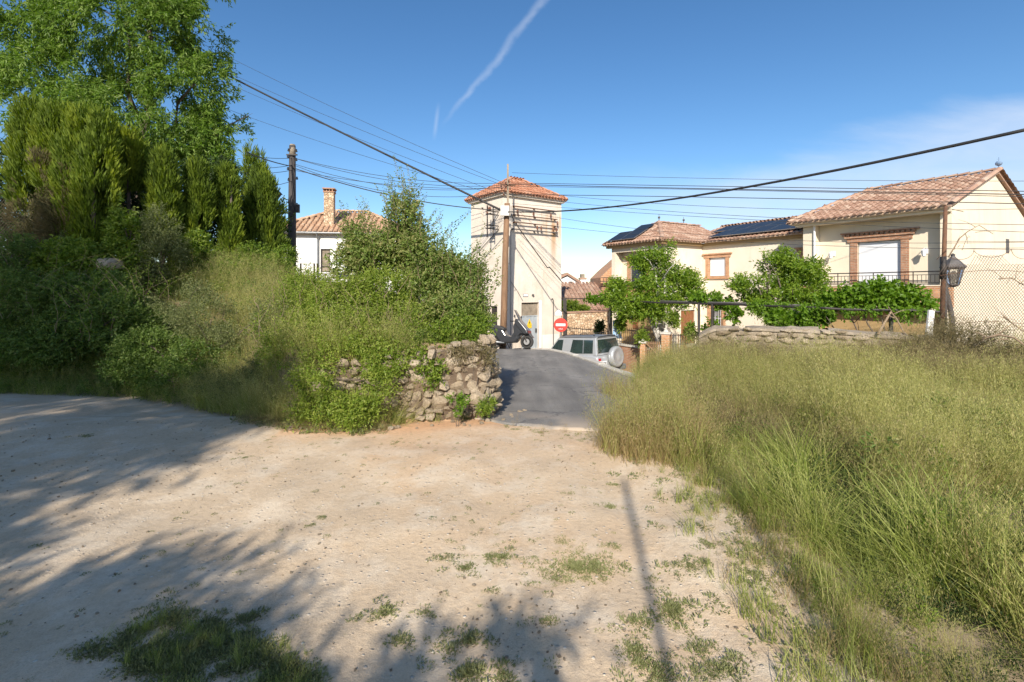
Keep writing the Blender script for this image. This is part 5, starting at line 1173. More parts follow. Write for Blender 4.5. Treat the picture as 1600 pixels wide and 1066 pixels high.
def lanterns():
    D = 8.95; b = P(1471, 530, D); t = P(1477.5, 322, D); o = empty('iron_post', (b.x, D, .6), 'tall narrow rusty iron post standing on the stone wall', 'post')
    m = MB(); m.tube([(b.x, D, .45), b.lerp(t, .5), t], [.040, .037, .030], 8); m.build('post', M['rust'], o, True)
    m = MB(); q = b.lerp(t, .45); m.tube([q, q+Vector((0, 0, .42))], [.050, .048], 8); m.build('iron_sleeve', M['iron'], o, True)
    D = 9.1; r = empty('street_lantern', P(1487, 525, D), 'grey iron street lantern with glass sides beside the rusty post', 'lantern')
    bb = P(1489, 530, D); tt = P(1489, 446, D)
    m = MB(); m.tube([(bb.x, D, .5), P(1488, 500, D), P(1484, 478, D), P(1478, 452, D), P(1474, 430, D)], [.045, .042, .04, .035, .03], 9); m.tube([P(1475, 520, D), P(1477, 470, D), P(1476, 425, D)], [.035, .032, .028], 8); m.build('post', M['iron_grey'], r, True)
    c = P(1489, 419, D); z0 = P(0, 445, D).z; z1 = P(0, 419, D).z; z2 = P(0, 403, D).z
    m = MB(); m.tube([P(1475, 432, D), P(1482, 449, D), (c.x, D, z0)], .018, 6); m.build('bracket', M['iron_grey'], r)
    m = MB(); m.lathe([(.19, z1-.0), (.20, z1+.02), (.12, z1+.12), (.07, z2-.02), (.05, z2), (.03, z2+.03), (.035, z2+.06), (0, z2+.09)], (c.x, D, 0), (0, 0, 1), 6); m.build('lantern_roof', M['iron_grey'], r)
    m = MB(); m.lathe([(0, z0), (.085, z0+.005), (.155, z1), (0, z1+.005)], (c.x, D, 0), (0, 0, 1), 6); m.build('glass', M['clear_glass'], r)
    m = MB()
    for k in range(6):
        a = 2*math.pi*k/6; m.tube([(c.x+.09*math.sin(a), D+.09*math.cos(a), z0), (c.x+.165*math.sin(a), D+.165*math.cos(a), z1)], .010, 4)
    m.lathe([(.02, z0-.05), (.10, z0-.01), (.10, z0+.012)], (c.x, D, 0), (0, 0, 1), 6); m.build('lantern_frame', M['iron_grey'], r)
    m = MB(); m.lathe([(.025, z0+.02), (.03, z0+.08), (.055, z0+.17), (.04, z0+.25), (.0, z0+.27)], (c.x, D, 0), (0, 0, 1), 10); m.build('bulb', M['concrete'], r)
    D = 18.2; r2 = empty('street_lantern', P(432, 330, D), 'small dark iron lantern head seen above the last cypress', 'lantern')
    m = MB(); c = P(432, 314, D); m.lathe([(.02, -1.5), (.03, -.0), (.16, .22), (.17, .24), (.22, .25), (.12, .36), (.04, .42), (.02, .5), (0, .51)], c, (0, 0, 1), 6); m.build('lantern_head', M['iron'], r2)
def clear_glass():
    m, nt, bs = newmat('clear_glass'); bs.inputs['Base Color'].default_value = (.9, .92, .9, 1); bs.inputs['Transmission Weight'].default_value = .92; bs.inputs['Roughness'].default_value = .05; return m
M['clear_glass'] = clear_glass()
lanterns()

def chain_link(name, label, O, e, L, hfun, pitch=.058, tall=.075, post_s=(), bulge=.03, post_m='iron_grey', wires=(0,), barbed=False):
    rt = empty(name, O, label, 'fence'); e = e.normalized(); n = Vector((e.y, -e.x, 0)); m = MB(); H = max(hfun(0)[1], hfun(L)[1], hfun(L/2)[1]); zb = min(hfun(0)[0], hfun(L)[0])
    k = tall/pitch; hh = H-zb; cnt = int((L + hh/k)/pitch); V = []; Fs = []
    def pos(s, z): return O + e*s + ZV*(z-O.z) + n*(bulge*math.sin(s*2.1+z*1.3)+bulge*.6*math.sin(z*4+s))
    for sg in (1, -1):
        for i in range(-1, cnt+1):
            s0 = i*pitch - (hh/k if sg > 0 else 0); prev = None; steps = max(4, int(hh/.16))
            for j in range(steps+1):
                z = zb + hh*j/steps; s = s0 + (z-zb)/k if sg > 0 else i*pitch - (z-zb)/k
                zb_, zt_ = hfun(min(max(s, 0), L)); ok = 0 <= s <= L and zb_ <= z <= zt_; p = pos(s, z) if ok else None
                if prev is not None and p is not None:
                    b = len(V); w = .0036
                    V += [prev+e*w+n*w*sg, prev-e*w+n*w*sg, prev-n*w, p+e*w+n*w*sg, p-e*w+n*w*sg, p-n*w]; Fs += [(b, b+1, b+4, b+3), (b+1, b+2, b+5, b+4), (b+2, b, b+3, b+5)]
                prev = p
    me = mesh_np('wire_mesh', [tuple(v) for v in V], Fs, None, M['steel_wire']); o = obj_of('wire_mesh', me, rt); o['kind'] = 'stuff'
    for s in post_s: q = O + e*s; z0, z1 = hfun(min(s, L)); m = MB(); m.tube([(q.x+n.x*.05, q.y+n.y*.05, z0-.4), (q.x+n.x*.05, q.y+n.y*.05, z1+.12)], .030, 7); m.build('post', M[post_m], rt, True)
    for z in wires:
        m = MB(); m.tube([pos(L*i/12, hfun(L*i/12)[1]-z)+n*.01 for i in range(13)], .004, 4); m.build('line_wire', M['rust'], rt)
    return rt
M['steel_wire'] = mat('dull_galvanised_wire', (.12, .09, .07), (.08, .055, .04), 20, .7, 0, metal=.3)
def fences():
    O = Vector((7.75, 8.85, .5)); e = Vector((4.2, -1.0, 0))
    rt = chain_link('chain_link_fence', 'rusty chain link fence sagging before the cream gable wall', O, e, 4.6, lambda s: (.42, 2.10+.10*math.sin(s*1.8)), .048, .066, (4.5,), .10, wires=(.28, 1.2))
    m = MB(); pts = []      # loose coil of dry barbed wire and vine over the top
    for i in range(90): s = i/90*3.9; a = i*.55; pts.append(O + e.normalized()*(s+.06*math.cos(a)) + ZV*(1.62+.10*math.sin(s*1.8)+.07*math.sin(a)) + Vector((0, .05*math.cos(a*.7), 0)))
    m.tube(pts, .004, 4); m.build('barbed_wire', M['rust'], rt)
    O = Vector((-17.6, 11.2, 2.2)); chain_link('chain_link_fence', 'dark chain link fence behind the cypress sprays at the far left', O, Vector((1, .05, 0)), 8.3, lambda s: (1.9, 4.7-.18*s if s < 4 else 3.98-.08*(s-4)), .07, .085, (7.1,), .05, 'iron_grey', (0.02,))
fences()

def dry_branches():
    for k, (pts, lab) in enumerate((([P(1482, 402, 8.4), P(1500, 372, 8.45), P(1512, 362, 8.5), P(1530, 352, 8.5), P(1552, 366, 8.45)], 'leafless dry vine arching over the fence before the gable'), ([P(1562, 436, 7.9), P(1580, 434, 7.9), P(1600, 446, 7.8), P(1618, 470, 7.7)], 'bare curved branch hanging in front of the chain link fence'), ([P(1568, 495, 7.9), P(1585, 508, 7.8), P(1602, 520, 7.7)], 'broken rusty brown stick leaning on the chain link fence'), ([P(1535, 530, 7.6), P(1560, 523, 7.5), P(1585, 528, 7.4), P(1612, 548, 7.2)], 'thick dead branch lying at the foot of the fence'), ([P(1372, 522, 8.8), P(1392, 488, 9.3), P(1402, 500, 9.2), P(1413, 521, 8.8)], 'gnarled bare vine trunk leaning over the stone wall'))):
        m = MB(); r = .022 if k > 2 else .011; m.tube(pts, [r*(1-.15*i) for i in range(len(pts))], 6)
        for i in range(7 if k < 3 else 4):
            a = pts[random.randrange(len(pts)-1)].lerp(pts[random.randrange(1, len(pts))], .3); v = Vector((random.uniform(-1, 1), random.uniform(-.4, .4), random.uniform(-.6, 1)))*.28; m.tube([a, a+v*.5+Vector((0, 0, .02)), a+v], [r*.5, r*.35, .002], 4)
        tag(m.build('dry_branch', M['dry_stem'], None, True), lab, 'branch')
    for k, (x, y, D) in enumerate(((1270, 498, 10.2), (1310, 505, 9.9), (1352, 512, 9.7), (1230, 505, 10.4))): pass
dry_branches()

def signs():
    D = 21.5; r = empty('no_entry_sign', (X2(876, D), D, -1.6), 'round red no entry sign with white bar by the tower corner', 'sign'); c = P(876, 508, D); k = D/F
    ax = Vector((-.12, -1, 0)).normalized()
    m = MB(); m.lathe([(0, 0), (.30, 0), (.31, .01), (.30, .02), (0, .021)], c, ax, 40); m.build('sign_disc', M['sign_red'], r)
    side = Vector((-ax.y, ax.x, 0)); side = side if side.x > 0 else -side; o = c + ax*.024
    m = MB(); m.prism([o-side*.21-ZV*.045, o+side*.21-ZV*.045, o+side*.21+ZV*.065, o-side*.21+ZV*.065], ax*.004); m.build('white_bar', M['white'], r)
    m = MB()
    for i, (a, b) in enumerate(((-.07, .03), (-.02, .05), (.03, .02), (.07, .04))): m.prism([o+side*(a-.012)-ZV*.19, o+side*(a+.012)-ZV*.19, o+side*(a+.012)-ZV*(.19-b), o+side*(a-.012)-ZV*(.19-b)], ax*.003)
    m.build('small_marks', M['white'], r)
    m = MB(); m.tube([(c.x, D+.04, -2.2), (c.x, D+.04, c.z+.25)], .03, 8); m.build('pole', M['steel'], r)
    r2 = empty('street_name_sign', (X2(872.5, D), D+.3, -1), 'small white house-shaped plate with blue marks above the red sign', 'sign'); c = P(872.5, 490, D-.05)
    s = side; m = MB(); m.prism([c-s*.17-ZV*.10, c+s*.17-ZV*.10, c+s*.17+ZV*.07, c+ZV*.21, c-s*.17+ZV*.07], ax*.02); m.build('border', M['iron_grey'], r2)
    o = c+ax*.022; m = MB(); m.prism([o-s*.15-ZV*.085, o+s*.15-ZV*.085, o+s*.15+ZV*.06, o+ZV*.18, o-s*.15+ZV*.06], ax*.004); m.build('plate_face', M['white'], r2)
    o = c+ax*.028; m = MB()
    for i in range(3): m.prism([o-s*.11-ZV*(.05-.04*i), o+s*(.11-.03*i)-ZV*(.05-.04*i), o+s*(.11-.03*i)-ZV*(.035-.04*i), o-s*.11-ZV*(.035-.04*i)], ax*.002)
    m.build('marks', M['panel'], r2)
signs()

# ------------------------------------------------------------------ vehicles
def local_frame(c, heading, pitch=0, roll=0):
    h = Vector(heading).normalized(); l = Vector((-h.y, h.x, 0)); Mx = Matrix(((h.x, l.x, 0, c[0]), (h.y, l.y, 0, c[1]), (0, 0, 1, c[2]), (0, 0, 0, 1)))
    return Mx @ Matrix.Rotation(pitch, 4, 'Y') @ Matrix.Rotation(roll, 4, 'X')
def wheel(fr, x, y, r, w, parent, axis=1):
    m = MB(); m.M = fr; sg = 1 if y > 0 else -1
    m.lathe([(r*.66, -w/2), (r*.93, -w/2), (r, -w/2+.03), (r, w/2-.03), (r*.93, w/2), (r*.66, w/2)], (x, y, r), (0, 1, 0), 28)
    t = m.build('wheel', M['rubber'], parent, True)
    m = MB(); m.M = fr; m.lathe([(0, -.01), (.05, -.01), (.07, .01), (r*.60, .015), (r*.67, -.02), (r*.66, -.05)], (x, y+sg*w*.42, r), (0, sg, 0), 20); m.build('rim', M['alu'], t, True)
def suv():
    c = Vector((2.51, 19.51, -2.07)); fr = local_frame(c, (-.682, .731, 0), R(4.5))
    rt = empty('parked_car', c, 'silver grey three-door off-road car with round spare wheel cover, parked below the kerb', 'car')
    W = .82
    b = MB(); b.M = fr
    # lower body: stations along x: (x, z bottom, z top, half width at belt, half width at sill)
    st = [(-1.86, .52, .90, .74, .72), (-1.82, .40, 1.02, .80, .78), (-1.60, .38, 1.07, W+.01, .80), (-.6, .36, 1.06, W+.02, .81), (.60, .36, 1.04, W+.01, .81), (.85, .37, 1.02, W, .80), (1.45, .40, .97, .79, .79), (1.75, .42, .90, .76, .76), (1.86, .50, .78, .68, .70)]
    V = []
    for x, z0, z1, wb, ws in st:
        zm = z0+(z1-z0)*.55
        for y, z in ((-ws, z0), (ws, z0), (wb+.02, zm), (wb+.005, z1-.07), (wb-.06, z1), (-wb+.06, z1), (-wb-.005, z1-.07), (-wb-.02, zm)): V.append((x, y, z))
    n = 8; Fs = [(i*n+k, i*n+(k+1) % n, (i+1)*n+(k+1) % n, (i+1)*n+k) for i in range(len(st)-1) for k in range(n)] + [tuple(range(n)), tuple(range(len(V)-n, len(V)))]
    b.add(V, Fs); bo = b.build('body', M['grey_metallic'], rt, True, bevel=.02)
    # greenhouse shell
    g = MB(); g.M = fr; zb, zt = 1.04, 1.70; x0, x1, X0, X1 = -1.80, .74, -1.70, .14; wb, wt = .79, .64
    V = [(x0, -wb, zb), (x1, -wb, zb), (x1, wb, zb), (x0, wb, zb), (X0, -wt, zt), (X1, -wt, zt), (X1, wt, zt), (X0, wt, zt)]
    g.add(V, [(0,1,5,4), (1,2,6,5), (2,3,7,6), (3,0,4,7), (4,5,6,7)]); g.build('cabin', M['grey_metallic'], rt, bevel=.03)
    rf = MB(); rf.M = fr; V = []
    for x, w_, z in ((-1.74, .60, 1.70), (-1.66, .655, 1.715), (-.8, .665, 1.735), (0, .65, 1.73), (.16, .60, 1.70)):
        for y, dz in ((-w_, -.02), (-w_*.9, .02), (0, .04), (w_*.9, .02), (w_, -.02)): V.append((x, y, z+dz))
    rf.add(V, [(5*i+k, 5*i+k+1, 5*i+6+k, 5*i+5+k) for i in range(4) for k in range(4)] + [(0, 4, 24, 20)]); rf.build('roof_panel', M['cladding'], rt, True)
    for s in (-1, 1):
        q = MB(); q.M = fr; q.tube([(-1.6, s*.56, 1.76), (-1.5, s*.56, 1.80), (-.1, s*.56, 1.80), (.0, s*.56, 1.76)], .016, 6); q.build('roof_rail', M['black_plastic'], rt)
    def sidey(z): return wb-(wb-wt)*(z-zb)/(zt-zb)
    def sidewin(pts, s, m='glass_dark', off=.006, nm='window'):
        q = MB(); q.M = fr; P3 = [Vector((x, s*(sidey(z)+off), z)) for x, z in pts]; q.prism(P3, (0, s*.008, 0)); return q.build(nm, M[m], rt)
    for s in (1, -1):
        sidewin([(.60, 1.10), (-.10, 1.10), (-.14, 1.62), (.12, 1.62)], s)
        sidewin([(-.52, 1.10), (-1.62, 1.12), (-1.60, 1.60), (-.62, 1.62)], s)
        sidewin([(-1.15, 1.11), (-1.19, 1.11), (-1.17, 1.61), (-1.13, 1.61)], s, 'cladding', .015, 'window_divider')
        sidewin([(.64, 1.075), (-.12, 1.075), (-.12, 1.10), (.60, 1.10)], s, 'black_plastic', .010, 'window_seal')
        q = MB(); q.M = fr; q.prism([(-1.7, s*(W+.028), .62), (.95, s*(W+.028), .62), (.95, s*(W+.028), .74), (-1.7, s*(W+.028), .74)], (0, s*.014, 0)); q.build('side_moulding', M['cladding'], rt)
        q = MB(); q.M = fr; q.box((.52, s*.93, 1.13), (.12, .16, .19)); q.tube([(.55, s*.80, 1.06), (.52, s*.90, 1.08)], .02, 6); q.build('wing_mirror', M['black_plastic'], rt, bevel=.02)
        q = MB(); q.M = fr; q.box((-.02, s*(W+.035), .93), (.16, .03, .035)); q.build('door_handle', M['black_plastic'], rt)
        q = MB(); q.M = fr; q.box((-.12, s*(W+.0245), .80), (.008, .006, .5)); q.build('door_seam', M['black_plastic'], rt)
        for x in (-1.18, 1.12):
            wheel(fr, x, s*.70, .37, .24, rt)
            q = MB(); q.M = fr; pts = []; 
            for k in range(9): a = math.pi*k/8; pts.append((x+.47*math.cos(a), s*.80, .36+.45*math.sin(a)))
            q.tube(pts, .05, 6); q.build('wheel_arch', M['cladding'], rt, True)
        q = MB(); q.M = fr; q.box((-1.845, s*.68, .80), (.05, .14, .26)); tl = q.build('tail_light', M['red_lens'], rt, bevel=.01); q = MB(); q.M = fr; q.box((-1.872, s*.68, .81), (.012, .13, .05)); q.build('reverse_lens', M['white'], tl)
        q = MB(); q.M = fr; q.box((1.80, s*.58, .78), (.08, .20, .16)); q.build('headlight', M['clear_glass'], rt, bevel=.02)
    # windscreen, rear window
    q = MB(); q.M = fr
    def slant(xa, za, xb, zb_, ya, yb, dx, m, nm):
        q = MB(); q.M = fr; q.prism([(xa+dx, -ya, za), (xa+dx, ya, za), (xb+dx, yb, zb_), (xb+dx, -yb, zb_)], (.006 if dx > 0 else -.006, 0, 0)); return q.build(nm, M[m], rt)
    slant(.70, 1.08, .20, 1.64, .70, .58, .012, 'glass_dark', 'windscreen'); slant(-1.795, 1.12, -1.713, 1.61, .70, .58, -.010, 'glass_dark', 'rear_window')
    q = MB(); q.M = fr; q.box((-1.90, 0, .50), (.14, 1.62, .20)); q.build('rear_bumper', M['cladding'], rt, bevel=.03); q = MB(); q.M = fr; q.box((1.90, 0, .50), (.14, 1.56, .20)); q.build('front_bumper', M['cladding'], rt, bevel=.03)
    q = MB(); q.M = fr; q.lathe([(0, 0), (.30, 0), (.375, .03), (.395, .09), (.395, .18), (.375, .225), (.30, .25), (.29, .243), (.14, .262), (0, .268)], (-1.87, -.14, .93), (-1, 0, 0), 40); q.build('spare_wheel_cover', M['grey_metallic'], rt, True)
    q = MB(); q.M = fr; q.box((-1.872, .43, .74), (.012, .26, .15)); pl = q.build('number_plate', M['white'], rt); q = MB(); q.M = fr
    for i in range(6): q.box((-1.880, .52-.035*i, .74), (.004, .018, .07))
    q.build('plate_marks', M['iron'], pl)
suv()

def scooter():
    fw = Vector((.60, 19.25, 0)); rw = Vector((-.72, 19.75, 0)); mid = (fw+rw)/2; h = (fw-rw).normalized(); zf, zrr = float(zr(19.25))+.03, float(zr(19.75))+.03; c = Vector((mid.x, mid.y, (zf+zrr)/2)); L = (fw-rw).length/2
    fr = local_frame(c, h, -math.asin((zf-zrr)/(2*L)), R(-7)); rt = empty('motor_scooter', c, 'dark grey maxi scooter with tall windscreen leaning on its stand by the tower door', 'scooter')
    def wh(x, r, steer=0):
        q = MB(); q.M = fr; q.lathe([(r*.68, -.055), (r*.86, -.065), (r*.97, -.04), (r, 0), (r*.97, .04), (r*.86, .065), (r*.68, .055), (r*.68, -.055)], (x, 0, r), (0, 1, 0), 36); t = q.build('wheel', M['rubber'], rt, True)
        q = MB(); q.M = fr; q.lathe([(r*.60, -.04), (r*.70, -.045), (r*.70, .045), (r*.60, .04), (r*.60, -.04)], (x, 0, r), (0, 1, 0), 30); q.lathe([(0, -.05), (.05, -.05), (.05, .05), (0, .05)], (x, 0, r), (0, 1, 0), 12)
        for k in range(5):
            a = 2*math.pi*k/5+.3; q.tube([(x+.04*math.cos(a), 0, r+.04*math.sin(a)), (x+r*.63*math.cos(a), 0, r+r*.63*math.sin(a))], .018, 5)
        q.build('rim', M['steel'], t)
        q = MB(); q.M = fr; q.lathe([(.07, 0), (.12, 0), (.12, .006), (.07, .006)], (x, -.062, r), (0, 1, 0), 20); q.build('brake_disc', M['alu'], t)
    wh(L, .275); wh(-L, .27)
    def slab(nm, prof, w0, w1, m, par=rt, bev=.03, yc=0):     # a moulded side panel: outline pinched towards its rim
        q = MB(); q.M = fr; cx = sum(p[0] for p in prof)/len(prof); cz = sum(p[1] for p in prof)/len(prof); n = len(prof); V = []
        for y, k in ((-w1, .86), (-w0, 1), (w0, 1), (w1, .86)): V += [(cx+(x-cx)*k, y+yc, cz+(z-cz)*k) for x, z in prof]
        Fs = [(j*n+i, j*n+(i+1) % n, (j+1)*n+(i+1) % n, (j+1)*n+i) for j in range(3) for i in range(n)] + [tuple(range(n)), tuple(range(3*n, 4*n))]; q.add(V, Fs); return q.build(nm, M[m], par, False, bevel=bev)
    slab('floor_body', [(-L-.12, .60), (-L-.2, .80), (-.30, .80), (-.14, .56), (.06, .48), (.24, .52), (.44, .60), (.42, .40), (.26, .24), (-.30, .22), (-.46, .34), (-.60, .54)], .15, .22, 'black_paint')
    slab('tail_fairing', [(-L-.28, .86), (-L-.20, .92), (-.42, .72), (-.30, .56), (-.60, .56), (-L-.02, .70)], .12, .17, 'black_paint')
    slab('seat', [(-L-.30, .92), (-L-.10, 1.04), (-.60, .96), (-.40, .93), (-.20, .82), (-.18, .74), (-.40, .76), (-L-.16, .84)], .11, .16, 'black_plastic', bev=.035)
    slab('leg_shield', [(.08, .44), (.18, .64), (.16, .92), (.26, 1.08), (.44, 1.02), (.64, .80), (.78, .64), (.66, .58), (.48, .60), (.34, .42)], .14, .22, 'black_paint')
    slab('front_fairing', [(.24, 1.02), (.30, 1.20), (.42, 1.16), (.60, .96), (.80, .72), (.84, .58), (.66, .56), (.44, .78)], .21, .26, 'black_paint', bev=.02)
    slab('front_fender', [(.36, .42), (.44, .62), (.66, .68), (.86, .61), (1.0, .42), (.92, .44), (.80, .53), (.66, .56), (.50, .52)], .07, .09, 'black_paint', bev=.01)
    q = MB(); q.M = fr; V = [(.46, -.19, 1.05), (.46, .19, 1.05), (.36, -.21, 1.26), (.36, .21, 1.26), (.20, -.15, 1.56), (.20, .15, 1.56)]; q.add(V, [(0, 1, 3, 2), (2, 3, 5, 4)]); ws = q.build('windscreen', M['smoke_glass'], rt, True); sd = ws.modifiers.new('t', 'SOLIDIFY'); sd.thickness = .006
    for s in (-1, 1):
        q = MB(); q.M = fr; q.lathe([(0, 0), (.05, .01), (.06, .04), (0, .07)], (.68, s*.12, .70), (1, 0, .1), 12); q.build('headlight', M['clear_glass'], rt, True)
        q = MB(); q.M = fr; q.tube([(.60, s*.10, .62), (L, s*.085, .275)], .026, 7); q.build('fork', M['iron'], rt)
        q = MB(); q.M = fr; q.tube([(.30, s*.02, 1.07), (.24, s*.20, 1.10), (.18, s*.36, 1.09)], .018, 7); q.tube([(.20, s*.26, 1.10), (.14, s*.385, 1.09)], .026, 8); q.build('handlebar', M['black_plastic'], rt)
        q = MB(); q.M = fr; q.tube([(.28, s*.22, 1.10), (.33, s*.34, 1.26)], .010, 5); q.lathe([(0, -.02), (.055, -.012), (.065, .0), (0, .015)], (.32, s*.37, 1.28), (-1, 0, .1), 14); q.build('mirror', M['black_plastic'], rt)
        q = MB(); q.M = fr; q.tube([(-L, s*.11, .28), (-.62, s*.14, .62)], .022, 6); q.build('shock_absorber', M['steel'], rt)
    q = MB(); q.M = fr; q.tube([(-.20, -.18, .24), (-.60, -.20, .28), (-1.02, -.20, .38)], [.03, .055, .06], 10); q.build('exhaust', M['steel'], rt, True)
    q = MB(); q.M = fr; q.box((-L-.27, 0, .82), (.05, .20, .07)); q.build('tail_light', M['red_lens'], rt, bevel=.01); q = MB(); q.M = fr; q.box((.69, 0, .60), (.06, .12, .035)); q.build('red_trim', M['red_lens'], rt)
    q = MB(); q.M = fr; q.tube([(-.20, .10, .26), (-.14, .30, .0)], .014, 5); q.build('side_stand', M['iron'], rt)
def smoke():
    m, nt, bs = newmat('smoked_plastic'); bs.inputs['Base Color'].default_value = (.18, .18, .19, 1); bs.inputs['Transmission Weight'].default_value = .6; bs.inputs['Roughness'].default_value = .1; return m
M['smoke_glass'] = smoke()
scooter()
# ------------------------------------------------------------------ trees and shrubs
TP = (.35, 1.0, 1.2)
def big_tree():
    L = [LB(205, 40, 24.8, 150, 85), (LB(95, 130, 24.0, 90, 60)), LB(300, 130, 24.8, 70, 85), LB(345, 210, 25.3, 42, 55), LB(190, 200, 24.8, 150, 65), LB(45, 40, 24.0, 50, 60), LB(240, -60, 24.8, 110, 80), LB(150, -90, 24.8, 110, 80), LB(20, 150, 24.0, 50, 50), LB(270, 50, 24.2, 60, 55), LB(60, 110, 25.6, 50, 30), LB(375, 245, 25.6, 22, 30), LB(350, 268, 25.0, 45, 28), LB(388, 262, 25.5, 18, 26), LB(310, 250, 25.1, 60, 45)]
    rt = empty('broadleaf_tree', (-19.5, 25.5, 1), 'tall leafy tree with long drooping leaves rising above the cypress hedge', 'tree')
    limbs((-19.5, 25.5, .4), [L[i][0] for i in (0, 1, 2, 3, 6, 8)], .32, rt, M['bark'], .3)
    foliage('crown', L, M['leaf_tree'], rt, twigs=12500, per=10, ll=.235, lw=.072, tl=.75, up=.25, droop=.55, surf=.35, thr=.415, nf=.85, seed=11, curl=.15)
big_tree()
def cypress_hedge():
    g = 'cypresses of the hedge'
    def cyp(label, cols, n, L=.24, W=.034, mat_='leaf_cypress', ts=0, thr=.34, base=None, lean=.28):
        lobes = []
        for px0, px1, yt, yb, D in cols:      # a column: stacked lobes narrowing towards the top
            cx = (px0+px1)/2; rx = (px1-px0)/2; k = 5; hh = (yb-yt)/k
            for i in range(k):
                f = (.62, .88, 1.0, 1.0, .9)[i]; lobes.append(LB(cx+random.uniform(-.12, .12)*rx, yt+hh*(i+.5), D, rx*f, hh*.78, rx*f*D/F*.9))
        c = lobes[-1][0]; rt = empty('cypress', (c.x, c.y, float(gz(c.x, c.y))), label, 'tree', g)
        m = MB(); m.tube([(c.x, c.y, float(gz(c.x, c.y))-.1), (c.x, c.y, lobes[0][0].z)], [.07, .02], 7); m.build('trunk', M['bark'], rt, True)
        spray('crown', lobes, M[mat_], rt, n=n, L=L, W=W, seed=random.randint(0, 99), thr=thr, tshift=ts, lean=lean); return rt
    cyp('broad feathery yellow-green cypress at the far left of the hedge', [(20, 78, 172, 330, 11.6), (62, 120, 178, 300, 11.5)], 5200)
    cyp('widest feathery cypress of the hedge under the big tree, left of the dark gap', [(95, 165, 186, 400, 11.2), (135, 180, 190, 360, 11.0), (120, 168, 250, 420, 10.9)], 7000)
    cyp('brownish half-dead cypress with thin sprays low in the hedge', [(28, 92, 250, 430, 11.0), (70, 132, 268, 440, 10.9)], 5200, .16, .018, 'leaf_dead', 0, .36, lean=.9)
    cyp('short ragged cypress beside the metal fence post', [(178, 222, 212, 300, 12.0)], 2200)
    cyp('loose olive green cypress right of the fence post', [(232, 275, 250, 400, 12.0)], 3200, ts=-.1)
    cyp('slim bright cypress column, leftmost of the three narrow ones', [(289, 330, 265, 425, 12.6)], 3600, .22, .03)
    cyp('narrowest bright cypress column in the middle of the three', [(336, 371, 270, 350, 13.2), (345, 374, 320, 430, 13.1)], 3200, .22, .03)
    cyp('full cypress column at the right end of the hedge by the pole', [(380, 442, 286, 430, 14.4), (385, 425, 270, 400, 14.6)], 5600, .22, .03, ts=-.08)
    cyp('thin pointed cypress tip showing behind the last hedge column', [(384, 398, 240, 330, 16.5), (400, 412, 246, 330, 16.6)], 1000, .3, .03)
    # added dark mass: the hedge's shaded depth is put into the leaf colour
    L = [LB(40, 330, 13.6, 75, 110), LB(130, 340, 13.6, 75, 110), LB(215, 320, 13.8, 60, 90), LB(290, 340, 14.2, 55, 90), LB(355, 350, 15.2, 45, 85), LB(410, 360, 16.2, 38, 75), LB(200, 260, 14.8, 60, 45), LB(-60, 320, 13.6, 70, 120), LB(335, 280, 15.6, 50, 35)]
    rt = empty('hedge', (-9, 14.5, 1.6), 'dark leafy mass added behind the cypresses, the shade of their gaps put into its colour', 'hedge'); foliage('foliage', L, M['leaf_dark'], rt, twigs=5200, per=9, ll=.13, lw=.06, tl=.35, up=.3, thr=.25, nf=1.5, seed=5, surf=.2)
cypress_hedge()

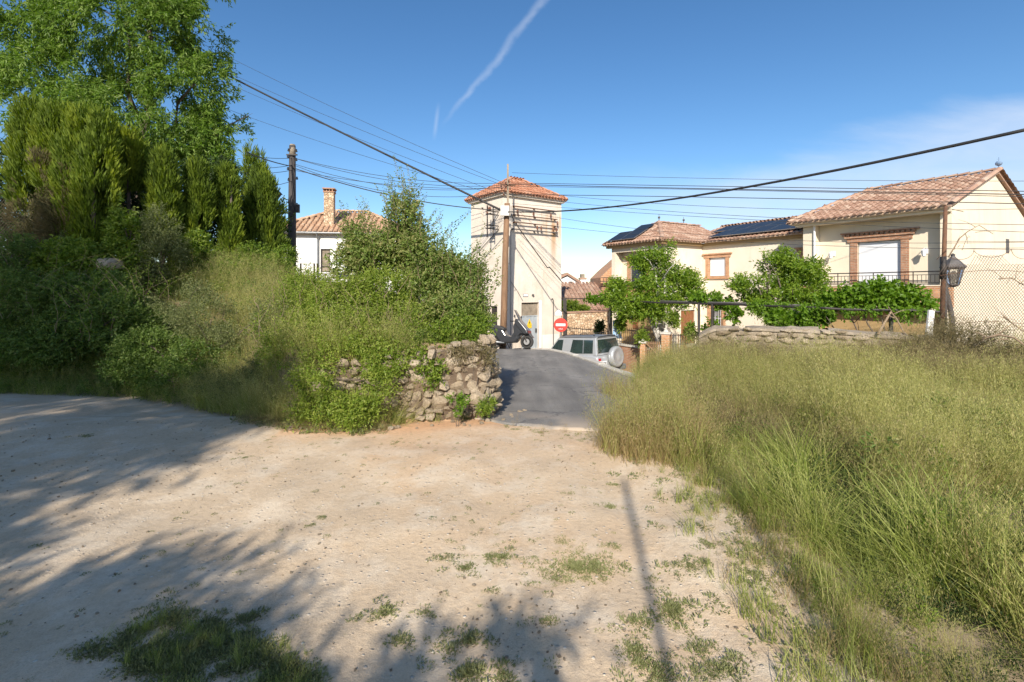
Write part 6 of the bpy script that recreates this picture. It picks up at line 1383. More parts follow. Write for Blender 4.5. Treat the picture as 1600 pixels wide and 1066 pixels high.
def shrubs():
    S = lambda label, lobes, m, **kw: plant('shrub', label, 'shrub', lobes, M[m], **kw)
    S('bright leafy sapling in front of the metal fence post', [LB(196, 330, 10.4, 15, 24), LB(205, 362, 10.4, 30, 30), LB(186, 398, 10.3, 26, 28), LB(212, 410, 10.2, 22, 26)], 'leaf_bright', r0=.02, twigs=700, per=9, ll=.085, lw=.038, tl=.26, nf=3, thr=.36, seed=1)
    S('dusty grey-green bush between the sapling and the cypress columns', [LB(252, 355, 10.5, 24, 34), LB(258, 395, 10.4, 32, 36), LB(240, 425, 10.3, 28, 26)], 'leaf_grey', r0=.02, twigs=1300, per=9, ll=.045, lw=.02, tl=.3, up=.9, nf=3, thr=.34, seed=2)
    S('bright low shrub under the slim cypress columns', [LB(300, 396, 11, 26, 26), LB(330, 408, 11.2, 24, 20), LB(280, 415, 10.8, 16, 18), LB(345, 420, 11.6, 26, 16), LB(308, 375, 11, 14, 16)], 'leaf_bright', r0=.02, twigs=900, per=9, ll=.07, lw=.034, tl=.25, nf=3, thr=.36, seed=3)
    S('broad-leaved bush on the bank beneath the brown cypress', [LB(110, 392, 9.9, 40, 20), LB(125, 412, 9.8, 38, 24), LB(85, 410, 9.8, 30, 22)], 'leaf_bright', r0=.02, twigs=800, per=8, ll=.075, lw=.04, tl=.22, nf=3, thr=.34, seed=4)
    r0_ = S('dark bramble at the far left edge of the bank', [LB(15, 400, 9.6, 48, 36), LB(-40, 440, 9.4, 60, 60), LB(30, 470, 9.0, 60, 52), LB(0, 530, 8.8, 70, 42)], 'leaf_elm', r0=.02, twigs=2600, per=9, ll=.055, lw=.027, tl=.28, nf=2, thr=.33, seed=5, tshift=-.12)
    r = S('tangled dark bramble in front of the stone outcrop', [LB(120, 470, 9.0, 60, 42), LB(90, 530, 8.7, 70, 38), LB(190, 500, 8.6, 60, 46), LB(170, 450, 9.3, 40, 28)], 'leaf_elm', r0=.02, twigs=2600, per=9, ll=.06, lw=.03, tl=.28, nf=2, thr=.33, seed=6, tshift=-.08)
    shoots('foliage', [(P(120, 460, 9.0), .35), (P(190, 480, 8.7), .35), (P(150, 520, 8.5), .4)], M['leaf_bright'], r, 50, (.5, 1.1), .9, .05, .026, .03, -.1)
    shoots('foliage', [(P(20, 430, 9.3), .4), (P(40, 500, 8.9), .4)], M['leaf_elm'], r0_, 40, (.5, 1.1), .9, .055, .028, .03, 0)
    S('low green bush between the cypress columns and the left pole', [LB(400, 405, 12.2, 36, 24), LB(430, 420, 11.5, 28, 22), LB(372, 430, 10.8, 40, 24), LB(446, 402, 12.0, 16, 18)], 'leaf_bright', r0=.02, twigs=1500, per=9, ll=.06, lw=.03, tl=.25, nf=3, thr=.33, seed=7, tshift=-.1)
    # the big shrub group above the stone wall
    r = S('tall elm sapling with upright leafy shoots in front of the white house', [LB(634, 345, 7.9, 28, 40), LB(628, 385, 7.9, 44, 36), LB(588, 400, 7.9, 48, 38), LB(660, 400, 7.8, 44, 36), LB(566, 372, 8.0, 28, 30), LB(550, 415, 7.9, 34, 30)], 'leaf_elm', r0=.035, limbs_n=5, twigs=1600, per=9, ll=.066, lw=.033, tl=.3, up=.9, nf=2.8, thr=.43, seed=8, inner=.05, tshift=.22)
    shoots('foliage', [(P(632, 370, 7.9), .10), (P(640, 350, 7.9), .07), (P(620, 390, 7.9), .14)], M['leaf_elm'], r, 34, (.6, 1.2), .26, .06, .032, .026, .15)
    shoots('foliage', [(P(590, 420, 7.9), .16), (P(560, 420, 7.9), .14), (P(660, 420, 7.8), .16)], M['leaf_elm'], r, 56, (.6, 1.3), .42, .06, .032, .026, .12)
    r = S('full green shrub right of the elm shoots, topped with thin sprigs', [LB(690, 430, 7.7, 46, 40), LB(732, 445, 7.6, 30, 38), LB(660, 465, 7.4, 44, 38), LB(742, 492, 7.2, 26, 34), LB(700, 500, 7.0, 50, 40)], 'leaf_elm', r0=.03, limbs_n=5, twigs=2900, per=9, ll=.052, lw=.028, tl=.3, up=.8, nf=2.8, thr=.41, seed=9, tshift=.16)
    shoots('foliage', [(P(700, 450, 7.6), .20), (P(735, 460, 7.5), .14), (P(745, 490, 7.2), .1), (P(670, 450, 7.5), .15)], M['leaf_elm'], r, 70, (.45, 1.05), .50, .056, .03, .026, .08)
    r = S('yellowish green shrub in the middle of the bank below the elm', [LB(600, 455, 7.2, 50, 34), LB(540, 475, 7.0, 40, 34), LB(620, 510, 6.8, 60, 38), LB(570, 540, 6.6, 54, 34)], 'leaf_bright', r0=.03, limbs_n=4, twigs=2700, per=9, ll=.045, lw=.022, tl=.3, up=.8, nf=2.8, thr=.38, seed=10, tshift=.16)
    shoots('foliage', [(P(600, 470, 7.1), .22), (P(545, 480, 6.9), .18), (P(630, 520, 6.6), .2)], M['leaf_bright'], r, 60, (.3, .6), .6, .045, .022, .024, .1)
    S('leafy green shrub spilling over the top of the stone wall', [LB(655, 535, 6.4, 60, 26), LB(715, 525, 6.5, 46, 26), LB(612, 560, 6.1, 46, 32), LB(738, 512, 6.7, 26, 26), LB(650, 565, 6.05, 30, 22), LB(676, 580, 5.95, 18, 22)], 'leaf_bright', r0=.02, limbs_n=4, twigs=2500, per=9, ll=.045, lw=.022, tl=.22, up=.3, nf=3.4, thr=.35, seed=12, tshift=-.02)
    S('dense green shrub at the left end of the stone wall', [LB(505, 590, 5.9, 44, 40), LB(545, 595, 5.75, 40, 40), LB(480, 560, 6.2, 40, 36), LB(585, 605, 5.6, 30, 34), LB(500, 640, 5.65, 40, 28), LB(555, 645, 5.5, 34, 24), LB(600, 570, 5.8, 34, 26), LB(535, 550, 5.9, 44, 24), LB(525, 585, 5.55, 34, 22)], 'leaf_bright', r0=.02, limbs_n=4, twigs=2700, per=9, ll=.042, lw=.016, tl=.26, up=.7, nf=3.6, thr=.40, seed=13, tshift=.14)
    S('dry brown roots and dead leaves hanging from the right end of the wall top', [LB(740, 546, 6.05, 26, 9), LB(762, 556, 6.0, 12, 14), LB(715, 550, 5.95, 20, 9)], 'leaf_dead', r0=.006, limbs_n=2, twigs=260, per=8, ll=.035, lw=.010, tl=.2, up=-.6, nf=5, thr=.2, seed=28)
    S('small bright plant growing at the corner foot of the stone wall', [LB(762, 632, 5.9, 13, 12), LB(752, 640, 5.8, 10, 8)], 'leaf_bright', r0=.006, limbs_n=2, twigs=120, per=8, ll=.035, lw=.014, tl=.1, up=.8, nf=5, thr=.2, seed=14)
    S('tiny yellow-green plant sprouting from the middle of the stone wall', [LB(713, 622, 5.62, 16, 7), LB(724, 628, 5.62, 10, 8)], 'leaf_vine', r0=.005, limbs_n=1, twigs=70, per=7, ll=.03, lw=.016, tl=.08, up=.3, nf=5, thr=.2, seed=15)
    S('second small plant low on the stone wall face', [LB(716, 640, 5.62, 6, 8)], 'leaf_vine', r0=.005, limbs_n=1, twigs=30, per=7, ll=.028, lw=.016, tl=.07, up=.3, nf=5, thr=.2, seed=16)
    S('straggly grey-green bush at the foot of the bank left of the wall', [LB(400, 610, 6.9, 56, 30), LB(440, 640, 6.4, 40, 26), LB(350, 600, 7.2, 46, 28), LB(430, 580, 6.8, 50, 34), LB(460, 665, 6.1, 24, 14)], 'leaf_grey', r0=.015, limbs_n=4, twigs=2200, per=9, ll=.035, lw=.012, tl=.24, up=.7, nf=3, thr=.33, seed=17, tshift=-.1)
    S('dark leafy bush at the shaded foot of the bank', [LB(270, 585, 7.7, 60, 22), LB(215, 570, 8.0, 50, 26), LB(310, 560, 7.6, 50, 30), LB(240, 540, 8.1, 60, 30)], 'leaf_elm', r0=.015, limbs_n=4, twigs=1900, per=9, ll=.045, lw=.022, tl=.24, up=.5, nf=3, thr=.34, seed=18, tshift=-.1)
    S('sprawling bramble bush in the middle of the left bank', [LB(330, 500, 7.9, 60, 34), LB(290, 470, 8.4, 50, 30), LB(380, 520, 7.5, 46, 26), LB(430, 500, 7.3, 50, 30)], 'leaf_grey', r0=.015, limbs_n=4, twigs=1500, per=9, ll=.04, lw=.015, tl=.28, up=.8, nf=3, thr=.4, seed=19)
    r = S('big bright feathery shrub spilling forward over the left end of the wall', [LB(475, 465, 7.3, 48, 42), LB(495, 520, 6.6, 50, 40), LB(450, 545, 6.6, 44, 34), LB(540, 520, 6.4, 50, 44), LB(585, 545, 6.15, 44, 34), LB(530, 470, 6.9, 44, 34), LB(520, 570, 6.0, 50, 34)], 'leaf_bright', r0=.02, limbs_n=5, twigs=4200, per=9, ll=.042, lw=.019, tl=.28, up=.8, nf=3, thr=.39, seed=27, tshift=.18)
    shoots('foliage', [(P(480, 470, 7.2), .2), (P(530, 480, 6.8), .2), (P(560, 510, 6.4), .2), (P(450, 530, 6.6), .2)], M['leaf_bright'], r, 80, (.3, .7), .7, .042, .02, .024, .1)
    # trees in the garden beyond
    T = lambda label, lobes, **kw: plant('citrus_tree', label, 'tree', lobes, M['leaf_citrus'], bark=kw.pop('bark', 'bark'), **kw)
    c = P(1033, 530, 19.5)
    T('rounded orange tree with limewashed trunk before the corner block', [LB(1025, 440, 19.5, 48, 40), LB(985, 462, 19.5, 40, 34), LB(1062, 450, 19.6, 34, 32), LB(1022, 408, 19.5, 28, 20), LB(1043, 396, 19.5, 9, 22), LB(1000, 415, 19.5, 20, 18), LB(1078, 438, 19.5, 16, 14), LB(1005, 482, 19.3, 45, 20), LB(970, 440, 19.7, 14, 22)], base=(c.x, 19.5, -2.1), bark='bark_white', r0=.13, limbs_n=5, twigs=2700, per=9, ll=.125, lw=.055, tl=.5, up=.5, droop=.2, nf=1.2, thr=.37, seed=20, surf=.35)
    c = P(1215, 520, 16.5)
    T('spreading lemon tree with glossy leaves in front of the wing', [LB(1215, 430, 16.5, 36, 30), LB(1180, 448, 16.5, 32, 28), LB(1252, 442, 16.5, 34, 34), LB(1220, 470, 16.2, 56, 32), LB(1196, 410, 16.5, 14, 16), LB(1226, 404, 16.5, 14, 16), LB(1152, 450, 16.6, 12, 14), LB(1270, 425, 16.5, 16, 20), LB(1165, 478, 16.5, 22, 22), LB(1240, 495, 15.8, 50, 20)], base=(c.x, 16.5, -1.9), r0=.10, limbs_n=5, twigs=2700, per=9, ll=.11, lw=.045, tl=.42, up=.5, droop=.2, nf=1.4, thr=.40, seed=21, surf=.35)
    V = lambda label, lobes, **kw: plant('grape_vine', label, 'vine', lobes, M['leaf_vine'], group='vines on the pergola', **kw)
    V('bright vine foliage on the pergola below the balcony', [LB(1330, 466, 13.8, 34, 16), LB(1375, 460, 13.6, 40, 18), LB(1408, 464, 13.4, 28, 17), LB(1300, 472, 14, 22, 12), LB(1440, 472, 13.0, 26, 9), LB(1385, 446, 13.6, 16, 10)], base=(P(1392, 500, 13.6).x, 13.6, -1.9), r0=.045, limbs_n=4, twigs=800, per=8, ll=.12, lw=.09, tl=.42, nf=2.4, thr=.42, seed=22)
    V('thin straggling vine runners hanging over the dark pergola beam', [LB(1200, 477, 14.6, 34, 6), LB(1270, 482, 13.3, 30, 6), LB(1345, 484, 12.6, 34, 5), LB(1425, 487, 12.1, 30, 5)], base=(P(1392, 500, 12.3).x, 12.3, -1.9), r0=.02, limbs_n=2, twigs=300, per=7, ll=.09, lw=.06, tl=.35, up=0, droop=.5, nf=3, thr=.36, seed=29)
    V('low vine foliage between the lemon tree and the pergola post', [LB(1250, 505, 13.6, 28, 12), LB(1222, 498, 13.8, 22, 12), LB(1282, 496, 13.4, 14, 10)], base=(P(1240, 515, 13.8).x, 13.8, -1.9), r0=.03, limbs_n=2, twigs=420, per=8, ll=.11, lw=.09, tl=.25, nf=2, thr=.3, seed=23)
    V('thin vine strands trailing along the pergola beam between the two trees', [LB(1108, 466, 17.2, 24, 8), LB(1132, 474, 17, 20, 9), LB(1090, 462, 17.6, 14, 7), LB(1145, 490, 16.8, 12, 14), LB(1112, 512, 17, 12, 12)], base=(P(1130, 520, 17).x, 17, -1.9), r0=.02, limbs_n=2, twigs=330, per=7, ll=.12, lw=.08, tl=.3, nf=2, thr=.3, seed=24)
    V('vine end hanging at the left tip of the pergola beam', [LB(948, 464, 20.4, 22, 8), LB(925, 466, 20.8, 12, 4)], base=(P(955, 520, 20.2).x, 20.2, -2), r0=.02, limbs_n=1, twigs=160, per=7, ll=.15, lw=.1, tl=.3, nf=2, thr=.3, seed=25)
    S('trimmed shrub patch on the slope behind the iron fence', [LB(890, 478, 25.6, 12, 8), LB(908, 483, 25.5, 12, 5)], 'leaf_bright', r0=.02, limbs_n=1, twigs=260, per=7, ll=.15, lw=.07, tl=.3, nf=2, thr=.2, seed=26)
    for px, py, D, lab in ((937, 515, 22.8, 'small conical potted conifer behind the car'), (970, 508, 19.9, 'leafy potted plant with yellow-green leaves by the hanging cloth'), (1003, 530, 18.3, 'small plant on top of the yard wall pillar'), (1052, 500, 17.9, 'young banana-like plant beside the brick gate pillar'), (1078, 520, 17.0, 'thin weed growing in front of the wooden house door')):
        S(lab, [LB(px, py, D, 7, 9), LB(px, py-8, D, 4, 7)], 'leaf_bright' if px != 937 else 'leaf_dark', base=(P(px, 530, D).x, D, -1.7), r0=.015, limbs_n=1, twigs=110, per=7, ll=.14, lw=.05, tl=.22, nf=3, thr=.1, seed=px)
    # dry thicket at the foot of the right-hand fence
    S('dry grey bramble thicket at the foot of the rusty post', [LB(1490, 540, 8.1, 46, 26), LB(1520, 520, 8.0, 50, 18), LB(1530, 555, 7.8, 50, 24), LB(1478, 510, 8.7, 16, 20)], 'leaf_dead', r0=.012, limbs_n=3, twigs=1300, per=9, ll=.04, lw=.010, tl=.34, up=.6, nf=3, thr=.30, seed=30)
    S('tangled dry bramble at the right edge under the fence', [LB(1590, 560, 7.5, 40, 26), LB(1630, 600, 7.0, 50, 36), LB(1560, 580, 7.4, 40, 20)], 'leaf_dead', r0=.012, limbs_n=3, twigs=1000, per=9, ll=.04, lw=.012, tl=.3, up=.6, nf=3, thr=.33, seed=31)
shrubs()
def outcrop():
    for k, (px, py, D, w, h, lab) in enumerate(((172, 412, 9.9, .6, .18, 'pale boulder showing between the bushes on the left bank'), (20, 425, 10.0, 1.1, .45, 'grey rock face at the far left of the bank'), (90, 398, 10.3, .5, .2, 'flat stone behind the broad-leaved bush'), (1092, 543, 11.2, .4, .12, 'pale loose slab lying at the left end of the stone wall'))):
        me = stone_mesh(100+k, 1, 1, 1, 60); o = bpy.data.objects.new('boulder', me); COL.objects.link(o); o.location = P(px, py, D); o.scale = (w, .6, h*1.3); o.rotation_euler = (.1, .15*(-1)**k, .3*k); tag(o, lab, 'rock')
outcrop()

# trees that stand behind the camera and shade the left of the lot
def shade_trees():
    L = [((-8.2, -5, 6.2), (3.1, 2.6, 1.3)), ((-11.8, -5, 9.8), (3.6, 2.8, 3.0)), ((-6.4, -5, 6.3), (1.9, 1.7, 1.2)), ((-12.5, -5, 7), (3, 2.5, 3)), ((-9.6, -5, 8.2), (1.9, 1.8, 1.2)), ((-4.9, -5.0, 7.0), (1.0, 1.3, .5)), ((-6.4, -5, 5.0), (1.9, 1.2, .5)), ((-7.5, -5, 5.6), (2.2, 1.6, .9)), ((-5.4, -5, 5.7), (1.1, 1.1, .5))]
    L = [(Vector(c), r) for c, r in L]; rt = empty('shade_tree', (-10, -6, 0), 'tall leafy tree whose shadow covers the left of the lot', 'tree'); limbs((-10, -6, -.1), [c for c, r in L], .25, rt, M['bark'], .35, tw=.1)
    foliage('crown', L, M['leaf_elm'], rt, twigs=9500, per=9, ll=.16, lw=.075, tl=.6, up=.2, thr=.385, nf=.9, seed=40, surf=.2)
    L = [((-3.9, -3.2, 3.05), (1.0, .7, .42)), ((-2.75, -3.2, 3.35), (.75, .6, .22)), ((-2.1, -3.2, 3.05), (.55, .5, .26)), ((-1.35, -3.2, 2.95), (.5, .4, .20)), ((-4.4, -3.2, 3.7), (.8, .6, .3)), ((-.75, -3.1, 3.2), (.35, .3, .14)), ((-3.0, -3.2, 2.6), (.8, .6, .22))]
    L = [(Vector(c), r) for c, r in L]; rt = empty('shade_tree', (-4, -4.2, 0), 'smaller spreading tree throwing streaks of shade on the near dirt', 'tree'); limbs((-4.4, -4.2, -.1), [c for c, r in L], .06, rt, M['bark'], .3, tw=.15)
    foliage('crown', L, M['leaf_elm'], rt, twigs=2000, per=9, ll=.085, lw=.04, tl=.42, up=.1, thr=.44, nf=3.0, seed=41, surf=.15)
    tn = math.tan(R(SUN_EL))
    for px, py, h, r, lab in ((975, 750, 4.6, .022, 'slim metal post behind the camera casting the longer straight shadow'), (1088, 708, 4.4, .020, 'thin metal post behind the camera casting the shadow by the grass')):
        D = EYE*F/(py-HZ); x = (px-800)/F*D; t = h/tn; m = MB(); bx, by = x-SHD[0]*t, D-SHD[1]*t; m.tube([(bx, by, -.3), (bx, by, h)], r, 8); tag(m.build('metal_post', M['steel'], None, True), lab, 'post')
shade_trees()

# ------------------------------------------------------------------ grass and weeds
def grasses():
    pg = [tuft_green(s, 34, .5, .0065, .07, .55) for s in range(4)] + [tuft_green(9+s, 30, .42, .005, .06, .9) for s in range(2)]
    po = [tuft_oat(20+s, 9, .78) for s in range(5)]
    pd = [tuft_oat(40+s, 8, .55, 'grass_dry', 12, 6, .5) for s in range(3)]
    pl = [leafy_tuft(60+s, 'leaf_elm', 150, .45) for s in range(3)] + [leafy_tuft(70+s, 'leaf_bright', 150, .4, .16, .045, .018) for s in range(2)]
    pw = [proto_obj(weed_mesh(80+s)) for s in range(4)]
    pp = [tuft_oat(90+s, 9, .80, 'grass_pale', 18, 6, .45) for s in range(3)]
    pb = [tuft_oat(95+s, 11, .74, 'grass_brown', 22, 6, .5) for s in range(3)]
    px_ = [leafy_tuft(75+s, 'leaf_dark', 120, .3, .16, .05, .02) for s in range(2)]  # dark-leaved tufts that paint shade into the field's hollows
    protos = pg+po+pd+pl+pw+pp+pb+px_; iG, iO, iD, iL, iW, iP, iB, iX = 0, 6, 11, 14, 19, 23, 26, 29
    def rots(n, lean=.15, dirn=None):
        r = np.zeros((n, 3)); r[:, 0] = RNG.normal(0, lean, n); r[:, 1] = RNG.normal(0, lean, n); r[:, 2] = RNG.random(n)*6.283; return r
    # right-hand field
    n = 21000; x = RNG.uniform(1.0, 12.5, n); y = .75 + 9.6*RNG.random(n)**1.25
    yw = ywall(x); ed = xfield(y) + (fbm(x*0, y, 1.3, 3)-.47)*.5
    inside = (x > ed-.05) & (y < yw-.22) & (x/np.maximum(y, .1) < 1.25); inside &= ~((y > 5.2) & (y > 9.9) & (x < 3.2))
    x, y, ed = x[inside], y[inside], ed[inside]; m = len(x); z = gz(x, y) - .01
    pn = fbm(x, y, .75, 33); qn = fbm(x, y, 1.6, 44)
    green = np.exp(-((x-ed-.45)/.45)**2)*.92*sst(y, 1.9, 2.7)*(1-.8*sst(y, 4.3, 4.9)) + (pn < .40)*.12
    u = RNG.random(m); kind = np.where(u < np.clip(green, .05, .9), 0, np.where(u < .86 + .08*(qn > .5), 1, 2)); kind = np.where((RNG.random(m) < .05+.12*(fbm(x, y, .6, 12) > .55)), 3, kind)
    idx = np.where(kind == 0, iG + RNG.integers(0, 6, m), np.where(kind == 1, iO + RNG.integers(0, 5, m), np.where(kind == 2, iD + RNG.integers(0, 3, m), iL + RNG.integers(0, 5, m))))
    hn0 = .55*fbm(x, y, .9, 91) + .45*fbm(x, y, 2.1, 92)
    zn = fbm(x, y, .8, 101) + RNG.normal(0, .04, m) + .13*np.exp(-(((x-2.75)/.75)**2+((y-3.2)/.9)**2)) + .08*np.exp(-(((x-2.2)/.4)**2+((y-1.9)/.5)**2)); oa = kind == 1
    idx = np.where(oa & (zn > .50), iB + RNG.integers(0, 3, m), idx); idx = np.where(oa & (zn < .39) & (RNG.random(m) < .6), iP + RNG.integers(0, 3, m), idx)
    xf = np.interp(y, [1.5, 2.6, 3.6, 5.3, 7.2], [1.95, 2.02, 2.42, 3.25, 4.3]) + (fbm(x*0, y, 1.5, 7)-.47)*.5; fur = np.exp(-((x-xf)/.16)**2)*(fbm(x, y, 1.1, 66) > .42)
    low = (hn0 < .40) & (RNG.random(m) < .6); idx = np.where(low, iX + RNG.integers(0, 2, m), idx); idx = np.where(RNG.random(m) < fur*.95, iX + RNG.integers(0, 2, m), idx)  # shade of furrow and hollows put in as dark-leaved tufts
    s = (.62 + .38*sst(x-ed, 0, .9))*RNG.uniform(.75, 1.15, m)*(.80+.42*(qn-.3)/.4*.5)
    s = np.where(kind == 0, s*1.12, s); s = s*(1-.55*fur)*(1+.25*np.exp(-((x-xf-.45)/.3)**2)); s *= 1 - .25*sst(2.6-y, 0, 1.2); s *= 1 + .28*sst(y-yw[inside], -2.6, -.6)
    r = rots(m, .20); hn = .55*fbm(x, y, .9, 91) + .45*fbm(x, y, 2.1, 92); hn = hn - .16*np.exp(-(((x-1.75)/.35)**2+((y-2.75)/.4)**2)); lod = hn < .44; r[lod, 0] *= 2.6; r[lod, 1] *= 2.6; s = s*np.clip(.30+2.3*(hn-.24), .22, 1.2); gl = (kind == 0) & (x-ed < 1.2)
    # the green tufts along the edge lean towards the bare ground
    r[gl, 2] *= .15; r[gl, 1] = -RNG.uniform(.15, .6, gl.sum())
    sc_pts = np.stack([x, y, z], 1)
    tag(scatter('grass', sc_pts, r, s, idx, protos), 'tall wild oat grass and green tufts covering the field to the right', 'grass')
    # the island of tall grass at the road's end, and fringe
    m = 560; a = RNG.random(m)*6.283; q = RNG.random(m)**.5; x = 1.42 + np.cos(a)*q*.55; y = 4.75 + np.sin(a)*q*.55; extra = RNG.random(m) < .35
    x = np.where(extra, 1.5+RNG.random(m)*1.1, x); y = np.where(extra, 5.2+RNG.random(m)*3.2, y)
    u = RNG.random(m); kk = np.where(u < .62, iD + RNG.integers(0, 3, m), np.where(u < .75, iG + RNG.integers(0, 6, m), iO + RNG.integers(0, 5, m)))
    tag(scatter('grass_clump', np.stack([x, y, gz(x, y)-.01], 1), rots(m, .22), RNG.uniform(.6, 1.05, m)*(1-.35*np.clip(q-.6, 0, 1)), kk, protos), 'straw and green clump of tall grass at the end of the road', 'grass')
    # strip between the road and the field
    n = 2600; x = RNG.uniform(1.2, 4.3, n); y = RNG.uniform(5.0, 11.6, n); ok = (x > xk(y) - .35 - .0*y) & (x > np.interp(y, [5, 7, 9.5, 11], [1.5, 1.75, 2.45, 2.9])); x, y = x[ok], y[ok]; m = len(x)
    u = RNG.random(m); kk = np.where(u < .5, iO + RNG.integers(0, 5, m), np.where(u < .8, iG + RNG.integers(0, 6, m), iD + RNG.integers(0, 3, m)))
    tag(scatter('roadside_grass', np.stack([x, y, np.where(y > 10.6, -.45-.6*(y-10.6), gz(x, y))-.01], 1), rots(m, .2), RNG.uniform(.55, 1.0, m), kk, protos), 'ragged wild grass between the road edge and the field', 'grass')
    # left bank
    n = 15000; x = RNG.uniform(-14, -.3, n); y = RNG.uniform(5.6, 13.5, n); sd = poly_sd(x, y, BANK); ok = (sd > -.12) & (sd < 4.6) & ((sd < 1.2) | (RNG.random(n) < .6)); x, y, sd = x[ok], y[ok], sd[ok]; m = len(x)
    pxx = 800+F*x/y; u = RNG.random(m); pn = fbm(x, y, .7, 55)
    oat = np.clip(np.exp(-((pxx-370)/100)**2)*.62 + (pn > .5)*.15, .10, .8)
    kk = np.where(u < oat, iO + RNG.integers(0, 5, m), np.where(u < oat+.05, iD + RNG.integers(0, 3, m), np.where(RNG.random(m) < .35, iG + RNG.integers(0, 6, m), iL + RNG.integers(0, 5, m))))
    s = RNG.uniform(.6, 1.15, m)*(.55 + .42*sst(sd, 0, .9))*(1-.35*sst(pxx, 430, 520))
    tag(scatter('undergrowth', np.stack([x, y, gz(x, y)-.02], 1), rots(m, .22), s, kk, protos), 'mixed wild oats, weeds and low leafy plants covering the left bank', 'undergrowth')
    m = 640; t = RNG.random(m); x = -4.6 + 3.3*t; y = np.interp(x, [-4.6, -4.0, -3.1, -2.3, -1.2], [7.1, 6.7, 6.1, 5.72, 5.8]) + RNG.random(m)*.5 - .12; kk = np.where(RNG.random(m) < .5, iO + RNG.integers(0, 5, m), np.where(RNG.random(m) < .5, iP + RNG.integers(0, 3, m), iG + RNG.integers(0, 6, m)))
    tag(scatter('bank_grass', np.stack([x, y, gz(x, y)-.02], 1), rots(m, .4), RNG.uniform(.4, .95, m), kk, protos), 'wild oats leaning out over the dirt from the foot of the left bank', 'grass')
    # dry fringe at the bank's foot
    m = 330; t = RNG.random(m); x = -3.4 + 2.0*t; y = np.interp(x, [-3.4, -2.3, -1.2], [6.1, 5.62, 5.62]) - RNG.random(m)**1.5*.28; kk = np.where(RNG.random(m) < .6, iD + RNG.integers(0, 3, m), iW + RNG.integers(0, 4, m))
    s = np.where(kk >= iW, RNG.uniform(.7, 1.8, m), RNG.uniform(.15, .38, m)); tag(scatter('dry_fringe', np.stack([x, y, gz(x, y)-.005], 1), rots(m, .3), s, kk, protos), 'short straw and weeds along the foot of the left bank', 'grass')
    # weeds on the dirt: patches (column, row, radius in metres, plants)
    W = [(895, 888, .17, 60, 1.3), (925, 885, .10, 30, 1.3), (865, 905, .09, 16, .9), (785, 872, .12, 22, 1.1), (770, 868, .05, 10, 1), (700, 872, .07, 12, 1), (722, 882, .06, 10, 1), (955, 792, .07, 12, 1), (880, 850, .07, 12, .8), (962, 858, .06, 8, .8), (990, 974, .09, 16, 1.2), (992, 1022, .10, 18, 1.2), (1052, 950, .14, 40, 1.4), (1030, 1055, .13, 30, 1.3), (735, 990, .10, 24, 1.3), (700, 1003, .07, 12, 1.1), (732, 1046, .10, 26, 1.4), (603, 955, .07, 14, 1.2), (632, 996, .06, 10, 1.2), (665, 953, .04, 7, 1), (488, 814, .06, 8, .8), (506, 803, .04, 6, .8), (388, 966, .06, 14, 1.3), (850, 972, .05, 8, .9), (768, 920, .05, 5, .8), (850, 880, .06, 9, .8), (960, 756, .05, 8, .9), (1070, 748, .06, 4, .8), (1080, 890, .09, 16, 1.0), (1110, 862, .08, 14, 1.0), (1062, 885, .05, 8, 1), (940, 905, .03, 5, .8), (1125, 1040, .14, 40, 1.2), (1095, 1000, .06, 12, 1), (560, 965, .04, 7, 1), (790, 1058, .08, 16, 1.2), (840, 675, .05, 9, .7), (905, 690, .06, 7, .6), (620, 690, .18, 22, .6), (380, 712, .12, 10, .8), (135, 682, .1, 10, .8), (60, 860, .05, 4, .8), (742, 832, .05, 3, .7), (1020, 905, .04, 5, .8)]
    X, Y, S, K = [], [], [], []
    for px, py, rad, cnt, sc in W:
        D = EYE*F/(py-HZ); cx = (px-800)/F*D
        for i in range(int(cnt*1.2)): a = random.uniform(0, 6.28); q = rad*abs(random.gauss(0, .75)); X.append(cx+q*math.cos(a)*1.15); Y.append(D+q*math.sin(a)*.8); S.append(sc*random.uniform(.28, .66)); K.append(iW+random.randrange(4))
    # the thick mat at the lower left
    c = 0
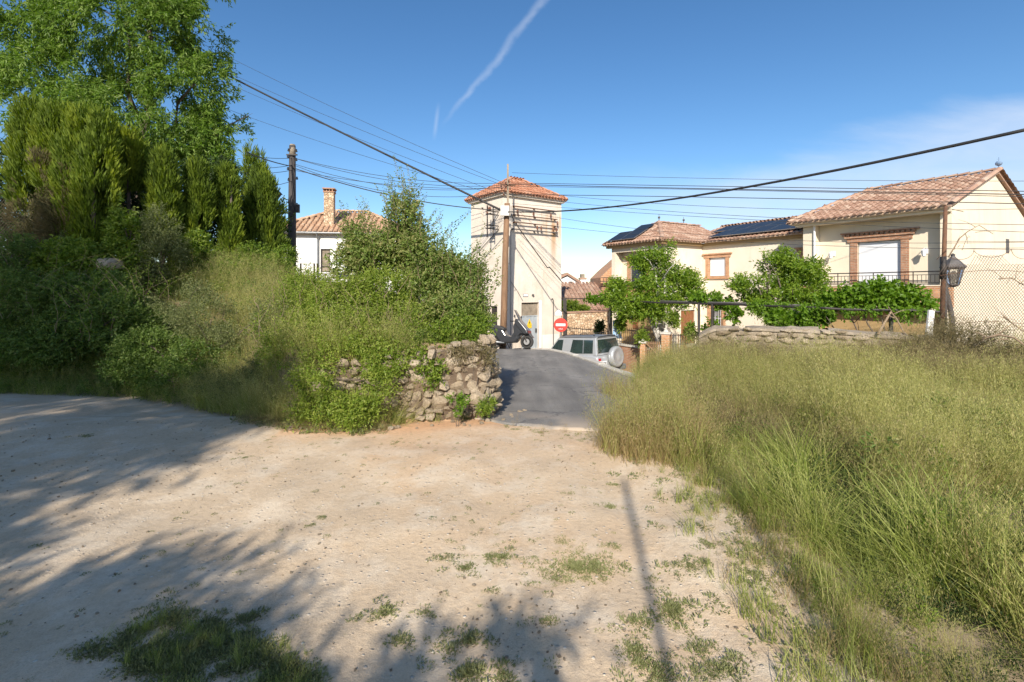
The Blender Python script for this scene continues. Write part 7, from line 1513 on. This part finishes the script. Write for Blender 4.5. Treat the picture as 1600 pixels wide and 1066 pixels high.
    while c < 1500:
        px, py = random.uniform(90, 500), random.uniform(935, 1110); D = EYE*F/(py-HZ); x = (px-800)/F*D
        top = np.interp(px, [90, 180, 260, 300, 400, 500], [1045, 1015, 960, 965, 1000, 1060]) + random.gauss(0, 14); dn = float(fbm(x, D, 3.2, 71))
        if py < top + 25*(dn-.4) or dn < .36+random.gauss(0, .06): c += .2; continue
        X.append(x); Y.append(D); S.append(random.uniform(.35, .9)); K.append(iW+random.randrange(4) if random.random() < .88 else iG+random.randrange(6)); 
        if K[-1] < iW: S[-1] = random.uniform(.08, .2)
        c += 1
    # straggling edge of the field
    for i in range(520):
        D = random.uniform(1.7, 4.6); x = float(xfield(D)) - abs(random.gauss(0, .28)) + .05; X.append(x); Y.append(D); k = random.random()
        if k < .5: S.append(random.uniform(.5, 1.3)); K.append(iW+random.randrange(4))
        elif k < .8: S.append(random.uniform(.15, .5)); K.append(iG+random.randrange(6))
        else: S.append(random.uniform(.2, .5)); K.append(iD+random.randrange(3))
    for i in range(330): X.append(random.uniform(-2.6, 1.5)); Y.append(1.7+3.6*random.random()); S.append(random.uniform(.15, .5)); K.append(iW+random.randrange(4))
    for i in range(120): t = random.random(); X.append(-.15+1.6*t+random.gauss(0, .06)); Y.append(5.7-.9*t+random.gauss(0, .1)); S.append(random.uniform(.1, .6)); K.append(iW+random.randrange(4) if random.random() < .7 else iD+random.randrange(3)); S[-1] *= .5 if K[-1] < iW else 1
    X, Y = np.array(X), np.array(Y); tag(scatter('ground_weeds', np.stack([X, Y, gz(X, Y)-.003], 1), rots(len(X), .12), S, K, protos), 'low green weeds creeping in patches over the dirt', 'weeds')
    # gravel
    sp = [proto_obj(stone_mesh(200+s, 1, 1, .7, 12)) for s in range(6)]
    for p in sp: p.data.name = 'pebble'
    n = 6500; D = 1.5+4.4*RNG.random(n)**1.25; x = RNG.uniform(-1.25, 1.0, n)*np.maximum(D*1.12, 1.2); cl = fbm(x, D, 1.3, 81); keep = (x < xfield(D)+.3) & (poly_sd(x, D, BANK) < 0) & (RNG.random(n) < np.clip((cl-.34)*5, .12, 1)) & ((x < -.2) | (D < 5.3)); x, D = x[keep], D[keep]; m = len(x)
    s = .004 + .011*RNG.random(m)**3 + (RNG.random(m) < .012)*RNG.uniform(.006, .022, m)
    tag(scatter('gravel', np.stack([x, D, gz(x, D)+s*.15], 1), RNG.random((m, 3))*6.28, s*1.6, RNG.integers(0, 6, m), sp), 'small pale stones strewn over the dirt', 'gravel')
grasses()
